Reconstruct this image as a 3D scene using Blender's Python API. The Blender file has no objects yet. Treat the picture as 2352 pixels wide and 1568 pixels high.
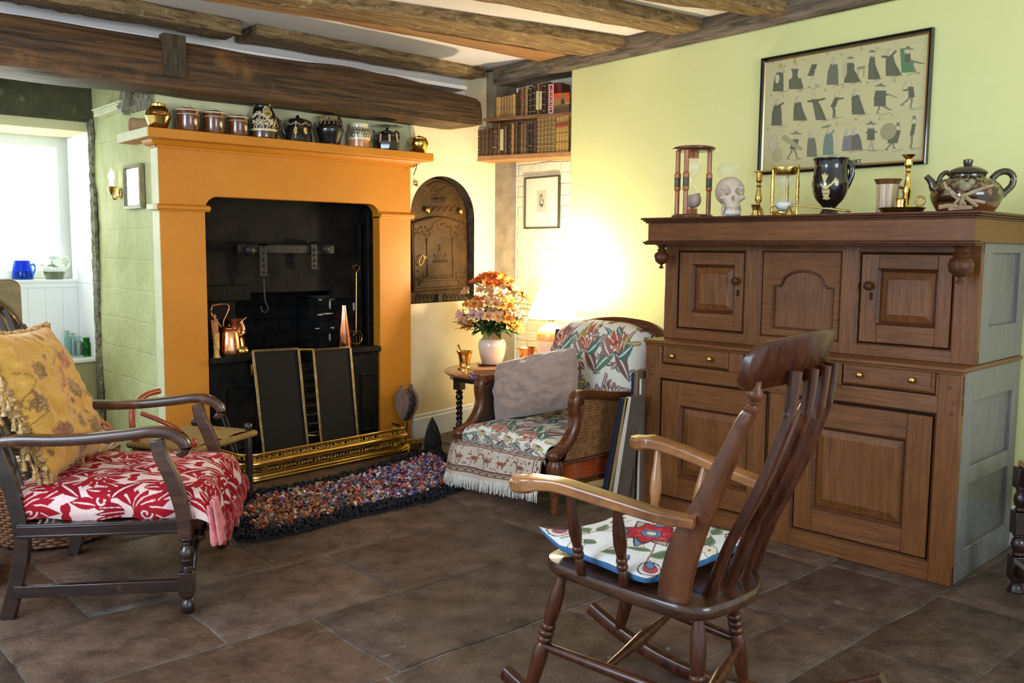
import bpy, bmesh, math, random
import numpy as np
from mathutils import Vector, Matrix

# ------------------------------------------------------------------ camera
S = bpy.context.scene
COL = S.collection
F_PX, HZ, ROLL, EYE = 2080.0, 212.0, 0.0085, 1.25
def _n(v):
    v = np.array(v, float); return v / np.linalg.norm(v)
_Z = _n((ROLL, 1, -HZ / F_PX))
_X = np.array((2354, HZ - ROLL * 2354, F_PX)); _X = _n(_X - _Z * _X.dot(_Z))
_Y = np.cross(_Z, _X) if np.cross(_Z, _X)[2] > 0 else np.cross(_X, _Z)
_R = np.stack([_X, _Y, _Z])                     # rows: world axes seen from the camera
cam = bpy.data.objects.new('camera', bpy.data.cameras.new('camera'))
COL.objects.link(cam)
cam.data.sensor_width = 36; cam.data.lens = 36 * F_PX / 2352
cam.data.clip_start = .05; cam.data.clip_end = 60
m = Matrix.Identity(4)
for i in range(3):
    m[i][0], m[i][1], m[i][2] = _R[i][0], _R[i][1], -_R[i][2]
m[0][3], m[1][3], m[2][3] = 0, 0, EYE
cam.matrix_world = m
S.camera = cam
S.view_settings.view_transform = 'Standard'
S.view_settings.look = 'None'
S.view_settings.gamma = 1
S.view_settings.use_curve_mapping = False
S.view_settings.exposure = 0.12
S.cycles.max_bounces = 7
S.cycles.diffuse_bounces = 3
S.cycles.glossy_bounces = 3
S.cycles.transmission_bounces = 6
S.cycles.transparent_max_bounces = 8
S.cycles.caustics_reflective = False
S.cycles.caustics_refractive = False
S.cycles.sample_clamp_indirect = 4

# ------------------------------------------------------------------ daylight and lamps
W = bpy.data.worlds.new('sky'); S.world = W; W.use_nodes = True
bg = W.node_tree.nodes['Background']
bg.inputs[0].default_value = (.84, .93, 1.0, 1); bg.inputs[1].default_value = 1.08
def area(name, loc, aim, sx, sy, power, col):
    l = bpy.data.lights.new(name, 'AREA'); l.shape = 'RECTANGLE'; l.size = sx; l.size_y = sy
    l.energy = power; l.color = col
    o = bpy.data.objects.new(name, l); COL.objects.link(o); o.location = loc
    o.rotation_euler = (Vector(aim) - Vector(loc)).to_track_quat('-Z', 'Y').to_euler()
    return o
area('daylight_side_window', (-1.3, 2.3, 1.75), (2.6, 3.6, .7), 1.5, 1.2, 80, (.60, .78, 1))
area('daylight_rear_window', (2.0, -1.9, 1.7), (3.6, 3.0, 1.1), 1.6, 1.2, 60, (.86, .93, 1))
area('daylight_alcove_window', (1.25, 6.6, 1.7), (1.25, 4.0, .9), 1.0, .9, 26, (.93, 1, .86))
def bulb(name, loc, power, col, rad):
    l = bpy.data.lights.new(name, 'POINT'); l.energy = power; l.color = col; l.shadow_soft_size = rad
    o = bpy.data.objects.new(name, l); COL.objects.link(o); o.location = loc
    return o

bulb('lamp_beyond_left_edge', (.35, 3.75, 1.75), 16, (1, .72, .38), .12)
# ------------------------------------------------------------------ pixel rays -> points at true depth
EYEP = np.array((0, 0, EYE))
def ray(px, py):
    d = np.array((px - 1176.0, 784.0 - py, F_PX)); return _R @ d
def onz(px, py, z=0.0):
    r = ray(px, py); return EYEP + r * (z - EYE) / r[2]
def pl(px, py, p, n):
    r = ray(px, py); n = np.array(n, float); return EYEP + r * ((np.array(p, float) - EYEP) @ n) / (r @ n)
def onx(px, py, x): return pl(px, py, (x, 0, 0), (1, 0, 0))
def ony(px, py, y): return pl(px, py, (0, y, 0), (0, 1, 0))
def mpp(p):                                       # metres per pixel at a point
    return ((np.array(p) - EYEP) @ np.array([_R[i][2] for i in range(3)])) / F_PX
class Frame:                                      # a thing's own axes on the floor
    def __init__(s, o, deg):
        t = math.radians(deg); s.o = np.array((o[0], o[1], 0.0)); s.a = t
        s.r = np.array((math.cos(t), math.sin(t), 0)); s.f = np.array((-math.sin(t), math.cos(t), 0))
    def loc(s, P):
        d = np.array(P) - s.o; return np.array((d @ s.r, d @ s.f, P[2]))
    def x(s, px, py, x): return s.loc(pl(px, py, s.o + s.r * x, s.r))
    def y(s, px, py, y): return s.loc(pl(px, py, s.o + s.f * y, s.f))
    def z(s, px, py, z): return s.loc(onz(px, py, z))
    def w(s, p): return s.o + s.r * p[0] + s.f * p[1] + np.array((0, 0, p[2]))

# ------------------------------------------------------------------ mesh helpers
rnd = random.Random(7)
def rot(ax, deg): return np.array(Matrix.Rotation(math.radians(deg), 3, ax))
class MB:
    def __init__(s): s.v = []; s.f = []; s.m = []; s.c = None
    def add(s, vs, fs, m=0):
        b = len(s.v); s.v += [tuple(map(float, p)) for p in vs]
        s.f += [tuple(b + i for i in f) for f in fs]; s.m += [m] * len(fs); return s
    def box(s, x0, x1, y0, y1, z0, z1, m=0, R=None, c=None):
        p = [(x, y, z) for z in (z0, z1) for y in (y0, y1) for x in (x0, x1)]
        if R is not None:
            c = np.array(c if c is not None else ((x0 + x1) / 2, (y0 + y1) / 2, (z0 + z1) / 2))
            p = [R @ (np.array(q) - c) + c for q in p]
        return s.add(p, [(0, 2, 3, 1), (4, 5, 7, 6), (0, 1, 5, 4), (2, 6, 7, 3), (0, 4, 6, 2), (1, 3, 7, 5)], m)
    def prism(s, pts, d0, d1, ax='z', m=0):       # outline pushed along an axis
        n = len(pts)
        def q(p, d): return {'z': (p[0], p[1], d), 'y': (p[0], d, p[1]), 'x': (d, p[0], p[1])}[ax]
        vs = [q(p, d0) for p in pts] + [q(p, d1) for p in pts]
        fs = [tuple(range(n))[::-1], tuple(range(n, 2 * n))] + [(i, (i + 1) % n, n + (i + 1) % n, n + i) for i in range(n)]
        return s.add(vs, fs, m)
    def lathe(s, prof, n=24, c=(0, 0, 0), R=None, m=0, sx=1, sy=1, cap=True):
        c = np.array(c, float); vs = []; fs = []
        for r, z in prof:
            for k in range(n):
                a = 2 * math.pi * k / n; p = np.array((r * sx * math.cos(a), r * sy * math.sin(a), z))
                vs.append(c + (R @ p if R is not None else p))
        k = len(prof)
        for i in range(k - 1):
            for j in range(n):
                j2 = (j + 1) % n; fs.append((i * n + j, i * n + j2, (i + 1) * n + j2, (i + 1) * n + j))
        if cap:
            fs.append(tuple(range(n))[::-1]); fs.append(tuple((k - 1) * n + j for j in range(n)))
        return s.add(vs, fs, m)
    def tube(s, path, r, n=8, m=0, flat=1.0, up=(0, 0, 1), cap=True, sec=None):
        P = [np.array(p, float) for p in path]; k = len(P); vs = []; fs = []; up = np.array(up, float)
        rr = r if isinstance(r, (list, tuple)) else [r] * k
        for i in range(k):
            t = P[min(i + 1, k - 1)] - P[max(i - 1, 0)]; t = t / (np.linalg.norm(t) + 1e-9)
            a = np.cross(t, up)
            if np.linalg.norm(a) < 1e-3: a = np.cross(t, (1, 0, 0.01))
            a /= np.linalg.norm(a); b = np.cross(a, t)
            if sec is not None:
                ri = rr[i] if np.isscalar(rr[i]) else rr[i]
                for u, v in sec: vs.append(P[i] + (a * u + b * v) * ri)
            else:
                for j in range(n):
                    g = 2 * math.pi * j / n; ri = rr[i]
                    vs.append(P[i] + a * ri * math.cos(g) + b * ri * flat * math.sin(g))
        nn = len(sec) if sec is not None else n
        for i in range(k - 1):
            for j in range(nn):
                j2 = (j + 1) % nn; fs.append((i * nn + j, i * nn + j2, (i + 1) * nn + j2, (i + 1) * nn + j))
        if cap: fs.append(tuple(range(nn))[::-1]); fs.append(tuple((k - 1) * nn + j for j in range(nn)))
        return s.add(vs, fs, m)
    def ell(s, c, rx, ry, rz, n=16, m=0, R=None):
        k = max(6, n // 2)
        return s.lathe([(max(1e-4, math.sin(math.pi * i / k)), -math.cos(math.pi * i / k)) for i in range(k + 1)],
                       n, c, (R if R is not None else np.eye(3)) @ np.diag((rx, ry, rz)), m)
    def grid(s, fn, nu, nv, m=0, wrap=False):
        b = len(s.v); vs = [fn(i / nu, j / nv) for j in range(nv + 1) for i in range(nu + (0 if wrap else 1))]
        w = nu + (0 if wrap else 1)
        fs = [(j * w + i, j * w + (i + 1) % w, (j + 1) * w + (i + 1) % w, (j + 1) * w + i) for j in range(nv) for i in range(nu)]
        return s.add(vs, fs, m)
    def rings(s, rs, m=0, cap=True, ax='y'):      # nested rectangles (u0,u1,z0,z1,depth): mouldings and raised fields
        vs = []; fs = []
        for u0, u1, z0, z1, d in rs:
            q = [(u0, z0), (u1, z0), (u1, z1), (u0, z1)]
            vs += [(u, d, z) if ax == 'y' else (d, u, z) for u, z in q]
        for i in range(len(rs) - 1):
            for j in range(4):
                j2 = (j + 1) % 4; fs.append((4 * i + j, 4 * i + j2, 4 * i + 4 + j2, 4 * i + 4 + j))
        if cap: k = 4 * (len(rs) - 1); fs.append((k, k + 1, k + 2, k + 3))
        return s.add(vs, fs, m)
    def xf(s, R=None, t=(0, 0, 0), sc=1.0):
        t = np.array(t, float)
        s.v = [tuple((R @ np.array(p) if R is not None else np.array(p)) * sc + t) for p in s.v]; return s
def catmull(P, n=6):
    P = [np.array(p, float) for p in P]; out = []
    for i in range(len(P) - 1):
        a, b, c, d = P[max(i - 1, 0)], P[i], P[i + 1], P[min(i + 2, len(P) - 1)]
        for k in range(n):
            t = k / n
            out.append(.5 * ((2 * b) + (c - a) * t + (2 * a - 5 * b + 4 * c - d) * t * t + (3 * b - a - 3 * c + d) * t ** 3))
    out.append(P[-1]); return out
def vnoise(p, s=1.0, seed=0):
    from mathutils import noise
    return noise.noise(Vector((p[0] * s + seed * 7.3, p[1] * s + seed * 3.1, p[2] * s)))

def mesh(name, mb, mats, parent=None, loc=None, rz=0, bevel=0, sub=0, smooth=35, seg=2, cols=None, solid=0, fix=True):
    me = bpy.data.meshes.new(name); me.from_pydata(mb.v, [], mb.f); me.update()
    mats = mats if isinstance(mats, (list, tuple)) else [mats]
    for q in mats: me.materials.append(q)
    if len(mats) > 1: me.polygons.foreach_set('material_index', mb.m)
    if fix:
        b = bmesh.new(); b.from_mesh(me); bmesh.ops.recalc_face_normals(b, faces=b.faces); b.to_mesh(me); b.free()
    if smooth:
        me.polygons.foreach_set('use_smooth', [True] * len(me.polygons))
        me.set_sharp_from_angle(angle=math.radians(smooth))
    if cols is not None:
        a = me.color_attributes.new('Col', 'FLOAT_COLOR', 'POINT'); c = np.ones((len(me.vertices), 4), np.float32)
        c[:, :3] = cols; a.data.foreach_set('color', c.ravel())
    o = bpy.data.objects.new(name, me); COL.objects.link(o)
    if parent is not None: o.parent = parent
    if loc is not None: o.location = loc
    if rz: o.rotation_euler = (0, 0, rz)
    if solid:
        k = o.modifiers.new('solid', 'SOLIDIFY'); k.thickness = solid; k.offset = 0
    if bevel:
        k = o.modifiers.new('bevel', 'BEVEL'); k.width = bevel; k.segments = seg; k.limit_method = 'ANGLE'; k.angle_limit = math.radians(40); k.harden_normals = False
    if sub:
        k = o.modifiers.new('sub', 'SUBSURF'); k.levels = sub; k.render_levels = sub
    return o
def tag(o, label, cat, group=None, kind=None):
    if label: o['label'] = label
    if cat: o['category'] = cat
    if group: o['group'] = group
    if kind: o['kind'] = kind
    return o
def T(name, label, cat, loc=(0, 0, 0), rz=0, group=None, kind=None):
    o = bpy.data.objects.new(name, None); COL.objects.link(o); o.empty_display_size = .05
    o.location = loc; o.rotation_euler = (0, 0, rz); return tag(o, label, cat, group, kind)
def solo(name, mb, mats, label, cat, loc=(0, 0, 0), rz=0, group=None, **k):
    return tag(mesh(name, mb, mats, None, loc, rz, **k), label, cat, group)
def struct(name, mb, mats, **k):
    o = mesh(name, mb, mats, **k); o['kind'] = 'structure'; return o
def dup(o, parent=None):
    c = o.copy(); COL.objects.link(c); c.parent = parent
    for ch in [q for q in COL.objects if q.parent == o]: dup(ch, c)
    return c

# ------------------------------------------------------------------ materials
def srgb(r, g, b): return tuple(((c / 255) / 12.92 if c / 255 <= .04045 else ((c / 255 + .055) / 1.055) ** 2.4) for c in (r, g, b))
def M(name, c1, c2=None, rough=.5, metal=0., ns=5., st=(1, 1, 1), det=6., lo=.35, hi=.65, dist=0., bump=0., bs=None, coat=0., attr=None,
      spec=.5, trans=0., ior=1.45, emis=None, es=0., brick=None, r2=None, sheen=0., fine=0., c3=None, s3=2., lo3=.55, hi3=.7, wave=None, bst=None, alpha=1.):
    mt = bpy.data.materials.new(name); mt.use_nodes = True; nt = mt.node_tree; N = nt.nodes; L = nt.links
    b = N['Principled BSDF']
    def nd(t, **k):
        x = N.new(t)
        for q, v in k.items(): setattr(x, q, v)
        return x
    b.inputs['Roughness'].default_value = rough; b.inputs['Metallic'].default_value = metal
    b.inputs['Specular IOR Level'].default_value = spec; b.inputs['Coat Weight'].default_value = coat
    b.inputs['Coat Roughness'].default_value = .12; b.inputs['IOR'].default_value = ior
    b.inputs['Transmission Weight'].default_value = trans; b.inputs['Sheen Weight'].default_value = sheen
    b.inputs['Alpha'].default_value = alpha
    b.inputs['Base Color'].default_value = (*c1, 1)
    if emis: b.inputs['Emission Color'].default_value = (*emis, 1); b.inputs['Emission Strength'].default_value = es
    tc = nd('ShaderNodeTexCoord'); mp = nd('ShaderNodeMapping'); mp.inputs['Scale'].default_value = st
    L.new(tc.outputs['Object'], mp.inputs['Vector'])
    src = None
    def noise(scale, detail, vec, d=0):
        x = nd('ShaderNodeTexNoise'); x.inputs['Scale'].default_value = scale; x.inputs['Detail'].default_value = detail
        x.inputs['Distortion'].default_value = d; x.inputs['Roughness'].default_value = .62; L.new(vec, x.inputs['Vector']); return x
    def ramp(fac, a, z, ca, cz):
        x = nd('ShaderNodeValToRGB'); x.color_ramp.elements[0].position = a; x.color_ramp.elements[1].position = z
        x.color_ramp.elements[0].color = (*ca, 1); x.color_ramp.elements[1].color = (*cz, 1); L.new(fac, x.inputs['Fac']); return x
    def mix(fac, A, B, blend='MIX'):
        x = nd('ShaderNodeMix', data_type='RGBA', blend_type=blend)
        if hasattr(fac, 'links'): L.new(fac, x.inputs[0])
        else: x.inputs[0].default_value = fac
        for s_, i in ((A, 6), (B, 7)):
            if hasattr(s_, 'links'): L.new(s_, x.inputs[i])
            else: x.inputs[i].default_value = (*s_, 1)
        return x.outputs[2]
    nz = None
    if c2 is not None:
        nz = noise(ns, det, mp.outputs[0], dist); src = ramp(nz.outputs['Fac'], lo, hi, c1, c2).outputs[0]
    if attr:
        at = nd('ShaderNodeAttribute', attribute_name='Col')
        src = at.outputs['Color'] if src is None else mix(1.0, at.outputs['Color'], src, 'MULTIPLY')
    if c3 is not None:
        n3 = noise(s3, 8, tc.outputs['Object']); f3 = ramp(n3.outputs['Fac'], lo3, hi3, (0, 0, 0), (1, 1, 1))
        src = mix(f3.outputs[0], src if src is not None else c1, c3)
    if src is not None: L.new(src, b.inputs['Base Color'])
    if r2 is not None:
        q = noise(ns * .7, 5, mp.outputs[0]); rr = nd('ShaderNodeMapRange'); rr.inputs['From Min'].default_value = .35; rr.inputs['From Max'].default_value = .65
        rr.inputs['To Min'].default_value = rough; rr.inputs['To Max'].default_value = r2; L.new(q.outputs['Fac'], rr.inputs[0]); L.new(rr.outputs[0], b.inputs['Roughness'])
    h = None
    if bump:
        mb_ = mp
        if bst is not None:
            mb_ = nd('ShaderNodeMapping'); mb_.inputs['Scale'].default_value = bst; L.new(tc.outputs['Object'], mb_.inputs['Vector'])
        x = noise(bs or ns * 2, 8, mb_.outputs[0]); h = x.outputs['Fac']
        if brick:
            # brick = (axis rotation euler, width, height)
            m2 = nd('ShaderNodeMapping'); m2.inputs['Rotation'].default_value = brick[0]; L.new(tc.outputs['Object'], m2.inputs['Vector'])
            wob = noise(4, 3, tc.outputs['Object']); ad = nd('ShaderNodeMix', data_type='RGBA', blend_type='ADD'); ad.inputs[0].default_value = .035
            L.new(m2.outputs[0], ad.inputs[6]); L.new(wob.outputs['Color'], ad.inputs[7])
            bk = nd('ShaderNodeTexBrick'); bk.inputs['Scale'].default_value = 1; bk.inputs['Brick Width'].default_value = brick[1]; bk.inputs['Row Height'].default_value = brick[2]
            bk.inputs['Mortar Size'].default_value = .009; bk.inputs['Mortar Smooth'].default_value = .8
            L.new(ad.outputs[2], bk.inputs['Vector'])
            mm = nd('ShaderNodeMath', operation='MULTIPLY_ADD'); L.new(bk.outputs['Fac'], mm.inputs[0]); mm.inputs[1].default_value = -brick[3]; L.new(h, mm.inputs[2]); h = mm.outputs[0]
        bp = nd('ShaderNodeBump'); bp.inputs['Strength'].default_value = min(1, bump); bp.inputs['Distance'].default_value = .012 * max(1, bump)
        L.new(h, bp.inputs['Height']); L.new(bp.outputs[0], b.inputs['Normal'])
        if coat: L.new(bp.outputs[0], b.inputs['Coat Normal'])
    return mt
# ------------------------------------------------------------------ materials in use
H2 = math.pi / 2
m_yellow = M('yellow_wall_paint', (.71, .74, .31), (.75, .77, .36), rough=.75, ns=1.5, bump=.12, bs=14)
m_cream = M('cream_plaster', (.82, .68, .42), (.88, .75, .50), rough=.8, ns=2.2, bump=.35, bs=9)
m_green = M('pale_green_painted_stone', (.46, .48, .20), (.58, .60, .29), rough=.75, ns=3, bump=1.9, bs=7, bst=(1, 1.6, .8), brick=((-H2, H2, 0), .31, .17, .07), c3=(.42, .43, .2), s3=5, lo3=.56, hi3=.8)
m_white_brick = M('cream_painted_brick', (.80, .76, .52), (.85, .82, .60), rough=.7, ns=3, bump=1.1, bs=8, brick=((-H2, H2, 0), .23, .075, .25))
m_ceil = M('ceiling_plaster', (.86, .80, .76), (.90, .85, .81), rough=.9, ns=2, bump=.2, bs=7)
m_stone = M('bare_sandstone', (.20, .155, .10), (.32, .26, .175), rough=.9, ns=9, bump=.8, bs=25, c3=(.19, .16, .12), s3=3)
m_lintel = M('dark_mossy_stone', (.035, .04, .018), (.09, .09, .045), rough=.85, ns=6, bump=1.2, bs=18, c3=(.22, .23, .13), s3=9, lo3=.62, hi3=.72)
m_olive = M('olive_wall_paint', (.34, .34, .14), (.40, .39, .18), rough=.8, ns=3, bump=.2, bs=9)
m_white = M('white_gloss_paint', (.86, .88, .84), rough=.35)
m_skirt = M('white_skirting_paint', (.78, .82, .84), rough=.35)
m_rough = M('crumbling_dark_edge', (.10, .09, .05), (.40, .38, .25), rough=.95, ns=30, bump=1.5, bs=60)
m_beam = M('old_oak_beam', (.045, .022, .008), (.24, .13, .055), rough=.72, ns=6, st=(.7, 7, 7), lo=.38, hi=.66, dist=.6, bump=1.3, bs=5, c3=(.42, .29, .15), s3=5, lo3=.6, hi3=.75)
m_beamy = M('old_oak_wall_plate', (.07, .055, .035), (.26, .20, .13), rough=.75, ns=6, st=(7, .7, 7), lo=.36, hi=.66, dist=.6, bump=1.3, bs=5, c3=(.34, .17, .05), s3=5, lo3=.57, hi3=.72)
m_joist = M('adzed_oak_joist', (.12, .07, .025), (.40, .26, .11), rough=.75, ns=7, st=(.8, 6, 6), lo=.36, hi=.66, dist=.8, bump=1.5, bs=6, c3=(.52, .42, .25), s3=16, lo3=.6, hi3=.72)
m_big = M('smoked_oak_bressummer', (.016, .008, .0035), (.125, .060, .020), rough=.6, ns=5, st=(.45, 6, 10), lo=.36, hi=.66, dist=.9, bump=1.0, bs=4, c3=(.27, .125, .04), s3=2.4, lo3=.56, hi3=.74)
m_flag = M('worn_flagstone', (.040, .022, .016), (.140, .088, .062), rough=.30, r2=.58, ns=9, det=14, dist=.3, lo=.3, hi=.72, bump=.7, bs=38, spec=.45, attr=True, c3=(.25, .195, .16), s3=17, lo3=.64, hi3=.76)
m_mort = M('pale_lime_joint', (.055, .045, .037), (.21, .18, .15), rough=.8, ns=9, bump=.6, bs=40)

# ------------------------------------------------------------------ floor: rectangular flags with real joints
def floor():
    fl = MB(); cc = []
    slabs = []
    def row(y0, y1, xs):
        for a, b in zip(xs[:-1], xs[1:]): slabs.append((a, b, y0, y1))
    row(-.4, .35, [-1, .1, .9, 1.7, 2.5, 3.31, 4.3]); row(.35, 1.0, [-1, .3, 1.2, 1.95, 2.7, 3.31, 4.3])
    row(1.0, 1.36, [-1, .2, .8, 1.5, 2.12]); row(1.0, 1.36, [2.12, 2.69, 3.31, 4.3]); row(1.36, 1.60, [2.2, 2.70]); row(1.60, 2.15, [2.2, 2.70])
    row(1.36, 2.15, [-1, -.2, .6, 1.42, 2.2]); row(1.36, 1.80, [2.70, 3.32, 4.3]); row(1.8, 2.66, [2.70, 3.26, 4.3])
    row(2.15, 2.66, [-1, 0, .62, 1.47, 2.37, 2.70]); row(2.66, 3.15, [-1, .1, .62, 1.17]); row(2.66, 3.19, [1.17, 1.83, 2.70])
    row(2.66, 3.19, [2.70, 3.5, 4.4]); row(3.15, 3.9, [-1, .2, .9]); row(3.19, 3.9, [.9, 1.6, 2.72, 3.6, 4.5])
    row(3.9, 4.75, [-1, 0, .8, 1.75, 2.6, 3.5, 4.6]); row(4.75, 5.9, [-1, .3, 1.2, 2, 3.2, 4.6]); row(5.9, 6.3, [-1, 1, 2])
    for a, b, c, d in slabs:
        g = .0045; z = rnd.uniform(-.0015, .0015); tx, ty = rnd.uniform(-.002, .002), rnd.uniform(-.002, .002)
        N = 10
        def J(x, y):                               # worn, wandering edges
            return x + .012 * vnoise((x * 4, y * 4, 1), 1, 2), y + .012 * vnoise((x * 4, y * 4, 5), 1, 3)
        ring = [(a + g + (b - a - 2 * g) * k / N, c + g) for k in range(N)] + [(b - g, c + g + (d - c - 2 * g) * k / N) for k in range(N)] + \
               [(b - g - (b - a - 2 * g) * k / N, d - g) for k in range(N)] + [(a + g, d - g - (d - c - 2 * g) * k / N) for k in range(N)]
        cx, cy = (a + b) / 2, (c + d) / 2
        def P(x, y, dz, inn=0):
            x, y = J(x, y); x += (cx - x) / abs(cx - x + 1e-6) * inn if abs(cx - x) > inn else 0; y += (cy - y) / abs(cy - y + 1e-6) * inn if abs(cy - y) > inn else 0
            return (x, y, dz + (z + tx * (x - cx) + ty * (y - cy) if dz > -.01 else 0))
        n = len(ring)
        vs = [P(x, y, -.02) for x, y in ring] + [P(x, y, -.004) for x, y in ring] + [P(x, y, 0, .007) for x, y in ring]
        fs = [(i + k * n, (i + 1) % n + k * n, (i + 1) % n + (k + 1) * n, i + (k + 1) * n) for k in (0, 1) for i in range(n)] + [tuple(2 * n + i for i in range(n))]
        fl.add(vs, fs, 0)
        t = rnd.uniform(.82, 1.18); w = rnd.uniform(-.06, .06)
        cc += [(t * (1 + w), t, t * (1 - w))] * len(vs)
    b = len(fl.v)
    fl.add([(-1, -.4, -.006), (4.6, -.4, -.006), (4.6, 6.4, -.006), (-1, 6.4, -.006)], [(0, 1, 2, 3)], 1); cc += [(1, 1, 1)] * 4
    struct('floor', fl, [m_flag, m_mort], cols=np.array(cc), smooth=30, fix=False)
floor()

# ------------------------------------------------------------------ walls
YF = 4.78                                          # front of the painted chimney piece
XL, XR = 1.785, 3.377                              # its sides
YO = 4.80
OW_P, OW_D = np.array((XR, YO, 0)), _n((1, .2126, 0)); OW_N = np.array((-OW_D[1], OW_D[0], 0))   # oven wall line
RW_P, RW_D = np.array((4.14, 1.37, 0)), _n((.037, 1, 0)); RW_N = np.array((RW_D[1], -RW_D[0], 0))
ZC = 2.525
ar = pl(1307, 500, RW_P, RW_N)                     # arris where the yellow wall stops
w = MB(); a0 = RW_P + RW_D * -1.9; a1 = np.array((ar[0], ar[1], 0))
q = [a0[:2], a1[:2], a1[:2] + np.array((.5, .02)), a0[:2] + np.array((.5, 0))]
w.prism([tuple(p) for p in q], 0, 2.407, 'z')
struct('wall_right', w, m_yellow, bevel=.012)
c1 = pl(1135, 600, OW_P, OW_N); c2 = np.array((c1[0] + .2, c1[1] - .012, 0))
w = MB()                                           # oven wall: upper band stands a little proud above a ledge at 1.86 m
th = .5
A, B = OW_P[:2] + OW_D[:2] * -.35, c1[:2] + OW_D[:2] * .02
q = lambda o: [tuple(A - OW_N[:2] * 0 + OW_N[:2] * o), tuple(B + OW_N[:2] * o), tuple(B + OW_N[:2] * .5), tuple(A + OW_N[:2] * .5)]
# opening for the oven recess
OV = lambda u, o=0: OW_P[:2] + OW_D[:2] * u + OW_N[:2] * o
def ovu(px, py): p = pl(px, py, OW_P, OW_N); return np.array(((p - OW_P) @ OW_D, p[2]))
uR = ovu(1089, 600)[0]; uc = ovu(1019, 600)[0]; uL = 2 * uc - uR; uLo = uL; zB, zT = ovu(1040, 692)[1], ovu(1022, 405)[1]; zS = ovu(1089, 505)[1]
ur = (uR - uL) / 2; N = 28
arcp = [(uc - ur * math.cos(math.pi * k / N), zS + (zT - zS) * math.sin(math.pi * k / N) ** .92) for k in range(N + 1)]
arcp = [(max(.004, u), z) for u, z in arcp]; uL = .004
arch = [(uL, zB)] + arcp + [(uR, zB)]
uMax = (B - OW_P[:2]) @ OW_D[:2]; u0 = .0
def face3(u, z, o=0): p = OV(u, o); return (p[0], p[1], z)
w.add([face3(*p) for p in arcp] + [face3(p[0], 1.86) for p in arcp], [(i, i + 1, N + 2 + i, N + 1 + i) for i in range(N)])
for a, b, c, d in ((u0, uL, 0, 1.86), (uR, uMax, 0, 1.86), (uL, uR, 0, zB)): w.add([face3(a, c), face3(b, c), face3(b, d), face3(a, d)], [(0, 1, 2, 3)])
w.add([face3(u0, 1.86), face3(uMax, 1.86), face3(uMax, 1.866, -.014), face3(u0, 1.866, -.014), face3(uMax, 2.1, -.014), face3(u0, 2.1, -.014)], [(0, 1, 2, 3), (3, 2, 4, 5)])
w.add([face3(uMax, 0), face3(uMax, 2.5, .01), face3(uMax, 2.5, .4), face3(uMax, 0, .4)], [(0, 1, 2, 3)])
struct('wall_oven', w, m_cream, smooth=0, fix=False)
dk = MB()
ins = [face3(u, z, .11) for u, z in arch]
dk.add([face3(*p) for p in arch] + ins, [(i, i + 1, len(arch) + i + 1, len(arch) + i) for i in range(len(arch) - 1)]); dk.add(ins, [tuple(range(len(ins)))])
dk.add([face3(uL, zB), face3(uR, zB), face3(uR, zB, .11), face3(uL, zB, .11)], [(0, 1, 2, 3)])
m_soot = M('sooty_blackened_recess', (.015, .011, .008), (.05, .035, .02), rough=.6, ns=14, bump=1.0, bs=25)
o = struct('trim_oven_recess', dk, m_soot, smooth=0, fix=False)
w = MB(); w.prism([tuple(c1[:2]), tuple(c2[:2]), tuple(c2[:2] + np.array((0, .3))), tuple(c1[:2] + np.array((0, .3)))], 0, 2.5)
struct('wall_stone_pier', w, m_stone, bevel=.008)
REC_P = c2; REC_N = RW_N
e1 = REC_P + RW_D * .0; e2 = REC_P - RW_D * 1.2
w = MB(); w.prism([tuple(e1[:2]), tuple(e2[:2]), tuple(e2[:2] + np.array((.3, 0))), tuple(e1[:2] + np.array((.3, 0)))], 0, 2.5)
struct('wall_recess', w, m_white_brick)
# chimney breast: painted stone side facing the alcove, plaster above the shelf
w = MB(); YA = 5.85
side = [(XL, y) for y in np.linspace(YF + .02, YA + .35, 30)]
def sf(u, v):
    y = YF + .02 + (YA + .33 - YF) * u; z = 2.24 * v
    return (XL + .012 * vnoise((y * 3, z * 3, 0), 1, 4) + (.0 if u < .97 else 0), y, z)
w.grid(sf, 60, 120)
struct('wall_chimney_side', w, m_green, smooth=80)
w = MB()
w.add([(XL, YF + .025, 1.78), (XR + .02, YF + .025, 1.78), (XR + .02, YF + .025, 2.2), (XL, YF + .025, 2.2)], [(0, 1, 2, 3)])
m_abv = M('greenish_cream_plaster', (.66, .62, .33), (.76, .72, .43), rough=.8, ns=3, bump=.4, bs=9)
struct('wall_chimney_breast', w, m_abv, smooth=0)
# skirting along the oven wall and right wall
w = MB(); s0, s1 = OV(.03), OV(uMax)
def skirt(name, p0, p1, n, h, mm):
    w = MB(); p0, p1, n = np.array(p0), np.array(p1), np.array(n)
    sec = [(0, 0), (.02, 0), (.02, h - .03), (.014, h - .022), (.014, h - .006), (.006, h), (0, h)]
    vs = [(*(p0 + n * a), b) for a, b in sec] + [(*(p1 + n * a), b) for a, b in sec]; k = len(sec)
    w.add(vs, [(i, i + 1, k + i + 1, k + i) for i in range(k - 1)] + [tuple(range(k)), tuple(range(k, 2 * k))])
    struct(name, w, mm)
skirt('baseboard_oven', OV(.02), OV(uMax), -OW_N[:2], .16, m_skirt)
skirt('baseboard_right', (RW_P - RW_D * 1.9)[:2], a1[:2], -RW_N[:2] * 1, .17, m_skirt)

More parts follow.
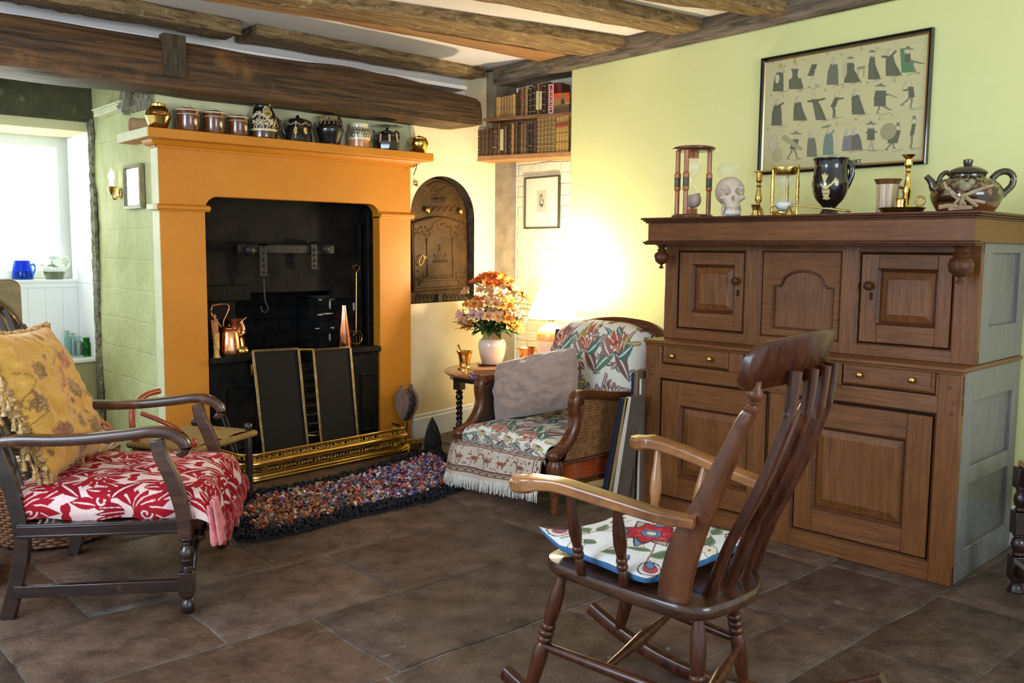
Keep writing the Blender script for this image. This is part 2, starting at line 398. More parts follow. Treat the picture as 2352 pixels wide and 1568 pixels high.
# ------------------------------------------------------------------ window alcove on the left
YW, ZL, ZSILL = 6.18, .56, 1.015
w = MB()
w.box(-.6, XL + .3, YA, YA + .33, 0, ZL - .02)     # wall under the ledge
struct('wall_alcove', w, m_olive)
w = MB(); w.box(-.6, XL + .08, YA - .05, YA + .4, 1.985, 2.5)
struct('wall_alcove_lintel', w, m_lintel, bevel=.02)
w = MB(); w.box(-.6, XL, YA - .02, YW + .02, ZL - .022, ZL)
struct('trim_window_ledge', w, m_white, bevel=.006)
w = MB()
x = 1.785
for k in range(14):                                # tongue-and-groove boards under the sill
    w.box(x - .1, x - .004, YW, YW + .02, ZL, ZSILL - .025); x -= .1
w.box(-.6, XL, YW + .004, YW + .03, ZL, ZSILL)
w.box(-.6, XL, YW - .006, YW + .02, ZSILL - .03, ZSILL)
struct('trim_window_boards', w, m_white, bevel=.003)
w = MB()
for k in range(3): w.box(XL - .012, XL - .002, YA + .03 + k * .1, YA + .127 + k * .1, ZL, ZSILL)
w.box(XL - .014, XL, YA - .01, YW, ZSILL, 1.96)
struct('trim_window_reveal', w, m_white, bevel=.002)
w = MB(); w.box(-.6, XL, YA + .0, YW + .25, 1.93, 1.985)
m_cap = M('yellowish_reveal', (.7, .68, .36), rough=.8)
struct('trim_window_head', w, m_cap)
wn = T('window_1', None, None, (0, 0, 0)); wn['kind'] = 'structure'
w = MB(); w.box(-.6, XL, YW - .01, YW + .25, ZSILL, ZSILL + .022); mesh('window_sill', w, m_white, wn, bevel=.004)
w = MB()
for a, b, c, d in ((-.6, XL, ZSILL + .022, 1.09), (-.6, XL, 1.87, 1.94), (XL - .07, XL - .002, 1.04, 1.935), (1.05, 1.11, 1.04, 1.935)): e_ = .003 if c > 1.039 and c < 1.05 else 0; w.box(a, b, YW + .14 - e_, YW + .2 - e_, c, d)
mesh('window_frame', w, m_white, wn, bevel=.005)
m_pane = M('window_glass', (1, 1, 1), rough=0.02, alpha=.06)
w = MB(); w.box(-.6, XL - .06, YW + .165, YW + .17, 1.08, 1.88); mesh('pane', w, m_pane, wn, smooth=0)
# ragged plaster edge where the alcove meets the chimney
w = MB(); vs = []; n = 150
for k in range(n + 1):
    z = k / n * 2.0; a = YA - .075 + .035 * vnoise((z, 0, 0), 3, 1) + .018 * vnoise((z, 0, 0), 14, 2) + .008 * vnoise((z, 0, 0), 45, 3); b = YA - .02 + .012 * vnoise((z, 5, 0), 9, 4) + .008 * vnoise((z, 5, 0), 40, 5)
    e = .010 + .006 * vnoise((z, 0, 3), 30, 6); vs += [(XL - .004, a, z), (XL - .012 - e, a + .014 * abs(vnoise((z, 2, 0), 25)), z), (XL - .010 - e * .6, (a + b) / 2, z), (XL - .014 - e, b, z), (XL - .004, b + .02, z)]
w.add(vs, [(5 * k + q, 5 * k + q + 1, 5 * k + q + 6, 5 * k + q + 5) for k in range(n) for q in range(4)])
struct('trim_ragged_plaster_edge', w, m_rough, smooth=30)

# ------------------------------------------------------------------ ceiling and beams
w = MB(); w.box(-.6, 4.7, -.4, 5.9, ZC, ZC + .06); struct('ceiling', w, m_ceil)
w = MB(); w.box(-.6, 4.7, 5.28, 5.36, 2.2, ZC); w.box(-.6, 3.72, 4.64, 5.32, 2.262, 2.285); struct('wall_plaster_infill', w, m_ceil)
def beam(mb, p0, p1, wd, z0, z1, seed, amp=.012, n=40, rough=1.0):
    p0, p1 = np.array(p0, float), np.array(p1, float); d = _n(p1 - p0); nn = np.array((-d[1], d[0]))
    sec = [(-.5, 0), (-.5, .12), (-.5, .5), (-.5, .88), (-.42, 1), (0, 1), (.42, 1), (.5, .88), (.5, .5), (.5, .12), (.42, 0), (0, 0), (-.42, 0)]
    k = len(sec); vs = []; fs = []
    for i in range(n + 1):
        t = i / n; c = p0 + (p1 - p0) * t
        for j, (a, b) in enumerate(sec):
            e1 = amp * (vnoise((t * 5, j * .5, 0), 1.3, seed) + .6 * rough * vnoise((t * 30, j * 1.7, 3), 1, seed + 1)); e2 = amp * (vnoise((t * 5, 9 + j * .5, 0), 1.3, seed + 2) + .6 * rough * vnoise((t * 26, j * 1.9, 5), 1, seed))
            p = c + nn * (a * wd + e1); vs.append((p[0], p[1], z0 + (z1 - z0) * b + e2))
    for i in range(n):
        for j in range(k): fs.append((i * k + j, i * k + (j + 1) % k, (i + 1) * k + (j + 1) % k, (i + 1) * k + j))
    fs += [tuple(range(k)), tuple(n * k + j for j in range(k))]
    return mb.add(vs, fs)
ZJ = 2.462
def joist(n0, n1, f0, f1, label, seed, x0, x1=4.22, z=ZJ, z1=None, amp=.012):
    (a, b), (c, d) = [[onz(*q, z) for q in e] for e in ((n0, n1), (f0, f1))]
    yn = lambda x: a[1] + (b[1] - a[1]) / (b[0] - a[0]) * (x - a[0]); yf = lambda x: c[1] + (d[1] - c[1]) / (d[0] - c[0]) * (x - c[0])
    w = MB(); n = 44; sec = [(0, 0), (0, .12), (0, .5), (0, 1), (.5, 1), (1, 1), (1, .5), (1, .12), (.93, 0), (.5, 0), (.07, 0)]; k = len(sec); vs = []; zt = z1 or ZC + .02
    for i in range(n + 1):
        x = x0 + (x1 - x0) * i / n; y0_, y1_ = yn(x), max(yn(x) + .08, yf(x))
        for jj, (u, v) in enumerate(sec):
            e1, e2 = [amp * (vnoise((x * 2.2, jj * .5 + q, 0), 1.3, seed + q) + .5 * vnoise((x * 11, jj * 1.7, 3 + q), 1, seed + 1)) for q in (0, 9)]
            vs.append((x, y0_ + (y1_ - y0_) * u + e1, z + (zt - z) * v + e2))
    w.add(vs, [(i * k + jj, i * k + (jj + 1) % k, (i + 1) * k + (jj + 1) % k, (i + 1) * k + jj) for i in range(n) for jj in range(k)] + [tuple(range(k)), tuple(n * k + jj for jj in range(k))])
    return solo('ceiling_joist', w, m_joist, label, 'ceiling beam', smooth=50, group='exposed ceiling joists')
joist((602, 82), (1110, 176), (560, 102), (1090, 186), 'slim oak ceiling joist nearest the fireplace lintel, ending at wall plate', 3, 2.45)
joist((770, 13), (1415, 105), (864, 55), (1222, 113), 'broad gnarled oak ceiling joist, second from the fireplace', 5, .9)
m_plank = M('orange_oak_plank', (.26, .12, .04), (.42, .22, .085), rough=.6, ns=6, st=(.8, 6, 6), bump=.5)
o_ = joist((864, 56), (1222, 114), (560, 8), (1222, 139), 'smooth orange oak plank alongside the second ceiling joist', 15, 1.4, 4.14, ZJ + .006, None, .005); o_.data.materials[0] = m_plank; o_.name = 'ceiling_plank'
joist((1277, 0), (1596, 64), (1068, 0), (1543, 82), 'rough oak ceiling joist, third from the fireplace', 8, .9)
joist((1665, 0), (1803, 25), (1466, 0), (1726, 38), 'oak ceiling joist farthest from the fireplace, ending above the framed print', 11, .9)
w = MB(); a, b = onz(150, 0, 2.44), onz(552, 76, 2.44)
beam(w, (a[0] - .3, 5.02), (b[0] + .02, 5.06), .2, 2.44, ZC, 21)
solo('ceiling_joist', w, m_joist, 'short dark joist end with a step, above the left of the lintel', 'ceiling beam', smooth=50, group='exposed ceiling joists')
w = MB(); beam(w, (a0[0] + .10, a0[1]), (a1[0] + .10, 5.0), .2, 2.405, 2.535, 31, amp=.010)
tag(mesh('wall_plate_beam', w, m_beamy, smooth=50), 'long grey oak beam along the top of the yellow wall', 'ceiling beam', None, 'thing')
YB = 4.55
r1 = ony(1132, 265, YB)
lb = T('lintel_beam', 'massive dark smoke-stained oak beam across the fireplace, glowing orange at its right end', 'lintel beam', (0, 0, 0), kind='thing')
w = MB(); n = 60; vs = []; fs = []
sec = [(0, .03), (0, .5), (.015, .9), (.06, 1), (.3, 1), (.36, .9), (.36, .1), (.3, 0), (.05, -.01)]
for i in range(n + 1):
    t = i / n; x = .3 + (r1[0] - .3) * t; e = max(0, (t - .955) / .045); sc = math.sqrt(max(0.02, 1 - e * e * .93))
    z0, z1 = 2.028 + .006 * vnoise((x, 0, 0), 2), 2.272 + .012 * vnoise((x, 3, 0), 2) - .06 * max(0, (t - .8) / .2)
    zm = (z0 + z1) / 2
    for j, (a, b) in enumerate(sec):
        yy = YB + .18 + (a - .18) * sc; zz = zm + (z0 + (z1 - z0) * b - zm) * sc
        vs.append((x, yy + .012 * vnoise((x * 2.5, j * .6, 2), 1, 5), zz + .008 * vnoise((x * 3, j, 7), 1, 6)))
k = len(sec)
for i in range(n):
    for j in range(k): fs.append((i * k + j, i * k + (j + 1) % k, (i + 1) * k + (j + 1) % k, (i + 1) * k + j))
fs += [tuple(range(k)), tuple(n * k + j for j in range(k))]
w.add(vs, fs); mesh('beam_body', w, m_big, lb, smooth=60)
w = MB(); p0, p1 = ony(372, 60, YB), ony(428, 180, YB); w.box(p0[0], p1[0], YB - .012, YB + .05, p1[2] + .0, p0[2] - .03)
m_dkw = M('dark_end_grain', (.02, .014, .008), (.08, .05, .025), rough=.8, ns=9, st=(6, 6, .8), bump=1, bs=8)
tag(mesh('let_in_block', w, m_dkw, lb, bevel=.006), 'darker upright block let into the beam', None)
# ------------------------------------------------------------------ chimney piece
m_orange = M('orange_eggshell_paint', (.50, .178, .008), (.57, .212, .012), rough=.5, ns=2.5, bump=.12, bs=30)
m_return = M('cream_painted_return', (.66, .66, .40), (.74, .74, .50), rough=.6, ns=6, bump=.3, bs=30)
m_iron = M('black_leaded_iron', (.003, .0027, .0024), (.010, .008, .006), rough=.55, r2=.75, ns=7, spec=.16, bump=.5, bs=45, c3=(.022, .013, .006), s3=4, lo3=.55, hi3=.75)
m_irond = M('black_iron', (.010, .009, .009), (.024, .021, .018), spec=.3, rough=.42, ns=12, bump=.3, bs=40)
m_brick = M('sooted_firebrick', (.004, .004, .005), (.013, .012, .011), spec=.15, rough=.75, ns=9, bump=1.2, bs=20, brick=((-H2, 0, 0), .22, .09, .8))
m_brass = M('polished_brass', (.72, .46, .10), (.85, .60, .20), rough=.17, metal=1, ns=12)
m_brassd = M('aged_brass', (.42, .27, .06), (.66, .46, .14), rough=.28, metal=1, ns=22)
m_copper = M('polished_copper', (.86, .36, .17), (.95, .50, .28), rough=.16, metal=1, ns=9)
m_copperd = M('dull_copper', (.42, .17, .06), (.6, .28, .11), rough=.3, metal=1, ns=14)
XO0, XO1, ZO = 2.03, 3.14, 1.519
fs_ = T('fireplace_surround', 'tall orange painted fireplace surround with mantel shelf above the black range', 'fireplace', (0, 0, 0))
w = MB(); r = .075
pts = [(XL, 0), (XL, 1.764), (XR, 1.764), (XR, 0), (XO1, 0)] + [(XO1 - r + r * math.cos(a), ZO - r + r * math.sin(a)) for a in np.linspace(0, H2, 9)] + \
      [(XO0 + r - r * math.sin(a), ZO - r + r * math.cos(a)) for a in np.linspace(0, H2, 9)] + [(XO0, 0)]
w.prism(pts, YF, YF + .075, 'y'); mesh('surround_panel', w, m_orange, fs_, bevel=.004)
w = MB(); w.box(XL - .004, XL, YF, YF + .09, 0, 1.764); w.box(1.684, 1.692, 4.652, 5.09, 1.796, 1.841)
tag(mesh('painted_return', w, m_return, fs_), 'cream painted side return', None)
w = MB()
w.box(1.69, 3.463, 4.65, YF + .06, 1.794, 1.843); w.box(1.69, XL, YF + .05, 5.09, 1.794, 1.843)
mesh('mantel_shelf', w, m_orange, fs_, bevel=.004)
def bed(mb, x0, x1, prof):                        # moulding run along the breast, profile (out, z)
    vs = []; k = len(prof)
    for x, s_ in ((x0, 1), (x1, -1)):
        for o_, z in prof: vs.append((x - s_ * o_, YF - o_, z))
    mb.add(vs, [(i, i + 1, k + i + 1, k + i) for i in range(k - 1)] + [tuple(range(k)), tuple(range(k, 2 * k))])
    ends = []
    for x, s_ in ((x0, 1), (x1, -1)):
        vs = [(x - s_ * o_, YF - o_, z) for o_, z in prof] + [(x - s_ * o_, YF + .09, z) for o_, z in prof]
        mb.add(vs, [(i, i + 1, k + i + 1, k + i) for i in range(k - 1)])
w = MB(); bed(w, XL, XR, [(0, 1.758), (.012, 1.758), (.012, 1.768), (.03, 1.772), (.046, 1.785), (.052, 1.796)])
mesh('bed_moulding', w, m_orange, fs_, smooth=40)
for a, b in ((XL - .016, XO0 + .022), (XO1, XR + .016)):
    w = MB(); sec = [(0, 1.436), (.012, 1.436), (.014, 1.442), (.022, 1.446), (.024, 1.455), (.020, 1.463), (.008, 1.467), (0, 1.470)]
    k = len(sec); vs = [(a, YF - o_, z) for o_, z in sec] + [(b, YF - o_, z) for o_, z in sec] + [(a, YF + .08, z) for o_, z in sec] + [(b, YF + .08, z) for o_, z in sec]
    w.add(vs, [(i, i + 1, k + i + 1, k + i) for i in range(k - 1)] + [(i, i + 1, 2 * k + i + 1, 2 * k + i) for i in range(k - 1)] + [(k + i, k + i + 1, 3 * k + i + 1, 3 * k + i) for i in range(k - 1)])
    mesh('pilaster_cap', w, m_orange, fs_, smooth=40)
w = MB(); p = ony(362, 475, YF); w.box(XL - .04, XL - .016, YF - .022, YF + .08, 1.438, 1.468)
tag(mesh('cap_return', w, m_return, fs_, bevel=.004), 'pale return of the left cap', None)

# ------------------------------------------------------------------ the iron range inside
rg = T('cast_iron_range', 'black cast iron cooking range set inside the orange surround', 'range', (0, 0, 0))
Yb = 5.0
w = MB(); w.box(XO0 - .1, XO1 + .1, Yb, Yb + .03, .98, 1.75); mesh('back_plate', w, m_iron, rg, bevel=.004)
w = MB()
w.box(XO0 - .03, XO0, YF + .075, Yb, 0, 1.75); w.box(XO1, XO1 + .03, YF + .075, Yb, 0, 1.75); w.box(XO0 - .03, XO1 + .03, YF + .075, Yb, ZO + .05, ZO + .1)
w.tube([(XO1 - .012, YF + .11, z) for z in np.linspace(.62, 1.46, 30)], [.012 + .004 * vnoise((0, 0, z), 9) for z in np.linspace(.62, 1.46, 30)], 6)
w.box(XO1 - .045, XO1 - .02, Yb - .05, Yb, .62, 1.4)
mesh('jamb_lining', w, m_iron, rg, bevel=.003)
for q in ((XO0 - .02, 2.36, Yb - .06, Yb + .02, .94, 1.03), (2.92, XO1, Yb - .03, Yb + .02, .93, 1.02), (XO0 - .02, 2.28, Yb - .02, Yb + .2, .6, .95)): mesh('iron_ledge', MB().box(*q), m_iron, rg, bevel=.006)
w = MB(); w.box(2.26, 3.2, 5.32, 5.36, .3, 1.1); w.box(2.85, 3.17, Yb + .02, 5.34, .3, .94); w.box(2.2, 2.285, Yb + .02, 5.34, .3, .98)
m_limewash = M('flaking_limewash', (.45, .38, .30), rough=.9)
                                                  # flaked lime in the brick joints on the right cheek
for px, py, wd, hh in ((745, 655, 26, 4), (765, 660, 10, 8), (735, 688, 10, 3), (764, 686, 14, 4), (757, 700, 4, 26), (735, 722, 16, 5), (752, 720, 30, 4), (729, 754, 14, 3), (757, 775, 4, 18), (763, 752, 14, 5), (812, 702, 5, 22)):
    c = ony(px, py, Yb + .018); sc = mpp(c); n_ = 7
    w.prism([(c[0] + wd * sc / 2 * math.cos(2 * math.pi * k / n_) * rnd.uniform(.6, 1.15), c[2] + hh * sc / 2 * math.sin(2 * math.pi * k / n_) * rnd.uniform(.6, 1.3)) for k in range(n_)], Yb + .01, Yb + .021, 'y', 1)
mesh('firebrick_lining', w, [m_brick, m_limewash], rg, smooth=0)
ZH = ony(482, 823, YF + .01)[2]
def hob(x0, x1, nm):
    h = MB(); h.box(x0, x1, YF + .0 - .02, Yb + .1, ZH - .03, ZH); h.box(x0 + .005, x1 - .005, YF + .012, Yb + .1, 0, ZH - .03)
    h.rings([(x0 + .075, x1 - .01, .1, .48, YF + .0115), (x0 + .09, x1 - .025, .115, .465, YF + .000), (x0 + .1, x1 - .035, .125, .455, YF + .0085)])
    return mesh(nm, h, m_iron, rg, bevel=.004)
hob(XO0 + .003, 2.34, 'hob'); hob(2.92, XO1 - .003, 'hob')
w = MB(); w.box(2.34, 2.92, YF + .06, YF + .08, 0, .56)
for k in range(8): z = .14 + k * .055; w.tube([(2.33, YF + .03, z), (2.93, YF + .03, z)], .008, 6)
mesh('grate_front', w, m_irond, rg)
w = MB(); zb = ony(650, 572, Yb - .06)[2]; xa, xb = ony(545, 572, Yb - .06)[0], ony(768, 572, Yb - .06)[0]
w.box(xa, xb, Yb - .065, Yb - .045, zb - .028, zb + .028); mesh('crane_bar', w, m_irond, rg, bevel=.008)
for px, py, rr in ((574, 574, .034), (748, 571, .031)):
    w = MB(); c = ony(px, py, Yb - .08); w.lathe([(.001, -.03), (rr * .7, -.026), (rr, -.01), (rr, .0), (rr * .8, .012), (.014, .02), (.014, .05)], 20, (c[0], Yb - .075, c[2]), rot('X', -90)); mesh('bar_boss', w, m_irond, rg, smooth=60)
def hanger(x0, x1, z0, z1, y, label, hook):
    t = T('pot_hanger', label, 'pot hanger', (0, 0, 0), group='hangers on the range crane bar')
    h = MB(); xm = (x0 + x1) / 2; h.box(x0, x1, y - .008, y, z0, z1); n = 5
    h.box(x0, x1, y - .008, Yb - .03, z1 - .01, z1)
    m_hole = bpy.data.materials.get('hole_black') or M('hole_black', (.001, .001, .001), rough=1); hh = h
    for k in range(n): zz = z0 + (z1 - z0) * (k + .6) / n; hh.lathe([(.001, 0), (.008, 0), (.008, .004), (.001, .004)], 10, (xm, y - .0095, zz), rot('X', -90), 1)
    mesh('perforated_plate', h, [m_irond, m_hole], t)
    k = MB(); k.tube([(x0, y - .004, z0), (x1 + .012, y - .004, z0 - .002), (x1 + .014, y - .004, z0 + .012)], .005, 6)
    if hook:
        k.tube(catmull([(xm, y - .004, z0)] + [tuple(np.array(ony(*q, y - .004))) for q in ((605, 640), (608, 685), (612, 700), (616, 708), (612, 716), (605, 717), (600, 711), (600, 703))], 5), .006, 7)
    mesh('hook', k, m_irond, t, smooth=60)
a, b = ony(594, 560, Yb - .07), ony(613, 634, Yb - .07); hanger(a[0], b[0], b[2], a[2], Yb - .072, 'long perforated iron pot hanger with a hook, left on the range bar', True)
a, b = ony(713, 556, Yb - .07), ony(727, 618, Yb - .07); hanger(a[0], b[0], b[2], a[2], Yb - .072, 'short perforated iron hanger without a hook, right on the range bar', False)

# ------------------------------------------------------------------ fire screen, fender, fire irons
m_brassdim = M('dull_brown_brass', (.22, .15, .06), (.40, .30, .15), rough=.35, metal=1, ns=30)
m_mesh = M('fine_black_gauze', (.005, .004, .0035), (.012, .009, .007), rough=.75, spec=.2, ns=300, det=1)
sc_ = T('fire_screen', 'brass framed black gauze fire screen standing before the range', 'fire screen', (0, 0, 0))
def leaf(pt, pb, nm):                             # four pixels: top-left, top-right, bottom-left, bottom-right
    yt, yb_ = 4.735, 4.60
    q = [ony(*pb[0], yb_), ony(*pb[1], yb_), ony(*pt[1], yt), ony(*pt[0], yt)]
    d = q[3] - q[0]; q[0] = q[3] - d * (q[3][2] - .03) / d[2]; d = q[2] - q[1]; q[1] = q[2] - d * (q[2][2] - .03) / d[2]
    fr = mesh('leaf_frame', fr_bars(q), m_brassdim, sc_, bevel=.002)
    g = MB(); e = np.array((0, .004, 0)); g.add([p + e for p in q] + [p + e * 2 for p in q], [(0, 1, 2, 3), (7, 6, 5, 4)]); mesh('gauze', g, m_mesh, fr, smooth=0)
def fr_bars(q):
    h = MB()
    for i in range(4):
        a, b = q[i], q[(i + 1) % 4]; h.tube([a, b], .0075, 4, sec=[(-1, -.7), (1, -.7), (1, .7), (-1, .7)], up=(0, 1, .1))
    return h
leaf(((580, 806), (685, 801)), ((604, 1025), (706, 1014)), 'left'); leaf(((719, 804), (804, 798)), ((737, 1005), (821, 990)), 'right')
for q, r_, yy in (((686, 803), .008, 4.74), ((697, 1000), .006, 4.63)): mesh('link_bar', MB().tube([ony(*q, yy), ony(q[0] + 36, q[1], yy)], r_, 6), m_brassd, sc_)
w = MB(); a = ony(578, 836, 4.73); w.box(a[0] - .008, a[0] + .002, a[1] - .01, a[1], a[2] - .06, a[2]); mesh('hinge', w, m_brassd, sc_)
A, B = onz(566, 1112), onz(940, 1034); d = _n(B - A); nn = np.array((-d[1], d[0], 0))
fd = T('brass_fender', 'long polished brass fender with pierced bands around the hearth', 'fender', (0, 0, 0))
def fpath(off, r=.09):
    a, b = A + d * (-off) - nn * off, B + d * off - nn * off; P = [a + nn * (4.72 - a[1])]
    for k in range(9):
        t = k / 8 * H2; P.append(a + d * r * (1 - math.cos(t)) + nn * r * (1 - math.sin(t)))
    for k in range(9):
        t = k / 8 * H2; P.append(b - d * r * (1 - math.sin(t)) + nn * r * (1 - math.cos(t)))
    P.append(b + nn * (4.72 - b[1])); return P
def rail(mb, off, z, r, fl=1.0, n=10):
    mb.tube([p + np.array((0, 0, z)) for p in fpath(off)], r, n, flat=fl)
w = MB(); rail(w, 0, .148, .007); mesh('top_rail', w, m_brass, fd, smooth=60)
w = MB(); rail(w, .008, .098, .017, 1.0, 14); mesh('torus_rail', w, m_brass, fd, smooth=60)
w = MB(); rail(w, .012, .022, .012, 1.3); rail(w, .016, .03, .006); rail(w, .02, .012, .006); mesh('base_rail', w, m_brass, fd, smooth=60)
P = fpath(0.0)
def pierced(z0, z1, nm):
    h = MB(); L = []; acc = 0
    for i in range(len(P) - 1): L.append(np.linalg.norm(P[i + 1] - P[i]))
    tot = sum(L); n = int(tot / .022)
    def at(s_):
        for i, l in enumerate(L):
            if s_ <= l or i == len(L) - 1: return P[i] + (P[i + 1] - P[i]) * min(1, s_ / l)
            s_ -= l
    h.add([(*p[:2], z0) for p in P] + [(*p[:2], z0 + .009) for p in P], [(i, i + 1, len(P) + i + 1, len(P) + i) for i in range(len(P) - 1)])
    h.add([(*p[:2], z1 - .007) for p in P] + [(*p[:2], z1) for p in P], [(i, i + 1, len(P) + i + 1, len(P) + i) for i in range(len(P) - 1)])
    zc = (z0 + z1) / 2
    for k in range(n):
        a, b = at(tot * k / n), at(tot * (k + 1) / n); c = (a + b) / 2; t = _n(b - a); rr = .0125 if k % 5 in (0, 1) else .008
        h.tube([c + t * rr * math.cos(g) + np.array((0, 0, zc + rr * 1.05 * math.sin(g))) for g in np.linspace(0, 2 * math.pi, 9)], .0024, 4)
        if k % 2: h.tube([np.array((*a[:2], zc)), np.array((*b[:2], zc))], .0026, 4)
    mesh(nm, h, m_brassd, fd, smooth=60)
pierced(.038, .085, 'pierced_band'); pierced(.108, .146, 'pierced_band')
for p in (A + nn * .12 + d * .02, A + d * .09, B - d * .09, B - d * .0 + nn * .13):
    w = MB(); w.lathe([(.004, 0), (.013, .004), (.013, .01), (.006, .02)], 12, (p[0], p[1], 0)); mesh('ball_foot', w, m_brass, fd, smooth=60)
w = MB(); w.tube([ony(507, 886, 4.70), ony(548, 1010, 4.56)], .006, 6); w.tube([ony(516, 886, 4.71), ony(562, 1030, 4.56)], .006, 6)
w.lathe([(.001, 0), (.013, .004), (.013, .02), (.005, .03)], 10, ony(510, 886, 4.705))
a = min(p[2] for p in w.v); solo('fire_tongs', w.xf(t=(0, 0, -a)), m_irond, 'thin dark iron fire tongs leaning at the left of the range', 'fire tongs')

# ------------------------------------------------------------------ cast iron oven door in the wall
m_oven = M('bronzed_cast_iron', (.026, .011, .0025), (.070, .030, .006), rough=.5, ns=6, bump=.5, bs=40, spec=.25)
m_ovend = M('dark_cast_iron', (.015, .012, .009), (.05, .03, .014), rough=.45, ns=7, bump=.7, bs=40)
ov = T('oven_front', 'arched ornate cast iron bread oven front with brass knobs in the cream wall', 'oven', (0, 0, 0))
oF = Frame(OW_P[:2], math.degrees(math.atan2(OW_D[1], OW_D[0])))
ov.location = (OW_P[0], OW_P[1], 0); ov.rotation_euler = (0, 0, oF.a)
D0 = .055                                         # the plate sits back inside the arched recess
def oz(px, py, y=D0): p = oF.y(px, py, y); return p[0], p[2]
w = MB(); sh = .012
pts = [(max(.008, uc + (u - uc) * .985 - sh), zB + (z - zB) * .985) for u, z in arch]
w.prism(pts, D0, D0 + .03, 'y'); mesh('arched_plate', w, m_oven, ov, bevel=.003)
def relief(mb, pxs, r, y=D0):                      # raised cast strands
    mb.tube(catmull([(oz(*p, y)[0], y, oz(*p, y)[1]) for p in pxs], 4), r, 6)
def blob(mb, px, py, rx, ry, y=D0): u, z = oz(px, py, y); s_ = mpp(oF.w((u, y, z))); mb.ell((u, y, z), rx * s_, .006, ry * s_, 10)
w = MB(); rr = random.Random(3)
for k in range(24):                                # swag, ribbon plaque and scrolls on the arch
    a = k / 23; blob(w, 985 + 38 * a, 428 + 12 * math.sin(math.pi * a) + rr.uniform(-4, 4), rr.uniform(2, 4.5), rr.uniform(2, 4))
for k in range(26): a = math.pi * (.2 + .6 * k / 25); blob(w, 1006 - 26 * math.cos(a) * 1.2, 440 - 22 * math.sin(a), 1.3, 1.5)
relief(w, [(992, 449), (1000, 447), (1012, 449), (1020, 448), (1021, 457), (1019, 462), (1006, 464), (993, 461), (992, 449)], .003)
for k in range(9): blob(w, 996 + 22 * k / 8, 456, 1.2, 3.5)
for k in range(6): cx = 976 + k * 14; relief(w, [(cx - 6, 481), (cx - 3, 474), (cx + 3, 475), (cx + 4, 482), (cx, 485), (cx - 1, 480)], .0038); blob(w, cx + 7, 478, 2.4, 5)
mesh('cast_ornament', w, m_oven, ov, smooth=60)
dr = MB(); y0 = D0 - .014
dp = [oz(949, 671, y0), oz(944, 514, y0)] + [oz(946 + 124 * t, 513 - 15 * math.sin(math.pi * t) + 1.5 * t, y0) for t in np.linspace(0, 1, 14)] + [oz(1071, 515, y0), oz(1076, 662, y0)]
dr.prism(dp, y0, D0 + .01, 'y')
door = mesh('oven_door', dr, m_oven, ov, bevel=.004)
w = MB(); relief(w, [(953, 666), (950, 520), (952, 518)] , .003, y0)
cx0, cz0 = np.mean([p[0] for p in dp]), np.mean([p[1] for p in dp])
ring = [(cx0 + (p[0] - cx0) * .93, y0, cz0 + (p[1] - cz0) * .945) for p in dp]; w.tube(ring + [ring[0]], .0035, 6)
ring = [(cx0 + (p[0] - cx0) * .985, y0, cz0 + (p[1] - cz0) * .99) for p in dp]; w.tube(ring + [ring[0]], .004, 6)
mesh('border_moulding', w, m_oven, door, smooth=60)
w = MB()
for px0, px1 in ((980, 982), (1039, 1041)):        # slim columns
    a, b = oz(px0, 548, y0), oz(px1, 634, y0); h = b[1] - a[1]
    w.tube([(a[0] + (b[0] - a[0]) * t, y0, a[1] + h * t) for t in (0, .04, .08, .12, .2, .3, .45, .5, .55, .7, .85, .9, .95, 1)], [.012, .012, .008, .011, .008, .008, .006, .009, .006, .008, .009, .007, .012, .012], 8)
for k in range(34):                                # leafy arch of swags between the columns
    t = k / 33; a = math.pi * t; px = 981 + 59 * t; py = 545 - 36 * math.sin(a) ** .8 + rr.uniform(-3, 3); blob(w, px + rr.uniform(-3, 3), py, rr.uniform(2, 4.2), rr.uniform(2, 4.2), y0)
for k in range(8): blob(w, 1009 + rr.uniform(-6, 6), 512 + rr.uniform(-8, 14), rr.uniform(2, 5), rr.uniform(2, 5), y0)
for cx, cy in ((966, 530), (1052, 529), (968, 640), (1056, 638)):   # corner sprays
    for k in range(14): blob(w, cx + rr.gauss(0, 8), cy + rr.gauss(0, 8), rr.uniform(1.5, 4), rr.uniform(1.5, 4), y0)
for z in (634, 646): relief(w, [(979, z), (1010, z - 1.5), (1044, z - 3)], .003, y0)
for k in range(13): blob(w, 983 + k * 4.8, 639 - k * .2, 1.6, 2.5, y0)
for px, py, a, b in ((1010, 566, 4, 5), (1010, 573, 3.5, 4), (1009, 582, 5, 8), (1011, 592, 7, 8), (1001, 592, 4, 8), (1021, 592, 4, 7), (1025, 584, 2, 5), (998, 586, 3, 4)): blob(w, px, py, a, b, y0)
for k in range(9): blob(w, 994 + k * 4.2, 601 - k * .2, 2.3, 3.2, y0)
mesh('cast_relief', w, m_oven, door, smooth=60)
w = MB(); u, z = oz(974, 591, y0); w.lathe([(.011, 0), (.011, .006), (.005, .008), (.005, .02)], 12, (u, y0, z), rot('X', 90))
u2, z2 = oz(968, 598, y0 - .02); w.tube([(u2 + .026 * math.cos(g) * .8 + .012 * math.sin(g), y0 - .02 + .0 * g, z2 + .032 * math.sin(g)) for g in np.linspace(0, 2 * math.pi, 22)], .0042, 7)
tag(mesh('ring_handle', w, m_brass, door, smooth=60), 'brass ring handle', None)
for px, py in ((977, 483), (1053, 486)):
    w = MB(); u, z = oz(px, py); w.lathe([(.008, 0), (.008, .014), (.021, .018), (.021, .024), (.012, .032), (.001, .033)], 18, (u, D0, z), rot('X', 90)); tag(mesh('damper_knob', w, m_brass, ov, smooth=50), 'brass damper knob', None)
w = MB()
for k in range(15): px = 955 + k * 9; relief(w, [(px, 690), (px + 3, 678), (px + 7, 676), (px + 8, 684)], .004, D0 - .002); 
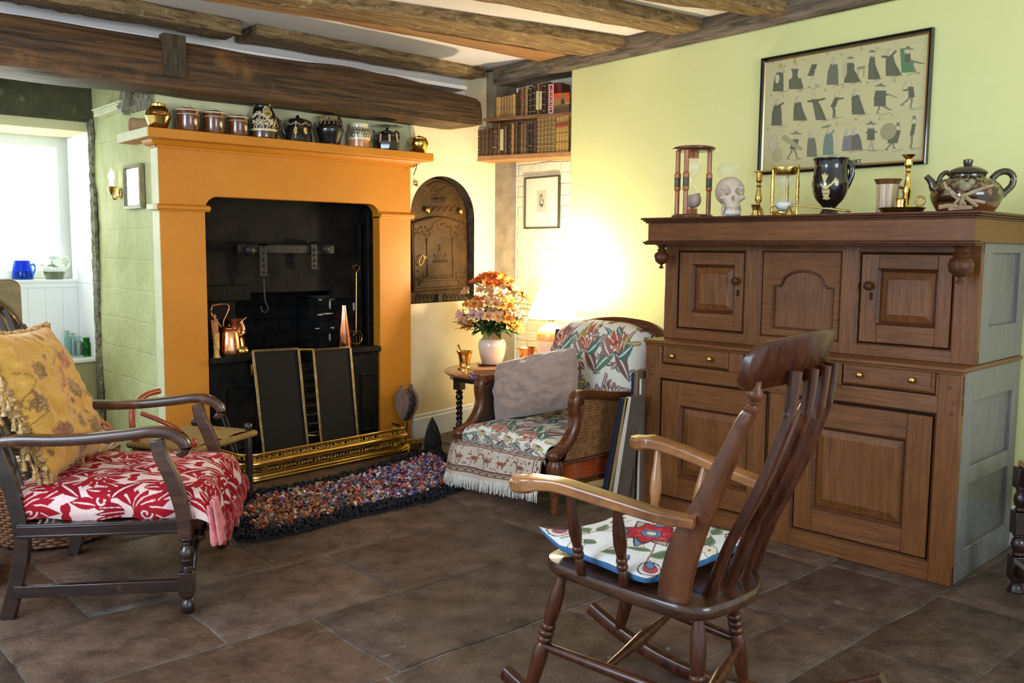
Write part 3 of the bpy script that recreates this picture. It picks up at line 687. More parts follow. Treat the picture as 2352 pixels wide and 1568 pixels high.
u, z = oz(1004, 684); w.box(u - .02, u + .02, D0 - .03, D0, z - .025, z + .025)
mesh('ash_grille', w, m_ovend, ov, smooth=60)
w = MB(); p = pl(944, 427, OW_P - OW_N * .03, OW_N); w.lathe([(.005, 0), (.005, .02), (.012, .026), (.021, .036), (.021, .044), (.012, .05), (.001, .051)], 18, (0, 0, 0), rot('Y', 62))
solo('bell_pull_knob', w, m_brass, 'brass knob on the right edge of the orange surround, above the oven', 'knob', loc=tuple(ony(945, 427, YF + .03)), smooth=50)
w = MB(); w.tube(catmull([ony(957, 377, 4.74), ony(956, 385, 4.742), ony(953, 394, 4.745), ony(950, 402, 4.75)], 5), .003, 6)
a = ony(957, 377, 4.74); solo('bent_hook', w.xf(t=-a), m_irond, 'thin dark hook hanging under the right end of the mantel shelf', 'hook', loc=tuple(a))
# ------------------------------------------------------------------ pattern painter: colour of the thing itself, one value per vertex
class Paint:
    def __init__(s, U, V, base): s.U, s.V = np.asarray(U, float), np.asarray(V, float); s.C = np.tile(np.array(base, float), (len(s.U), 1))
    def put(s, mk, col): s.C[mk] = col; return s
    def el(s, cx, cy, rx, ry, col, ang=0.0):
        a = math.radians(ang); x, y = s.U - cx, s.V - cy; p, q = x * math.cos(a) + y * math.sin(a), -x * math.sin(a) + y * math.cos(a)
        return s.put((p / rx) ** 2 + (q / ry) ** 2 < 1, col)
    def ring(s, cx, cy, r, w, col, ry=None):
        d = np.sqrt(((s.U - cx)) ** 2 + ((s.V - cy) * (r / (ry or r))) ** 2); return s.put(np.abs(d - r) < w / 2, col)
    def line(s, P, w, col, taper=None):
        P = [np.array(p, float) for p in P]; n = len(P) - 1
        for i in range(n):
            a, b = P[i], P[i + 1]; d = b - a; L = d @ d + 1e-12
            t = np.clip(((s.U - a[0]) * d[0] + (s.V - a[1]) * d[1]) / L, 0, 1)
            ww = w if taper is None else w * (1 + (taper - 1) * (i + t) / n)
            s.put((s.U - a[0] - t * d[0]) ** 2 + (s.V - a[1] - t * d[1]) ** 2 < (ww / 2) ** 2, col)
        return s
    def poly(s, P, col):
        P = np.array(P, float); n = len(P); ins = np.zeros(len(s.U), bool); j = n - 1
        for i in range(n):
            xi, yi, xj, yj = *P[i], *P[j]
            c = ((yi > s.V) != (yj > s.V)) & (s.U < (xj - xi) * (s.V - yi) / (yj - yi + 1e-12) + xi); ins ^= c; j = i
        return s.put(ins, col)
    def rect(s, a, b, c, d, col): return s.put((s.U > a) & (s.U < b) & (s.V > c) & (s.V < d), col)
    def leaf(s, x, y, L, w, ang, col, vein=None, bend=0.):
        a = math.radians(ang); X, Y = s.U - x, s.V - y; p, q = (X * math.cos(a) + Y * math.sin(a)) / L, -X * math.sin(a) + Y * math.cos(a)
        q = q - bend * .22 * L * p * p; inn = (p > 0) & (p < 1); h = w * np.sin(np.pi * np.clip(p, 0, 1) ** .8)
        s.put(inn & (np.abs(q) < h), col)
        if vein is not None: s.put(inn & (np.abs(q) < h * .16) & (p > .06) & (p < .9), vein)
        return s
    def spiral(s, cx, cy, r, turns, w, col, a0=0., sg=1):
        P = [(cx + r * (1 - t * .85) * math.cos(math.radians(a0) + sg * turns * 6.283 * t), cy + r * (1 - t * .85) * math.sin(math.radians(a0) + sg * turns * 6.283 * t)) for t in np.linspace(0, 1, int(14 * turns) + 3)]
        return s.line(P, w, col)
    def palm(s, x, y, L, ang, col, gap, n=7, spread=75, wid=.16):    # palmette of rounded lobes
        for k in list(range(n))[::-1]:
            t = (k / (n - 1) - .5) * 2; l = L * (1 - .35 * abs(t)); s.leaf(x, y, l * 1.04, l * wid * 1.25, ang + t * spread, gap); s.leaf(x, y, l, l * wid, ang + t * spread, col, gap if n < 6 else None)
        return s
m_glaze_attr = M('painted_glaze', (1, 1, 1), rough=.12, attr=True, coat=.6)
m_black = M('black_glaze', (.010, .008, .008), rough=.09, coat=.8)
m_brownglaze = M('brown_glaze', (.11, .030, .010), (.15, .045, .014), rough=.12, ns=7, coat=.6)
m_cream_gl = M('cream_glaze', (.78, .66, .38), rough=.2, coat=.4)
m_gold = M('gilt_lustre', (.62, .42, .16), rough=.25, metal=.9)
m_card = M('cardboard', (.50, .30, .14), (.56, .35, .18), rough=.85, ns=20)

FACE = 5.22
def lathe_paint(name, prof, base, paint, parent, n=96, steps=64, mat=None):
    prof = catmull([(r, z, 0) for r, z in prof], 6); L = [0]
    for a, b in zip(prof[:-1], prof[1:]): L.append(L[-1] + math.hypot(b[0] - a[0], b[1] - a[1]))
    w = MB(); rs = np.interp(np.linspace(0, L[-1], steps), L, [p[0] for p in prof]); zs = np.interp(np.linspace(0, L[-1], steps), L, [p[1] for p in prof])
    w.lathe(list(zip(rs, zs)), n); R = max(rs)
    th = np.tile(np.arange(n) / n * 2 * math.pi, steps); th = (th + FACE) % (2 * math.pi) - math.pi   # zero towards the room
    P = Paint(th * R, np.repeat(zs, n), base); paint(P, R)
    return mesh(name, w, mat or m_glaze_attr, parent, cols=P.C, smooth=50)
YM = 4.735
ZM = 1.843
def mt(px, name, label, cat, group=None, y=YM, rz=0): p = ony(px, 300, y); return T(name, label, cat, (p[0], y, ZM), rz, group), mpp((p[0], y, ZM))
def zz(py, px=600, y=YM): return ony(px, py, y)[2] - ZM

# brass ginger jar
t, s_ = mt(364, 'brass_jar', 'round lidded brass jar at the left end of the mantel shelf', 'jar')
def P_(px, pairs): return [(r * s_, zz(py, px) if py else 0) for r, py in pairs]
w = MB(); w.lathe([(.0, 0)] + [(17 * s_, 0), (19 * s_, .006)] + P_(364, [(24, 282), (27, 272)]) + [(28.5 * s_, zz(268, 364)), (27 * s_, zz(266, 364))] + P_(364, [(27, 262), (25, 254), (20, 247), (15, 244)]), 32); mesh('jar_body', w, m_brass, t, smooth=40)
w = MB(); w.lathe(P_(364, [(16.5, 245), (17, 240), (15, 238.5), (8, 237.5), (2, 237), (3.2, 235.5), (3.2, 233.5), (.1, 232)]), 28); mesh('lid', w, m_brass, t, smooth=40)
# cardboard tube behind it
a, b = ony(300, 279, 4.96), ony(404, 285, 4.96); r = 17 * mpp(a)
w = MB(); N = 24
for rr in (r, r * .93): pass
ring = lambda x, q: [(x, 4.96 + q * math.cos(2 * math.pi * k / N), ZM + r + q * math.sin(2 * math.pi * k / N)) for k in range(N)]
vs = ring(a[0], r) + ring(b[0], r) + ring(b[0], r * .93) + ring(a[0], r * .93)
w.add(vs, [(j * N + k, j * N + (k + 1) % N, ((j + 1) % 4) * N + (k + 1) % N, ((j + 1) % 4) * N + k) for j in range(4) for k in range(N)])
solo('cardboard_tube', w, m_card, 'open brown cardboard tube lying at the left end of the mantel shelf', 'tube', smooth=40)
# three brown canisters
def canister(px, rp, base, rim, top, size, med):
    t, s_ = mt(px, 'storage_canister', size + ' brown glazed canister with a cream lion mask on the mantel shelf', 'canister', 'brown lidded canisters'); k = rp * s_
    z1 = zz(rim, px)
    w = MB(); w.lathe([(0, 0), (k * .97, 0), (k, .004), (k, z1 * .82)], 36); w.lathe([(k, z1 * .9), (k * 1.02, z1 * .93), (k * 1.05, z1)], 36, cap=False); mesh('canister_body', w, m_brownglaze, t, smooth=40)
    w = MB(); w.lathe([(k * 1.003, z1 * .82), (k * 1.015, z1 * .83), (k * 1.003, z1 * .845)], 36, cap=False); w.lathe([(k * 1.003, z1 * .845), (k, z1 * .9)], 36, cap=False, m=1); tag(mesh('cream_band', w, [m_cream_gl, m_brownglaze], t, smooth=40), 'thin cream band', None)
    w = MB(); w.lathe([(k * 1.02, z1 - .001), (k * 1.09, z1 + .002), (k * 1.09, z1 + .005), (k * 1.0, z1 + .007)], 36, cap=False)
    zt = zz(top, px); w.lathe([(k * .12, zt - .017), (k * .1, zt - .012), (k * .3, zt - .007), (k * .32, zt - .004), (k * .15, zt)], 18)
    lid = MB(); lid.lathe([(k * 1.0, z1 + .0065), (k * .8, z1 + .013), (k * .4, zt - .018), (k * .1, zt - .015)], 36)
    l = mesh('lid', lid, m_brownglaze, t, smooth=50); tag(mesh('cream_rim_and_knob', w, m_cream_gl, l, smooth=50), 'cream rim and knob', None)
    w = MB(); an = math.radians(med); R = rot('Z', med + 90); c = np.array((k * math.cos(an), k * math.sin(an), z1 * .47))
    w.ell(c, .010, .004, .017, 12, R=R); w.ell(c + np.array((0, 0, -.011)), .006, .005, .008, 8, R=R); w.ell(c + np.array((math.cos(an), math.sin(an), 0)) * .002, .006, .004, .008, 8, R=R)
    tag(mesh('mask_relief', w, m_cream_gl, t, smooth=60), 'cream lion mask in relief', None)
canister(433, 26.5, 298, 256, 241, 'largest', -74); canister(492, 24.5, 304, 262, 250, 'middle-sized', -74); canister(547, 23, 310, 272, 260.5, 'smallest', -66)
# slipware figural jug
t, s_ = mt(605, 'slipware_jug', 'dark slipware jug with a face and cream trailed dots, tallest on the mantel shelf', 'jug')
CR, BK, BR, YE = (.72, .60, .36), (.012, .009, .008), (.07, .028, .012), (.42, .30, .06)
def pt(P, R):
    H = zz(236, 605)
    P.rect(-9, 9, 0, .2 * H, BR)
    for z, w_ in ((.215, .006), (.25, .004), (.33, .003)): P.rect(-9, 9, z * H - w_ / 2, z * H + w_ / 2, CR)
    for k in range(26):
        u = (-1.5 + 3 * k / 25) * R; P.ring(u, (.30 + .0 * k) * H if k % 4 == 0 else .47 * H + .05 * H * math.sin(k * 1.7), .006 if k % 2 else .009, .0035, CR)
    for k in range(9):
        P.spiral((-1.35 + .22 * k) * R, (.64 + .06 * math.sin(k * 2)) * H, .013, 1.2, .0035, CR, k * 50)
    for k in range(16): P.el((-.75 + .1 * k) * R, (.70 - .028 * abs(k - 5)) * H, .005, .005, CR)
    for k in range(14): P.el((-.6 + .12 * k) * R, (.40 + .03 * math.sin(k * 2.3)) * H, .005, .004, YE if k % 3 == 0 else CR)
    P.el(.42 * R, .72 * H, .027, .030, YE); P.ring(.42 * R, .72 * H, .030, .004, CR)
    for dx in (-.010, .012): P.el(.42 * R + dx, .745 * H, .007, .006, CR); P.el(.42 * R + dx, .745 * H, .003, .003, BK)
    P.line([(.42 * R - .002, .735 * H), (.42 * R + .003, .705 * H)], .004, CR); P.line([(.42 * R - .01, .675 * H), (.42 * R, .665 * H), (.42 * R + .011, .678 * H)], .004, BK)
lathe_paint('jug_body', [(0.001, 0), (28 * s_, 0), (31 * s_, .006), (31.5 * s_, zz(300, 605)), (31 * s_, zz(285, 605)), (30 * s_, zz(272, 605)), (26 * s_, zz(260, 605)), (21 * s_, zz(250, 605)), (22 * s_, zz(243, 605)), (26 * s_, zz(236, 605)), (23 * s_, zz(236, 605)), (19 * s_, zz(248, 605))], BK, pt, t)
w = MB(); w.tube(catmull([(.8 * 30 * s_, .02, zz(272, 605)), (33 * s_, 0, zz(268, 605)), (40 * s_, -.01, zz(284, 605)), (38 * s_, -.01, zz(296, 605)), (30 * s_, 0, zz(294, 605))], 5), .008, 8); mesh('handle', w, m_brownglaze, t, smooth=60)
# tall black teapot with garlands
def spout(mb, pts, r0, r1, n=10): P = catmull(pts, 6); mb.tube(P, [r0 + (r1 - r0) * (i / (len(P) - 1)) ** .7 for i in range(len(P))], n)
t, s_ = mt(684, 'black_teapot', 'tall tapered black teapot with cream garlands on the mantel shelf', 'teapot')
Q = lambda px, py, c=684: ((px - c) * s_, 0, zz(py, px))
def pt(P, R):
    H = zz(275, 684)
    for c in (-1.55, -.62, .3, 1.25):
        P.line([(c * R + (k / 8 - .5) * R * .9, H * .86 - .016 * math.sin(math.pi * k / 8)) for k in range(9)], .006, (.5, .33, .2))
    for c in (-.15, .62):
        P.line([(c * R, H * .82), (c * R, H * .14)], .0028, (.55, .5, .4)); P.el(c * R, H * .47, .011, .019, (.62, .45, .12)); P.ring(c * R, H * .47, .0095, .002, (.9, .75, .35), .016); P.el(c * R, H * .47, .003, .006, (.35, .18, .04))
lathe_paint('pot_body', [(.001, 0), (32 * s_, 0), (33 * s_, .004), (30 * s_, zz(300, 684)), (25 * s_, zz(282, 684)), (23 * s_, zz(276, 684)), (19 * s_, zz(274.5, 684))], BK, pt, t)
w = MB(); w.lathe([(20 * s_, zz(275.5, 684)), (17 * s_, zz(274, 684)), (6 * s_, zz(270, 684)), (2 * s_, zz(269.5, 684)), (5 * s_, zz(267.5, 684)), (.1 * s_, zz(263.5, 684))], 20); mesh('lid', w, m_black, t, smooth=40)
w = MB(); spout(w, [Q(660, 314), Q(650, 306), Q(645, 290), Q(641, 279), Q(635, 275)], .014, .006); mesh('spout', w, m_black, t, smooth=60)
w = MB(); w.tube(catmull([Q(701, 282), Q(710, 279), Q(718, 285), Q(716, 297), Q(706, 308)], 6), .006, 8); mesh('handle', w, m_black, t, smooth=60)
# black lustre jug with key band
t, s_ = mt(756, 'black_jug', 'black jug with a gilt key pattern round its neck on the mantel shelf', 'jug')
Q = lambda px, py: ((px - 756) * s_, 0, zz(py, px))
def pt(P, R):
    H = zz(267, 756); z0, z1 = H * .8, H * .97
    P.rect(-9, 9, z0, z1, (.40, .27, .12))
    for k in range(-9, 10):
        u = k * .024; e = .0035
        P.line([(u, z0 + .004), (u, z1 - .003), (u + .016, z1 - .003), (u + .016, z0 + .010), (u + .008, z0 + .010), (u + .008, z1 - .010)], e, BK)
    for k in range(-7, 8): P.leaf(k * .03, H * .79, .020, .004, -90, (.5, .4, .25))
lathe_paint('jug_body', [(.001, 0), (23 * s_, 0), (24 * s_, .004), (28 * s_, zz(318, 756)), (32.5 * s_, zz(303, 756)), (32 * s_, zz(293, 756)), (26 * s_, zz(281, 756)), (21.5 * s_, zz(277, 756)), (21 * s_, zz(268, 756)), (19.5 * s_, zz(268, 756)), (19 * s_, zz(276, 756))], BK, pt, t)
w = MB(); q0, q1, q2 = Q(744, 277), Q(722, 265.5), Q(744, 268)
w.add([(q0[0], -.018, q0[2]), (q0[0], .018, q0[2]), q1, (q2[0], -.022, q2[2]), (q2[0], .022, q2[2]), (q0[0] - .012, 0, q0[2] - .004)], [(0, 5, 2), (5, 1, 2), (0, 2, 3), (1, 4, 2), (0, 3, 4, 1)]); mesh('pouring_lip', w, m_gold, t, smooth=50)
w = MB(); w.tube(catmull([Q(772, 276), Q(781, 271), Q(789, 284), Q(786, 302), Q(779, 314)], 6), .006, 8, flat=1.4); mesh('handle', w, m_black, t, smooth=60)
# cream and terracotta pot with lettering
t, s_ = mt(825, 'lettered_pot', 'cream and terracotta pot with black lettering on the mantel shelf', 'pot')
def pt(P, R):
    H = zz(285, 825); K = (.02, .015, .012); P.rect(-9, 9, 0, .33 * H, (.62, .24, .10))
    for z, w_ in ((.345, .005), (.385, .003), (.68, .004)): P.rect(-9, 9, z * H - w_ / 2, z * H + w_ / 2, K if z > .36 else (.9, .8, .6))
    for k in range(-7, 8):
        P.ring(k * .021, .70 * H, .017, .003, K); P.el(k * .021, .74 * H, .004, .006, K); P.el(k * .021 + .0105, .87 * H, .003, .003, K)
    z0, z1, e, h = .43 * H, .62 * H, .0042, .2 * H
    P.line([(-.070, z0), (-.070, z1), (-.056, z0), (-.056, z1)], e, K)                                     # N
    P.line([(-.046, z0), (-.046, z1), (-.040, z1), (-.031, z1 - .006), (-.030, z0 + .008), (-.038, z0), (-.046, z0)], e, K)   # D
    P.line([(-.020, z1), (-.012, (z0 + z1) / 2)], e, K); P.line([(-.002, z1), (-.012, (z0 + z1) / 2), (-.013, z0)], e, K)      # Y
    P.rect(.012, .014, .42 * H, .66 * H, K)
    for k in range(3): P.ring(.030 + .018 * k, .48 * H, .007, .004, K); P.ring(.026 + .018 * k, .59 * H, .006, .004, K); P.line([(.018 + .018 * k, .44 * H), (.034 + .018 * k, .64 * H)], .003, K)
lathe_paint('pot_body', [(.001, 0), (24 * s_, 0), (25.5 * s_, .006), (26 * s_, zz(318, 825)), (26 * s_, zz(309, 825)), (25 * s_, zz(302, 825)), (21 * s_, zz(299, 825)), (21 * s_, zz(286, 825)), (19.5 * s_, zz(286, 825)), (19 * s_, zz(298, 825))], (.74, .66, .42), pt, t, n=140)
w = MB(); w.tube(catmull([(.9 * 25 * s_, .03, .035), (25 * s_ + .018, .05, .045), (25 * s_ + .012, .04, .085), (20 * s_, .02, .09)], 6), .006, 8); mesh('handle', w, m_cream_gl, t, smooth=60)
# small faceted black teapot
t, s_ = mt(889, 'black_teapot', 'small squat black teapot with upright cream stripes on the mantel shelf', 'teapot')
Q = lambda px, py: ((px - 889) * s_, 0, zz(py, px))
w = MB(); w.lathe([(0, 0), (24 * s_, 0), (27 * s_, .005), (28.5 * s_, zz(328, 889)), (25 * s_, zz(310, 889)), (20 * s_, zz(307, 889)), (16 * s_, zz(306, 889))], 8, R=rot('Z', 22.5)); mesh('pot_body', w, m_black, t, bevel=.003, smooth=30)
w = MB(); w.lathe([(17 * s_, zz(306.5, 889)), (17 * s_, zz(304, 889)), (8 * s_, zz(300, 889)), (2.5 * s_, zz(298.5, 889)), (2.2 * s_, zz(297, 889)), (4 * s_, zz(295, 889)), (3.8 * s_, zz(292.5, 889)), (.1, zz(291, 889))], 20); mesh('lid', w, m_black, t, smooth=40)
w = MB(); spout(w, [Q(866, 326), Q(858, 318), Q(856, 307), Q(851, 298)], .012, .005); mesh('spout', w, m_black, t, smooth=60)
w = MB(); w.tube(catmull([Q(909, 309), Q(914, 302), Q(922, 309), Q(920, 322), Q(913, 329)], 6), .0055, 8); mesh('handle', w, m_black, t, smooth=60)
for an in (-157.5, -112.5, -67.5):
    w = MB(); a = math.radians(an); e = lambda r, z: (r * math.cos(a) * 1.01, r * math.sin(a) * 1.01, z)
    w.tube([e(28.5 * s_, zz(328, 889)), e(25 * s_, zz(310.5, 889))], .006, 6, flat=.6); tag(mesh('cream_stripe', w, M('biscuit_stripe', (.62, .43, .27), rough=.3) if an < -150 else bpy.data.materials['biscuit_stripe'], t), 'cream gilded stripe', None)
# little brass pot
t, s_ = mt(962, 'brass_pot', 'small round lidded brass pot at the right end of the mantel shelf', 'pot')
w = MB(); w.lathe([(0, 0), (13 * s_, 0), (14 * s_, .004)] + [(r * s_, zz(py, 962)) for r, py in ((19, 339), (22, 330), (20, 322), (16, 319))], 28); mesh('pot_body', w, m_brass, t, smooth=50)
w = MB(); w.lathe([(r * s_, zz(py, 962)) for r, py in ((18, 320), (18, 317.5), (13, 314.5), (5, 313), (4, 312), (.1, 311))], 28); mesh('lid', w, m_brass, t, smooth=40)
w = MB(); w.tube(catmull([(-20 * s_, 0, zz(334, 962)), (-24 * s_, -.005, zz(338, 962)), (-26 * s_, -.008, zz(342, 962)), (-21 * s_, -.008, zz(345, 962))], 4), .004, 6); mesh('tap', w, m_brassd, t, smooth=60)
# ------------------------------------------------------------------ on the side of the chimney breast
S_X = XL - .006
t = T('wall_sconce', 'brass wall sconce with a white candle bulb beside the small mirror', 'wall light', (0, 0, 0))
c = onx(276, 440, S_X)
w = MB(); w.lathe([(.001, 0), (.03, 0), (.032, .006), (.02, .014), (.001, .015)], 20, (S_X, c[1], c[2] - .01), rot('Y', -90)); w.tube(catmull([(S_X, c[1], c[2] - .01), (S_X - .03, c[1], c[2] - .045), (S_X - .045, c[1], c[2] - .02)], 6), .005, 7)
w.lathe([(.008, -.02), (.016, -.006), (.026, .026), (.024, .026), (.012, 0)], 18, (S_X - .045, c[1], c[2])); mesh('sconce_arm', w, m_brass, t, smooth=50)
m_bulb = M('lit_candle_bulb', (1, .97, .88), rough=.3, emis=(1, .93, .78), es=2.2)
w = MB(); w.lathe([(.012, .0), (.0125, .045), (.010, .05), (.016, .065), (.018, .08), (.012, .1), (.003, .116), (.0005, .122)], 16, (S_X - .045, c[1], c[2] + .005)); mesh('candle_bulb', w, m_bulb, t, smooth=60)
t = T('small_mirror', 'small upright mirror in a gilt-edged frame on the pale green chimney side', 'mirror', (0, 0, 0))
a, b = onx(290, 382, S_X), onx(334, 478, S_X); y0, y1, z0, z1 = b[1], a[1], b[2] + .0, a[2]
w = MB(); rs = [(y0, y1, z0, z1, S_X), (y0, y1, z0, z1, S_X - .022), (y0 + .016, y1 - .016, z0 + .016, z1 - .016, S_X - .026), (y0 + .022, y1 - .022, z0 + .022, z1 - .022, S_X - .014)]
w.rings(rs, cap=False, ax='x'); mesh('mirror_frame', w, M('olive_gilt_frame', (.16, .14, .06), (.26, .22, .09), rough=.4, ns=20), t, smooth=0)
w = MB(); w.rings([(y0 + .02, y1 - .02, z0 + .02, z1 - .02, S_X - .015)], ax='x'); m_mir = M('mirror_glass', (.92, .95, .93), rough=.02, metal=1); mesh('mirror_glass', w, m_mir, t, smooth=0)
a, b = onx(236, 262, S_X), onx(301, 232, S_X)
w = MB(); w.box(S_X - .05, S_X, b[1], a[1], a[2] - .02, a[2] + .012); w.box(S_X - .062, S_X, b[1] - .005, a[1] + .005, a[2] + .012, a[2] + .02)
solo('wall_bracket_shelf', w, m_return, 'narrow cream painted bracket shelf high on the chimney side', 'shelf', bevel=.003)
w = MB(); c = onx(288, 222, S_X - .03); w.box(-.022, .022, -.03, .03, -.075, .075); w.box(-.02, .02, -.05, .05, -.085, -.07)
solo('metal_box', w.xf(R=rot('X', 32)), M('grey_metal', (.42, .42, .34), rough=.35, metal=.6), 'tilted grey metal box under the beam above the bracket shelf', 'box', loc=tuple(c), bevel=.004)
w = MB(); a = onx(305, 235, S_X); w.box(S_X - .01, S_X + .02, YF + .03, a[1], 1.965, 2.06); solo('trim_dark_patch', w, m_rough, None, None)['kind'] = 'structure'  # small dark rough patch on the chimney side, under the beam
# ------------------------------------------------------------------ the oak press cupboard
def oak(name, a, b, st, rough=.33, **k): return M(name, a, b, rough=rough, ns=5, st=st, lo=.22, hi=.8, dist=.5, bump=.25, bs=7, coat=.05, spec=.28, c3=tuple(x * .42 for x in a), s3=1.8, lo3=.5, hi3=.82, **k)
m_oakv = oak('polished_oak_upright', (.095, .033, .009), (.225, .086, .025), (14, 14, 1.1))
m_oakh = oak('polished_oak_rail', (.095, .033, .009), (.225, .086, .025), (1.1, 14, 14))
m_oakd = oak('dark_oak_moulding', (.045, .014, .006), (.12, .040, .014), (3, 14, 14), rough=.28)
m_oaks = oak('oak_side_grey_sheen', (.125, .118, .112), (.215, .205, .195), (14, 14, 1.1), rough=.3)  # grey window reflection on this end put into the oak's colour
m_gap = M('dark_gap', (.012, .006, .004), rough=.9)
CO = onz(2182.5, 1348.7); CD = _n((.0488, -.9988, 0)); CN = np.array((-CD[1], CD[0], 0))
CA = math.atan2(CD[1], CD[0])
def cu(px, py, y=0.): p = pl(px, py, CO + CN * y, CN); return np.array(((p - CO) @ CD, p[2]))
cb = T('oak_cupboard', 'large old carved oak press cupboard against the yellow wall', 'cupboard', tuple(CO), CA)
UL, ZL1, ZT = -1.444, .828, 1.402; DEP = .66; UY = .125
def stick(u0, u1, z0, z1, y0, y1, m_, nm, par=cb, bev=.003): return mesh(nm, MB().box(u0, u1, y0, y1, z0, z1), m_, par, bevel=bev)
# lower stage
w = MB(); w.box(UL + .02, -.03, .02, DEP, .06, ZL1 - .02); mesh('lower_case', w, m_gap, cb, smooth=0)
zd0 = cu(2130, 1286)[1]; L = dict()
stl = [(UL, cu(1517, 874)[0] - .004), (cu(1764, 950)[0] + .004, cu(1818, 1150)[0] - .004), (cu(2148, 960)[0] + .003, 0)]
for k_, (a, b) in enumerate(stl): stick(a, b, 0, ZL1 - .016 if k_ != 1 else cu(2150, 954)[1] + .004, 0, .03, m_oakv, 'stile')
zr0, zr1 = cu(2150, 954)[1] + .004, cu(2150, 908)[1] - .002
stick(UL, 0, 0.0, zd0 - .004, .002, .03, m_oakh, 'bottom_rail'); stick(UL, 0, zr0, zr1, .002, .03, m_oakh, 'middle_rail'); stick(UL, 0, cu(1933, 826)[1] + .004, ZL1 - .016, .002, .03, m_oakh, 'top_rail')
dr = []
for a, b in ((1521, 1671), (1708, 1890), (1936, 2148)): dr.append((cu(a, 830)[0], cu(b, 860)[0]))
for (a, b), (c, d) in zip(dr[:-1], dr[1:]): stick(b + .003, c - .003, zr1, cu(1933, 826)[1] + .006, .001, .03, m_oakv, 'muntin')
stick(UL + .0, dr[0][0] - .003, zr1, .8, .0015, .03, m_oakv, 'muntin'); stick(dr[2][1] + .003, 0, zr1, .8, .0015, .03, m_oakv, 'muntin')
zk0, zk1 = zr1 + .006, cu(1933, 826)[1] - .002
def knob(par, u, z, y, r, m_): 
    w = MB(); w.lathe([(r * .55, 0), (r * .45, .006), (r * .8, .012), (r, .02), (r * .8, .028), (.001, .031)], 16, (u, y, z), rot('X', 90)); return w
for (a, b), kn in zip(dr, (((1547, 817), (1633, 824)), ((1745, 838), (1850, 850)), ((1977, 860), (2097, 872)))):
    w = MB(); w.box(a, b, .006, .4, zk0, zk1); w.rings([(a + .002, b - .002, zk0 + .002, zk1 - .002, .005), (a + .008, b - .008, zk0 + .008, zk1 - .008, -.004), (a + .014, b - .014, zk0 + .014, zk1 - .014, .002)])
    d_ = mesh('drawer', w, m_oakh, cb, bevel=.001)
    for q in kn: u, z = cu(*q); tag(mesh('knob', knob(d_, u, z, .004, .0135, 0), m_brass, d_, smooth=60), 'small brass knob', None)
def framed_door(u0, u1, z0, z1, y, pu0, pu1, pz0, pz1, par=cb, nm='door'):
    w = MB()
    for q in ((u0, pu0, z0, z1), (pu1, u1, z0, z1)): w.box(q[0], q[1], y, y + .025, q[2], q[3])
    w.box(pu0, pu1, y + .001, y + .025, pz1, z1, 1); w.box(pu0, pu1, y + .001, y + .025, z0, pz0, 1)
    d_ = mesh(nm, w, [m_oakv, m_oakh], par, bevel=.0025)
    w = MB(); w.rings([(pu0 - .004, pu1 + .004, pz0 - .004, pz1 + .004, y), (pu0 - .001, pu1 + .001, pz0 - .001, pz1 + .001, y - .004), (pu0 + .008, pu1 - .008, pz0 + .008, pz1 - .008, y + .004), (pu0 + .012, pu1 - .012, pz0 + .012, pz1 - .012, y + .014)], cap=False); mesh('panel_moulding', w, m_oakd, d_, smooth=0)
    f = min(.04, (pu1 - pu0) * .16)
    w = MB(); w.rings([(pu0 + .010, pu1 - .010, pz0 + .010, pz1 - .010, y + .014), (pu0 + f, pu1 - f, pz0 + f, pz1 - f, y + .003), (pu0 + f + .003, pu1 - f - .003, pz0 + f + .003, pz1 - f - .003, y + .0005)]); mesh('raised_panel', w, m_oakv, d_, smooth=0)
    return d_
def edge(u0, u1, z0, z1, y, par=cb): w = MB(); w.rings([(u0 - .006, u1 + .006, z0 - .006, z1 + .006, y + .002), (u0 - .004, u1 + .004, z0 - .004, z1 + .004, y - .005), (u0, u1, z0, z1, y - .001), (u0, u1, z0, z1, y + .01)], cap=False); return mesh('opening_bead', w, m_oakd, par, smooth=0)
a = cu(1517, 876)[0]; b = cu(1760, 1000)[0]
d1 = framed_door(a + .006, b - .008, zd0 + .004, zr0 - .008, .004, cu(1560, 1000)[0], cu(1716, 1000)[0], cu(1712, 1128)[1], cu(1560, 932)[1])
edge(a, b, zd0, zr0, .0)
a = cu(1822, 1100)[0]; b = cu(2139, 1100)[0]
d2 = framed_door(a + .004, b - .008, zd0 + .003, zr0 - .012, .003, cu(1866, 1080)[0], cu(2075, 1100)[0], cu(2068, 1210)[1], cu(2080, 1010)[1])
edge(a, b, zd0, zr0, .0)
u, z = cu(1845, 1035); tag(mesh('knob', knob(d2, u, z, .002, .0135, 0), m_brass, d2, smooth=60), 'small brass knob', None)
# shelf between the stages
w = MB(); w.box(UL - .008, .008, -.012, DEP, ZL1 - .016, ZL1); w.box(UL - .002, .002, -.006, .05, ZL1 - .026, ZL1 - .016); mesh('waist_moulding', w, m_oakh, cb, bevel=.004)
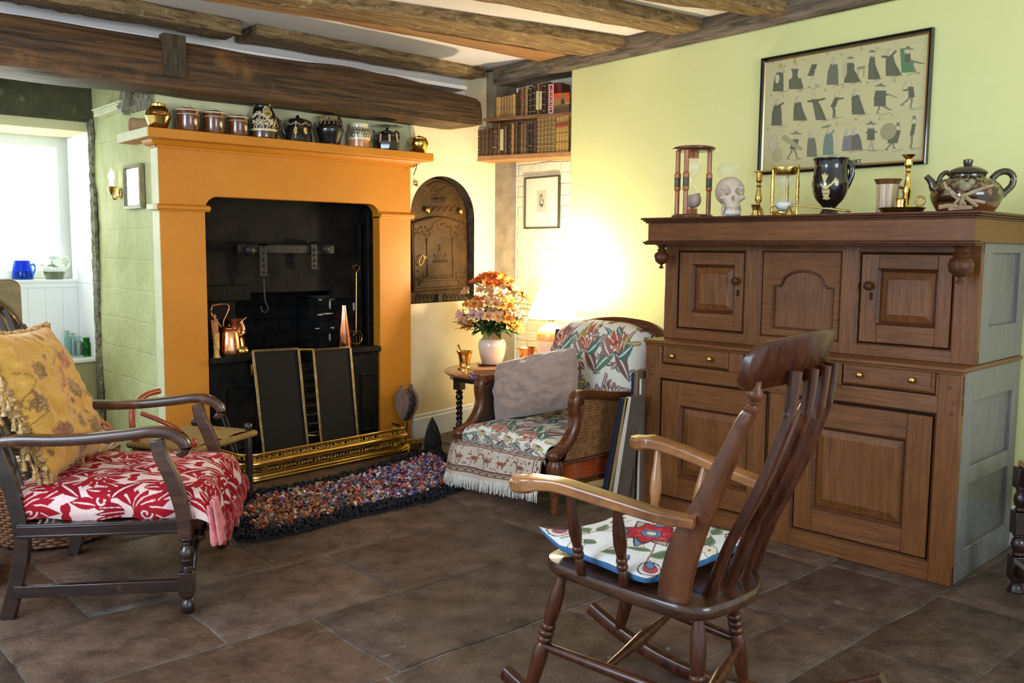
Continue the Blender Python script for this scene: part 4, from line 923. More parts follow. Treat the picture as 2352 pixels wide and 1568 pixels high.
# upper stage
ul, ur = -1.435, .0
w = MB(); w.box(ul + .02, ur - .03, UY + .03, DEP, ZL1, 1.28); mesh('upper_case', w, m_gap, cb, smooth=0)
cy = lambda px, py: cu(px, py, UY)
zb = cy(1555, 752)[1]; zt = cy(1600, 577)[1]
o = [(cy(1558, 600)[0], cy(1711, 600)[0]), (cy(1752, 600)[0], cy(1932, 600)[0]), (cy(1976, 600)[0], cy(2190, 650)[0])]
ed = [ul] + [q for p in o for q in p] + [ur]
for k in range(0, 8, 2): stick(ed[k] - (.0), ed[k + 1], ZL1, 1.29, UY, UY + .03, m_oakv, 'stile')
stick(ul, ur, zt, 1.29, UY + .001, UY + .03, m_oakh, 'top_rail'); stick(ul, ur, ZL1, zb, UY + .001, UY + .03, m_oakh, 'bottom_rail')
for k, ((a, b), pq, kn, kh) in enumerate(zip((o[0], o[2]), (((1591, 608), (1683, 721)), ((2018, 618), (2146, 752))), ((1692, 645), (1997, 656)), ((1694, 672), (2000, 679)))):
    p0, p1 = cy(*pq[0]), cy(*pq[1])
    d_ = framed_door(a + .005, b - .006, zb + .004, zt - .005, UY + .004, p0[0], p1[0], p1[1], p0[1]); edge(a, b, zb, zt, UY)
    u, z = cy(*kn); tag(mesh('knob', knob(d_, u, z, UY + .004, .019, 0), m_oakd, d_, smooth=60), 'turned dark wooden knob', None)
    u, z = cy(*kh); w = MB(); w.prism([(u + .007 * math.cos(g), z + .006 + .008 * math.sin(g)) for g in np.linspace(-.9, 4.04, 12)] + [(u - .007, z - .016), (u + .007, z - .016)], UY + .0015, UY + .006, 'y'); mesh('keyhole_plate', w, m_gap, d_)
a, b = o[1]                                        # fixed arched middle panel
w = MB(); w.box(a, b, UY + .012, UY + .03, zb, zt); fp = mesh('arched_panel', w, m_oakv, cb, smooth=0)
edge(a, b, zb, zt, UY)
ua, ub = cy(1775, 700)[0], cy(1912, 700)[0]; zs = cy(1775, 656)[1]; zap = cy(1843, 622)[1]; uL2, uR2 = cy(1795, 650)[0], cy(1893, 650)[0]; zbb = cy(1775, 752)[1]
arc_ = [((uL2 + uR2) / 2 - (uR2 - uL2) / 2 * math.cos(math.pi * k / 20), zs + .012 + (zap - zs - .012) * math.sin(math.pi * k / 20)) for k in range(21)]
outl = [(ua, zbb), (ua, zs)] + [(uL2 - .012, zs)] + arc_ + [(uR2 + .012, zs), (ub, zs), (ub, zbb)]
w = MB()                                           # spandrel frame with an arched opening
top = [(a + .004, zt - .004)] + [(b - .004, zt - .004)]
n = len(outl)
fr = [(a + .004, zb + .004), (a + .004, zt - .004), (b - .004, zt - .004), (b - .004, zb + .004)]
w.box(a + .003, ua, UY + .003, UY + .014, zb + .003, zt - .003); w.box(ub, b - .003, UY + .003, UY + .014, zb + .003, zt - .003); w.box(ua, ub, UY + .003, UY + .014, zb + .003, zbb)
sp = [(ua, zt - .003), (ua, zs)] + [(uL2 - .012, zs)] + arc_ + [(uR2 + .012, zs), (ub, zs), (ub, zt - .003)]; w.prism(sp, UY + .003, UY + .014, 'y')
mesh('arch_spandrel', w, m_oakh, fp)
w = MB(); w.tube([(u_, UY + .004, z_) for u_, z_ in outl + [outl[0]]], .0055, 6, up=(0, 1, 0)); mesh('arch_moulding', w, m_oakd, fp, smooth=50)
# frieze, cornice and pendants
w = MB(); w.box(UL - .004, .012, .0, DEP, 1.288, 1.378); mesh('frieze', w, m_oakh, cb, bevel=.003)
w = MB(); stp = [(1.276, 1.283, .012), (1.283, 1.291, .018), (1.291, 1.296, .008)]
for z0, z1, e in stp: w.box(UL - .004 - e, .012 + e * .6, -e, .06, z0, z1)
mesh('frieze_moulding', w, m_oakd, cb, bevel=.003)
w = MB()
for z0, z1, e in ((1.376, 1.384, .010), (1.384, 1.392, .018), (1.392, ZT, .026)): w.box(UL - .004 - e, .012 + e, -e, DEP + .0, z0, z1)
mesh('cornice', w, m_oakd, cb, bevel=.003)
for u in (UL + .045, -.045):
    w = MB(); zt_ = 1.278
    k = .9 if u < -1 else 1.12
    w.lathe([(.001, -.128 * k), (.012 * k, -.125 * k), (.012 * k, -.118 * k), (.006 * k, -.113 * k), (.008 * k, -.105 * k), (.02 * k, -.1 * k), (.036 * k, -.085 * k), (.040 * k, -.066 * k), (.036 * k, -.048 * k), (.022 * k, -.038 * k), (.026 * k, -.03 * k), (.018 * k, -.022 * k), (.022 * k, -.01 * k), (.034 * k, -.002), (.034 * k, 0)], 24, (u, .045, zt_)); mesh('pendant', w, m_oakd, cb, smooth=50)
# right-hand end: framed panels, grey reflection put into the colour
def side(u, z0, z1, y0, pans, yb=DEP):
    w = MB(); w.box(u - .03, u, y0, y0 + .09, z0, z1); w.box(u - .03, u, yb - .08, yb, z0, z1); zz_ = [z0] + [q for p in pans for q in p] + [z1]
    for k in range(0, len(zz_), 2): w.box(u - .03, u - .001, y0 + .09, yb - .08, zz_[k], zz_[k + 1])
    mesh('end_frame', w, m_oaks, cb, bevel=.004)
    for a_, b_ in pans: w = MB(); w.box(u - .03, u - .018, y0 + .085, yb - .075, a_ - .005, b_ + .005); mesh('end_panel', w, m_oaks, cb, smooth=0)
side(.0008, 0, ZL1 - .018, .032, [(.12, .37), (.44, .69)]); side(-.0008, ZL1, 1.29, UY + .032, [(.97, 1.25)])
w = MB(); w.box(UL, UL + .03, .032, DEP, 0, ZL1 - .018); w.box(ul, ul + .03, UY + .03, DEP, ZL1, 1.29); mesh('left_end', w, m_oakv, cb, bevel=.003)
w = MB()                                           # oak pegs
for px, py in ((1496, 842), (1497, 860), (1700, 792), (1900, 845), (2182, 890), (2190, 925), (2186, 950), (1910, 848), (1930, 885), (1700, 880)): u, z = cu(px, py); w.lathe([(.006, 0), (.006, .0025), (.001, .003)], 8, (u, .0005, z), rot('X', 90))
mesh('oak_peg', w, m_oakd, cb)['kind'] = 'stuff'
# ------------------------------------------------------------------ things standing on the cupboard
m_turn = M('turned_reddish_wood', (.30, .085, .025), (.45, .16, .05), rough=.3, ns=8, st=(8, 8, 1), coat=.4)
m_mahog = M('dark_mahogany', (.075, .020, .009), (.15, .045, .018), rough=.28, ns=6, st=(6, 1, 6), coat=.4)
m_glass = M('clear_thin_glass', (.93, .97, .95), rough=.02, alpha=.13, spec=.9, coat=1.)
m_sand = M('pinkish_sand', (.50, .36, .27), rough=.95)
m_wsand = M('white_sand', (.80, .78, .76), rough=.95)
m_bone = M('old_bone', (1, 1, 1), (.93, .9, .86), rough=.55, ns=14, attr=True, bump=.2, bs=40)
def ct(px, name, label, cat, y, group=None, rz=None, py=488):
    p = pl(px, py, CO + CN * y, CN); l = (p[0], p[1], ZT); s_ = mpp(l)
    t = T(name, label, cat, l, math.radians(-58) if rz is None else rz, group)     # local -y looks at the room
    return t, s_, lambda q, px_=px: pl(px_, q, CO + CN * y, CN)[2] - ZT
FACE = 4.712
# large wooden hourglass
t, s_, z_ = ct(1590, 'hourglass', 'large hourglass with three red turned posts on the cupboard top', 'hourglass', .14)
H = z_(338)
w = MB(); w.lathe([(.0, 0), (46 * s_, 0), (48 * s_, .004), (48 * s_, .010), (44 * s_, .017), (.001, .018)], 36); mesh('base_disc', w, m_mahog, t, smooth=50)
w = MB(); w.lathe([(.001, H - .019), (44 * s_, H - .019), (48 * s_, H - .012), (48 * s_, H - .006), (43 * s_, H), (.001, H)], 36); mesh('top_disc', w, m_mahog, t, smooth=50)
for an in (205, 250, 20):
    a = math.radians(an); x, y = 37 * s_ * math.cos(a), 37 * s_ * math.sin(a); w = MB(); zm = H * .5; pr = []
    for k in range(53):
        z = .016 + (H - .033) * k / 52; d = abs(z - zm); r = 5.4 * s_ if d > .04 else (7.5 * s_ if d > .018 else 6.6 * s_)
        if (k < 12 or k > 40): r += (.0009 if k % 2 else -.0007)
        pr.append((r, z))
    w.lathe(pr, 14, (x, y, 0)); post = mesh('turned_post', w, m_turn, t, smooth=60)
    w = MB(); w.lathe([(7.4 * s_, zm - .02), (6.9 * s_, zm - .01), (6.9 * s_, zm + .01), (7.4 * s_, zm + .02)], 14, (x, y, 0)); mesh('dark_collar', w, M('green_horn', (.05, .055, .035), rough=.3) if an == 205 else bpy.data.materials['green_horn'], post, smooth=60)
w = MB(); w.lathe([(12 * s_, .016), (12 * s_, .048)], 8, R=rot('Z', 12)); w.lathe([(12 * s_, H - .050), (12 * s_, H - .018)], 8, R=rot('Z', 12)); bl = [mesh('glass_block', MB().lathe([(11.5 * s_, a_), (11.5 * s_, b_)], 8, R=rot('Z', 12)), m_turn, t) for a_, b_ in ((.016, .046), (H - .052, H - .018))]
def bulbs(par, z0, z1, R, sandlvl, ms, tilt=0):
    zm = (z0 + z1) / 2; h = (z1 - z0) / 2; w = MB(); pr = []
    for k in range(25):
        q = k / 24; r = R * max(.03, math.sin(math.pi * q ** .62) ** .75 if q < .5 else math.sin(math.pi * q ** .62) ** 1.15) if q < .98 else .03 * R
        pr.append((max(r, .0025), q))
    full = [(r, z0 + h * q) for r, q in pr] + [(r, z1 - h * q) for r, q in pr[::-1]]
    w.lathe(full, 28, cap=False); g = mesh('glass_bulbs', w, m_glass, par, smooth=80)
    w = MB(); low = [(r * .965, z0 + h * q + .001) for r, q in pr if q < sandlvl]; b = len(low)
    w.lathe(low, 26); w.v = [(x, y, z + (0 if abs(z - low[-1][1]) > 1e-6 else x * tilt)) for x, y, z in w.v]; mesh('sand', w, ms, par, smooth=60)
bulbs(t, .046, H - .052, 20 * s_, .55, m_sand, .25)
# skull, ray-marched from soft ellipsoids
def skull_mesh(size):
    nu, nv = 150, 110; th = np.arange(nu) / nu * 2 * np.pi; ph = np.linspace(.01, np.pi - .01, nv)
    TH, PH = np.meshgrid(th, ph); D = np.stack([np.sin(PH) * np.cos(TH), np.sin(PH) * np.sin(TH), np.cos(PH)], -1).reshape(-1, 3)
    def E(p, c, r, tilt=0):
        q = p - np.array(c)
        if tilt: a = math.radians(tilt); q = np.stack([q[:, 0], q[:, 1] * math.cos(a) - q[:, 2] * math.sin(a), q[:, 1] * math.sin(a) + q[:, 2] * math.cos(a)], -1)
        r = np.array(r); k0 = np.linalg.norm(q / r, axis=1); k1 = np.linalg.norm(q / (r * r), axis=1) + 1e-9; return k0 * (k0 - 1) / k1
    def smin(a, b, k): h = np.clip(.5 + .5 * (b - a) / k, 0, 1); return b * (1 - h) + a * h - k * h * (1 - h)
    def sdf(p):
        d = E(p, (0, .15, .30), (.70, .86, .68)); d = smin(d, E(p, (0, -.42, -.12), (.50, .36, .50)), .2)
        d = smin(d, E(p, (0, -.52, -.62), (.33, .26, .26)), .12); d = smin(d, E(p, (0, -.45, -.98), (.40, .28, .16)), .10)
        for s in (-1, 1):
            d = smin(d, E(p, (s * .44, -.50, -.24), (.18, .17, .10)), .10); d = smin(d, E(p, (s * .30, -.66, .20), (.26, .12, .09)), .10)
            d = smin(d, E(p, (s * .40, -.16, -.74), (.07, .17, .30)), .07)
        for s in (-1, 1): d = np.maximum(d, -E(p, (s * .285, -.86, .01), (.20, .62, .185)))
        for s in (-1, 1): d = np.maximum(d, -E(p, (s * .60, -.42, -.60), (.20, .2, .22)))
        d = np.maximum(d, -E(p, (0, -.84, -.34), (.10, .36, .15))); d = np.maximum(d, -E(p, (0, -.86, -.82), (.30, .18, .022)))
        return d
    t = np.full(len(D), 1.7); ok = np.zeros(len(D), bool)
    c0 = np.array((0, -.1, -.1))
    for _ in range(90): d = sdf(c0 + D * t[:, None]); t = np.clip(t - d * .6, .05, 2)
    P = c0 + D * t[:, None]
    col = np.tile(np.array((.62, .51, .40)), (len(P), 1)); low = np.clip((-P[:, 2] - .75) * 3, 0, 1)[:, None]; col = col * (1 - low) + np.array((.80, .76, .70)) * low
    k = (np.abs(P[:, 0]) < .34) & (P[:, 1] < -.55) & (P[:, 2] > -.93) & (P[:, 2] < -.70)
    P[k, 1] -= .035 * np.abs(np.sin(P[k, 0] * 38)) ** .5; col[k] = (.66, .55, .38); g = k & (np.abs(np.sin(P[:, 0] * 38)) < .22); col[g] = (.30, .21, .13)
    w = MB(); w.add(P * size, [(j * nu + i, j * nu + (i + 1) % nu, (j + 1) * nu + (i + 1) % nu, (j + 1) * nu + i) for j in range(nv - 1) for i in range(nu)] + [tuple(range(nu)), tuple((nv - 1) * nu + i for i in range(nu))])
    return w, col
p = pl(1676, 488, CO + CN * .12, CN); s_ = mpp(p); sz = 35 * s_ / .74
w, col = skull_mesh(sz); R = rot('X', -14); w.xf(R=R); zmin = min(v[2] for v in w.v); w.xf(t=(0, 0, -zmin))
o = solo('skull', w, m_bone, 'pale life-size human skull resting on the cupboard top', 'skull', loc=(p[0], p[1], ZT), rz=math.radians(-44), cols=col, smooth=70)
# tall glass bulb of a second glass behind it
t, s_, z_ = ct(1669, 'glass_bulb', 'large clear pear-shaped glass bulb standing behind the skull', 'glass', .34)
w = MB(); w.lathe([(10 * s_, 0), (9 * s_, .02)] + [(r * s_, z_(py)) for r, py in ((7, 455), (9, 440), (14, 424), (21, 408), (26, 394), (25, 384), (18, 376), (8, 374), (.1, 373.5))], 32); w2 = mesh('bulb', w, m_glass, t, smooth=70)
w = MB(); w.lathe([(.001, 0), (16 * s_, 0), (16 * s_, .012), (10 * s_, .016), (.001, .016)], 24); mesh('foot_disc', w, m_mahog, t, smooth=50)
# dark board
w = MB(); a, b = pl(1716, 490, CO + CN * .3, CN), pl(1798, 488, CO + CN * .3, CN); w.box(-.12, .12, -.05, .05, 0, .007)
solo('dark_board', w, m_irond, 'thin dark board lying behind the slim brass candlestick', 'board', loc=((a[0] + b[0]) / 2, (a[1] + b[1]) / 2, ZT), rz=CA, bevel=.002)
# candlestick with a stub beside it
def stickprof(s_, z_, rows): return [(r * s_, z_(py)) for r, py in rows]
t, s_, z_ = ct(1741, 'brass_candlestick', 'slim brass candlestick between the skull and the small brass hourglass', 'candlestick', .16)
w = MB(); w.lathe([(.0, .008), (13 * s_, .008), (13 * s_, .014)] + stickprof(s_, z_, ((10, 478), (5, 473), (4, 468), (8, 460), (7, 450), (5, 438), (4, 430), (7, 428), (4, 425), (4, 420), (7.5, 416), (6.5, 413), (6.5, 397), (11, 395), (11, 393.5), (6, 393))), 20); mesh('stem', w, m_brassd, t, smooth=50)
t, s_, z_ = ct(1735, 'brass_socket', 'stubby brass candle socket in front of the slim candlestick', 'candlestick', .09)
w = MB(); w.lathe([(0, 0), (10 * s_, 0), (10 * s_, .004)] + stickprof(s_, z_, ((6, 486), (7, 482), (8, 478), (10, 472), (11, 470), (8, 470), (7, 475))), 18); mesh('socket', w, m_brassd, t, smooth=50)
# small brass hourglass
t, s_, z_ = ct(1801, 'hourglass', 'small brass hourglass with white sand on the cupboard top', 'hourglass', .15); H = z_(386)
w = MB(); w.lathe([(.0, 0), (27 * s_, 0), (28 * s_, .004), (27 * s_, .02), (20 * s_, .024), (.001, .024)], 32); mesh('base_cup', w, m_brassd, t, smooth=40)
w = MB(); w.lathe([(.001, H - .03), (22 * s_, H - .03), (26 * s_, H - .022), (27 * s_, H - .004), (33 * s_, H - .004), (33 * s_, H), (.001, H)], 32); mesh('top_cup', w, m_brassd, t, smooth=40)
for an in (198, 342, 80):
    a = math.radians(an); x, y = 29 * s_ * math.cos(a), 29 * s_ * math.sin(a); w = MB()
    w.lathe([(r * s_, H * q) for r, q in ((3, 0), (3, .1), (2.6, .18), (3.6, .3), (4.6, .4), (3, .45), (4.6, .5), (3, .55), (4.6, .62), (3.2, .78), (2.6, .9), (2.6, 1.0), (3.6, 1.02), (3, 1.05), (.1, 1.06))], 10, (x, y, 0)); mesh('brass_post', w, m_brassd, t, smooth=60)
bulbs(t, .022, H - .028, 20 * s_, .5, m_wsand)
# candle snuffer and a ring-handled trimmer, both lying at the front
t, s_, z_ = ct(1812, 'candle_snuffer', 'brass cone snuffer with a long thin handle lying in front of the black mug', 'candle snuffer', .05)
w = MB(); w.lathe([(9 * s_, 0), (8 * s_, .012), (3 * s_, z_(474)), (.5 * s_, z_(471))], 16); mesh('cone', w, m_brassd, t, smooth=40)
w = MB(); e = np.array(t.location); q = [np.array(pl(x, y, CO + CN * (.05 + .0003 * (x - 1812)), CN)) for x, y in ((1814, 471), (1850, 474), (1890, 478), (1912, 480), (1940, 483.5), (1951, 484.5), (1955, 485))]
Ri = rot('Z', 58); q = [Ri @ (p_ - e) for p_ in q]; w.tube(q, [.0035, .003, .0035, .0055, .0045, .006, .002], 8); mesh('handle', w, m_brassd, t, smooth=60)
t, s_, z_ = ct(1778, 'wick_trimmer', 'brass ring handle of a wick trimmer at the edge below the small hourglass', 'wick trimmer', .04)
w = MB(); w.tube([(8.5 * s_ * math.cos(g), 0, .0235 + 8.5 * s_ * math.sin(g)) for g in np.linspace(0, 2 * math.pi, 22)], .0022, 6); mesh('ring', w, m_brassd, t, smooth=60)
w = MB(); w.tube([(7 * s_, .0, .012), (22 * s_, .03, .006), (34 * s_, .06, .004)], .003, 6); mesh('blade', w, m_brassd, t, smooth=60)
# tall black slipware mug with a cream thistle
t, s_, z_ = ct(1904, 'tall_mug', 'tall glossy black two-part mug with a cream thistle, middle of the cupboard top', 'mug', .14)
def pt(P, R):
    c = (.62, .52, .22); x0 = -.30 * R; H = z_(365)
    P.el(x0, H * .40, .017, .026, c); P.el(x0 + .002, H * .29, .020, .005, c)
    for k in range(5): P.line([(x0 - .014, H * (.345 + .03 * k)), (x0 + .014, H * (.345 + .03 * k))], .0016, BK)
    P.line([(x0, H * .47), (x0 - .004, H * .60)], .010, c, .8); P.line([(x0 + .004, H * .47), (x0 + .034, H * .57)], .008, c, .7); P.line([(x0 - .006, H * .48), (x0 - .018, H * .53)], .006, c)
    for dx, dy in ((-.014, .70), (-.004, .71), (.006, .69)): P.line([(x0 - .004, H * .58), (x0 + dx - .002, H * dy)], .0075, c)
    for dx, dy in ((.040, .635), (.048, .61), (.050, .575)): P.line([(x0 + .03, H * .565), (x0 + dx, H * dy)], .006, c)
lathe_paint('mug_body', [(.001, 0), (22 * s_, 0), (23 * s_, .005), (15 * s_, z_(478)), (18 * s_, z_(472)), (30 * s_, z_(458)), (38 * s_, z_(440)), (40.5 * s_, z_(424)), (38 * s_, z_(405)), (36 * s_, z_(385)), (38 * s_, z_(370)), (40 * s_, z_(366)), (38.5 * s_, z_(365)), (35 * s_, z_(385)), (34 * s_, z_(400))], BK, pt, t, n=140, steps=120)
Q = lambda px, py: ((px - 1904) * s_, 0, z_(py, px))
w = MB(); w.tube(catmull([Q(1935, 378), Q(1942, 372), Q(1949, 384), Q(1949, 400), Q(1942, 422), Q(1935, 436)], 7), .009, 10, flat=1.4); mesh('handle', w, m_black, t, smooth=60)
w = MB(); q = Q(1937, 437); w.ell((q[0], -.012, q[2]), .008, .006, .008, 12); tag(mesh('cream_boss', w, m_cream_gl, t, smooth=60), 'cream boss at the foot of the handle', None)
# horn beaker
m_horn = M('polished_horn', (.42, .27, .13), (.72, .58, .38), rough=.3, ns=5, st=(9, 9, .8), coat=.3)
m_hornd = M('dark_horn', (.10, .04, .015), (.20, .09, .03), rough=.25, ns=5, st=(5, 5, 1), coat=.5)
t, s_, z_ = ct(2036, 'horn_beaker', 'flared pale horn beaker with a brown rim on the cupboard top', 'beaker', .24)
w = MB(); w.lathe([(0, 0), (22 * s_, 0), (23 * s_, .004)] + stickprof(s_, z_, ((24, 470), (24, 445), (25, 424))), 32); mesh('beaker_body', w, m_horn, t, smooth=50)
w = MB(); w.lathe(stickprof(s_, z_, ((25, 424), (27, 418), (31, 412), (29.5, 412), (25, 419), (22, 440))), 32, cap=False); mesh('rim_band', w, m_hornd, t, smooth=50)
w = MB(); w.tube(catmull([(24 * s_, 0, z_(430)), (36 * s_, 0, z_(436)), (34 * s_, 0, z_(456)), (24 * s_, 0, z_(464))], 6), .006, 8); mesh('handle', w, m_hornd, t, smooth=60)
# tall brass candlestick and the chamberstick dish in front of it
t, s_, z_ = ct(2081, 'brass_candlestick', 'tall bright brass candlestick behind the chamber dish', 'candlestick', .26)
w = MB(); w.lathe([(.0, 0), (24 * s_, 0), (24 * s_, .006), (12 * s_, .02)] + stickprof(s_, z_, ((6, 462), (9.5, 452), (9, 445), (11, 440), (7, 424), (5, 410), (6, 400), (4, 397), (6, 394), (4, 390), (5, 386), (8, 382), (9, 377), (7, 368), (8, 364), (13, 359), (16, 356), (14, 355.5), (7, 364))), 24); mesh('stem', w, m_brass, t, smooth=50)
t, s_, z_ = ct(2071, 'chamberstick', 'brass chamber candlestick with a wide dark dish and ring handle', 'candlestick', .12)
w = MB(); w.lathe([(.0, 0), (42 * s_, 0), (50 * s_, .020), (51 * s_, .022), (49 * s_, .022), (41 * s_, .004), (.001, .004)], 36); mesh('dish', w, m_brassd, t, smooth=50)
w = MB(); w.lathe([(14 * s_, .004), (13 * s_, .01)] + stickprof(s_, z_, ((11, 468), (12, 464), (11, 458), (13, 456), (10, 455.5))), 20, c=(-3 * s_, 0, 0)); mesh('candle_socket', w, m_brass, t, smooth=50)
w = MB(); c = ((2108 - 2071) * s_, -.01, z_(462)); w.tube([(c[0] + 9 * s_ * math.cos(g), c[1], c[2] + 11 * s_ * math.sin(g)) for g in np.linspace(0, 2 * math.pi, 22)], .004, 8); w.tube([(c[0] - 6 * s_, c[1], c[2] - 9 * s_), (c[0] - 12 * s_, c[1], .012)], .005, 6); mesh('ring_handle', w, m_brass, t, smooth=60)
# big brown teapot
t, s_, z_ = ct(2217, 'brown_teapot', 'big glossy brown teapot with trailed slip flowers at the end of the cupboard', 'teapot', .2)
def pt(P, R):
    c, o_ = (.22, .15, .05), (.28, .09, .02); H = z_(400); P.rect(-9, 9, 0, H * .26, (.14, .045, .012))
    for z in (.36, .40, .62): P.rect(-9, 9, z * H - .0022, z * H + .0022, (.05, .02, .01))
    for k in range(-6, 7):
        u = k * .052; P.spiral(u, H * .74, .020, 1.4, .005, c, k * 40, 1 if k % 2 else -1); P.leaf(u + .02, H * .80, .03, .006, 40, c); P.leaf(u + .024, H * .72, .028, .005, -30, c)
        for a in range(0, 360, 60): P.leaf(u + .01, H * .50, .014, .004, a, o_ if k % 2 else c)
        for q in range(3): P.ring(u - .012 + q * .01, H * .64 + (q % 2) * .008, .0045, .0022, c)
lathe_paint('pot_body', [(.001, 0), (56 * s_, 0), (60 * s_, .006), (73 * s_, z_(462)), (76 * s_, z_(446)), (70 * s_, z_(426)), (54 * s_, z_(413)), (40 * s_, z_(409)), (39 * s_, z_(402)), (36 * s_, z_(402))], (.022, .012, .006), pt, t, n=170, steps=110)
w = MB(); w.lathe(stickprof(s_, z_, ((38, 404), (43, 398), (42, 395), (32, 388), (20, 383), (9, 381))), 32); w.lathe(stickprof(s_, z_, ((7, 383), (9, 379), (11, 373), (10.5, 368), (7, 366), (.1, 365.6))), 20); mesh('lid', w, M('brown_black_glaze', (.035, .025, .008), rough=.1, coat=.7), t, smooth=50)
mb_ = bpy.data.materials['brown_black_glaze']
Q = lambda px, py, y=0: ((px - 2217) * s_, y, z_(py, px))
w = MB(); P = catmull([Q(2168, 452), Q(2150, 436), Q(2142, 420), Q(2130, 407)], 7); w.tube(P, [.022 - .012 * (i / (len(P) - 1)) for i in range(len(P))], 12); mesh('spout', w, mb_, t, smooth=60)
w = MB(); w.tube(catmull([Q(2156, 424), Q(2162, 406), Q(2173, 398), Q(2182, 404)], 6), .009, 9); mesh('spout_bridge', w, mb_, t, smooth=60)
w = MB(); w.tube(catmull([Q(2266, 413), Q(2280, 396), Q(2298, 391), Q(2311, 402), Q(2310, 422), Q(2296, 440), Q(2288, 450)], 7), .0125, 12); mesh('handle', w, mb_, t, smooth=60)
# wren on driftwood
m_drift = M('bleached_driftwood', (.26, .18, .09), (.48, .37, .22), rough=.85, ns=9, st=(1, 6, 6), bump=.6, bs=20)
t, s_, z_ = ct(2208, 'driftwood_ornament', 'little carved bird perched on a tangle of driftwood before the brown teapot', 'ornament', .035)
def tw(px0, py0, px1, py1, r, y0=0, y1=0):
    w = MB(); a, b = np.array(Q2(px0, py0, y0)), np.array(Q2(px1, py1, y1)); m_ = (a + b) / 2 + np.array((rnd.uniform(-.004, .004), 0, rnd.uniform(-.004, .004)))
    w.tube(catmull([a, m_, b], 4), [r * q for q in (1, 1.05, .95, 1, 1.02, .95, .9, .85, .8)], 7); return mesh('driftwood_stick', w, m_drift, t, smooth=50)
def Q2(px, py, y=0): return ((px - 2208) * s_, y, max(.004, z_(py, px)))
for a in ((2205, 452, 2270, 424, .007), (2200, 455, 2170, 430, .007), (2178, 432, 2200, 458, .006), (2212, 450, 2240, 473, .008), (2225, 460, 2256, 464, .007), (2203, 478, 2208, 452, .008), (2215, 480, 2212, 462, .007), (2192, 470, 2212, 446, .006), (2160, 477, 2200, 474, .009), (2180, 480, 2230, 476, .009), (2168, 420, 2178, 440, .005), (2232, 462, 2200, 448, .006)): tw(*a, rnd.uniform(-.01, .01), rnd.uniform(-.01, .01))
w = MB(); c = np.array(Q2(2212, 428)); w.ell(c, .022, .018, .018, 18, R=rot('Y', 10)); w.ell(c + np.array((-.014, -.006, .013)), .012, .011, .011, 14); w.lathe([(.003, 0), (.0003, .009)], 8, tuple(c + np.array((-.025, -.008, .013))), rot('Y', -95)); w.box(c[0] + .012, c[0] + .03, c[1] - .004, c[1] + .004, c[2] + .006, c[2] + .026, R=rot('Y', 35))
bird = mesh('bird', w, M('grey_brown_feathers', (.13, .11, .06), (.30, .26, .16), rough=.7, ns=60), t, smooth=60)
w = MB(); w.tube([c + np.array((0, 0, -.016)), c + np.array((-.002, 0, -.034))], .0014, 5); mesh('bird_leg', w, m_drift, bird)
w = MB(); q = np.array(Q2(2200, 448, -.012)); w.ell(q, .005, .004, .006, 10); tag(mesh('white_bead', w, m_white, t, smooth=60), 'small white bead', None)

# ------------------------------------------------------------------ framed prints
STROKES = {'A': [[(0, 0), (2, 6), (4, 0)], [(1, 2), (3, 2)]], 'B': [[(0, 0), (0, 6), (3, 6), (4, 5), (3, 3), (0, 3)], [(3, 3), (4, 1.5), (3, 0), (0, 0)]], 'C': [[(4, 5), (3, 6), (1, 6), (0, 4), (0, 2), (1, 0), (3, 0), (4, 1)]],
 'D': [[(0, 0), (0, 6), (2.5, 6), (4, 4), (4, 2), (2.5, 0), (0, 0)]], 'E': [[(4, 6), (0, 6), (0, 0), (4, 0)], [(0, 3), (3, 3)]], 'F': [[(4, 6), (0, 6), (0, 0)], [(0, 3), (3, 3)]], 'G': [[(4, 5), (3, 6), (1, 6), (0, 4), (0, 2), (1, 0), (3, 0), (4, 1), (4, 3), (2, 3)]],
 'H': [[(0, 0), (0, 6)], [(4, 0), (4, 6)], [(0, 3), (4, 3)]], 'I': [[(2, 0), (2, 6)]], 'K': [[(0, 0), (0, 6)], [(4, 6), (0, 3), (4, 0)]], 'L': [[(0, 6), (0, 0), (4, 0)]], 'M': [[(0, 0), (0, 6), (2, 2), (4, 6), (4, 0)]], 'N': [[(0, 0), (0, 6), (4, 0), (4, 6)]],
 'O': [[(1, 0), (0, 2), (0, 4), (1, 6), (3, 6), (4, 4), (4, 2), (3, 0), (1, 0)]], 'P': [[(0, 0), (0, 6), (3, 6), (4, 4.5), (3, 3), (0, 3)]], 'Q': [[(1, 0), (0, 2), (0, 4), (1, 6), (3, 6), (4, 4), (4, 2), (3, 0), (1, 0)], [(2.5, 1.5), (4, -.5)]], 'R': [[(0, 0), (0, 6), (3, 6), (4, 4.5), (3, 3), (0, 3)], [(2, 3), (4, 0)]],
 'S': [[(4, 5), (3, 6), (1, 6), (0, 4.7), (1, 3.3), (3, 2.7), (4, 1.3), (3, 0), (1, 0), (0, 1)]], 'T': [[(0, 6), (4, 6)], [(2, 6), (2, 0)]], 'V': [[(0, 6), (2, 0), (4, 6)]], 'W': [[(0, 6), (1, 0), (2, 4), (3, 0), (4, 6)]], 'X': [[(0, 0), (4, 6)], [(0, 6), (4, 0)]], 'Y': [[(0, 6), (2, 3), (4, 6)], [(2, 3), (2, 0)]], 'Z': [[(0, 6), (4, 6), (0, 0), (4, 0)]], '.': [[(0, 0), (.3, 0)]]}
def write(P, txt, x, y, h, wt, col, gap=1.5):
    k = h / 6
    for ch in txt:
        for s in STROKES.get(ch, []): P.line([(x + a * k, y + b * k) for a, b in s], wt, col)
        x += (4 + gap) * k
def ruv(px, py): p = pl(px, py, RW_P, RW_N); return np.array(((p - RW_P) @ -RW_D, p[2]))
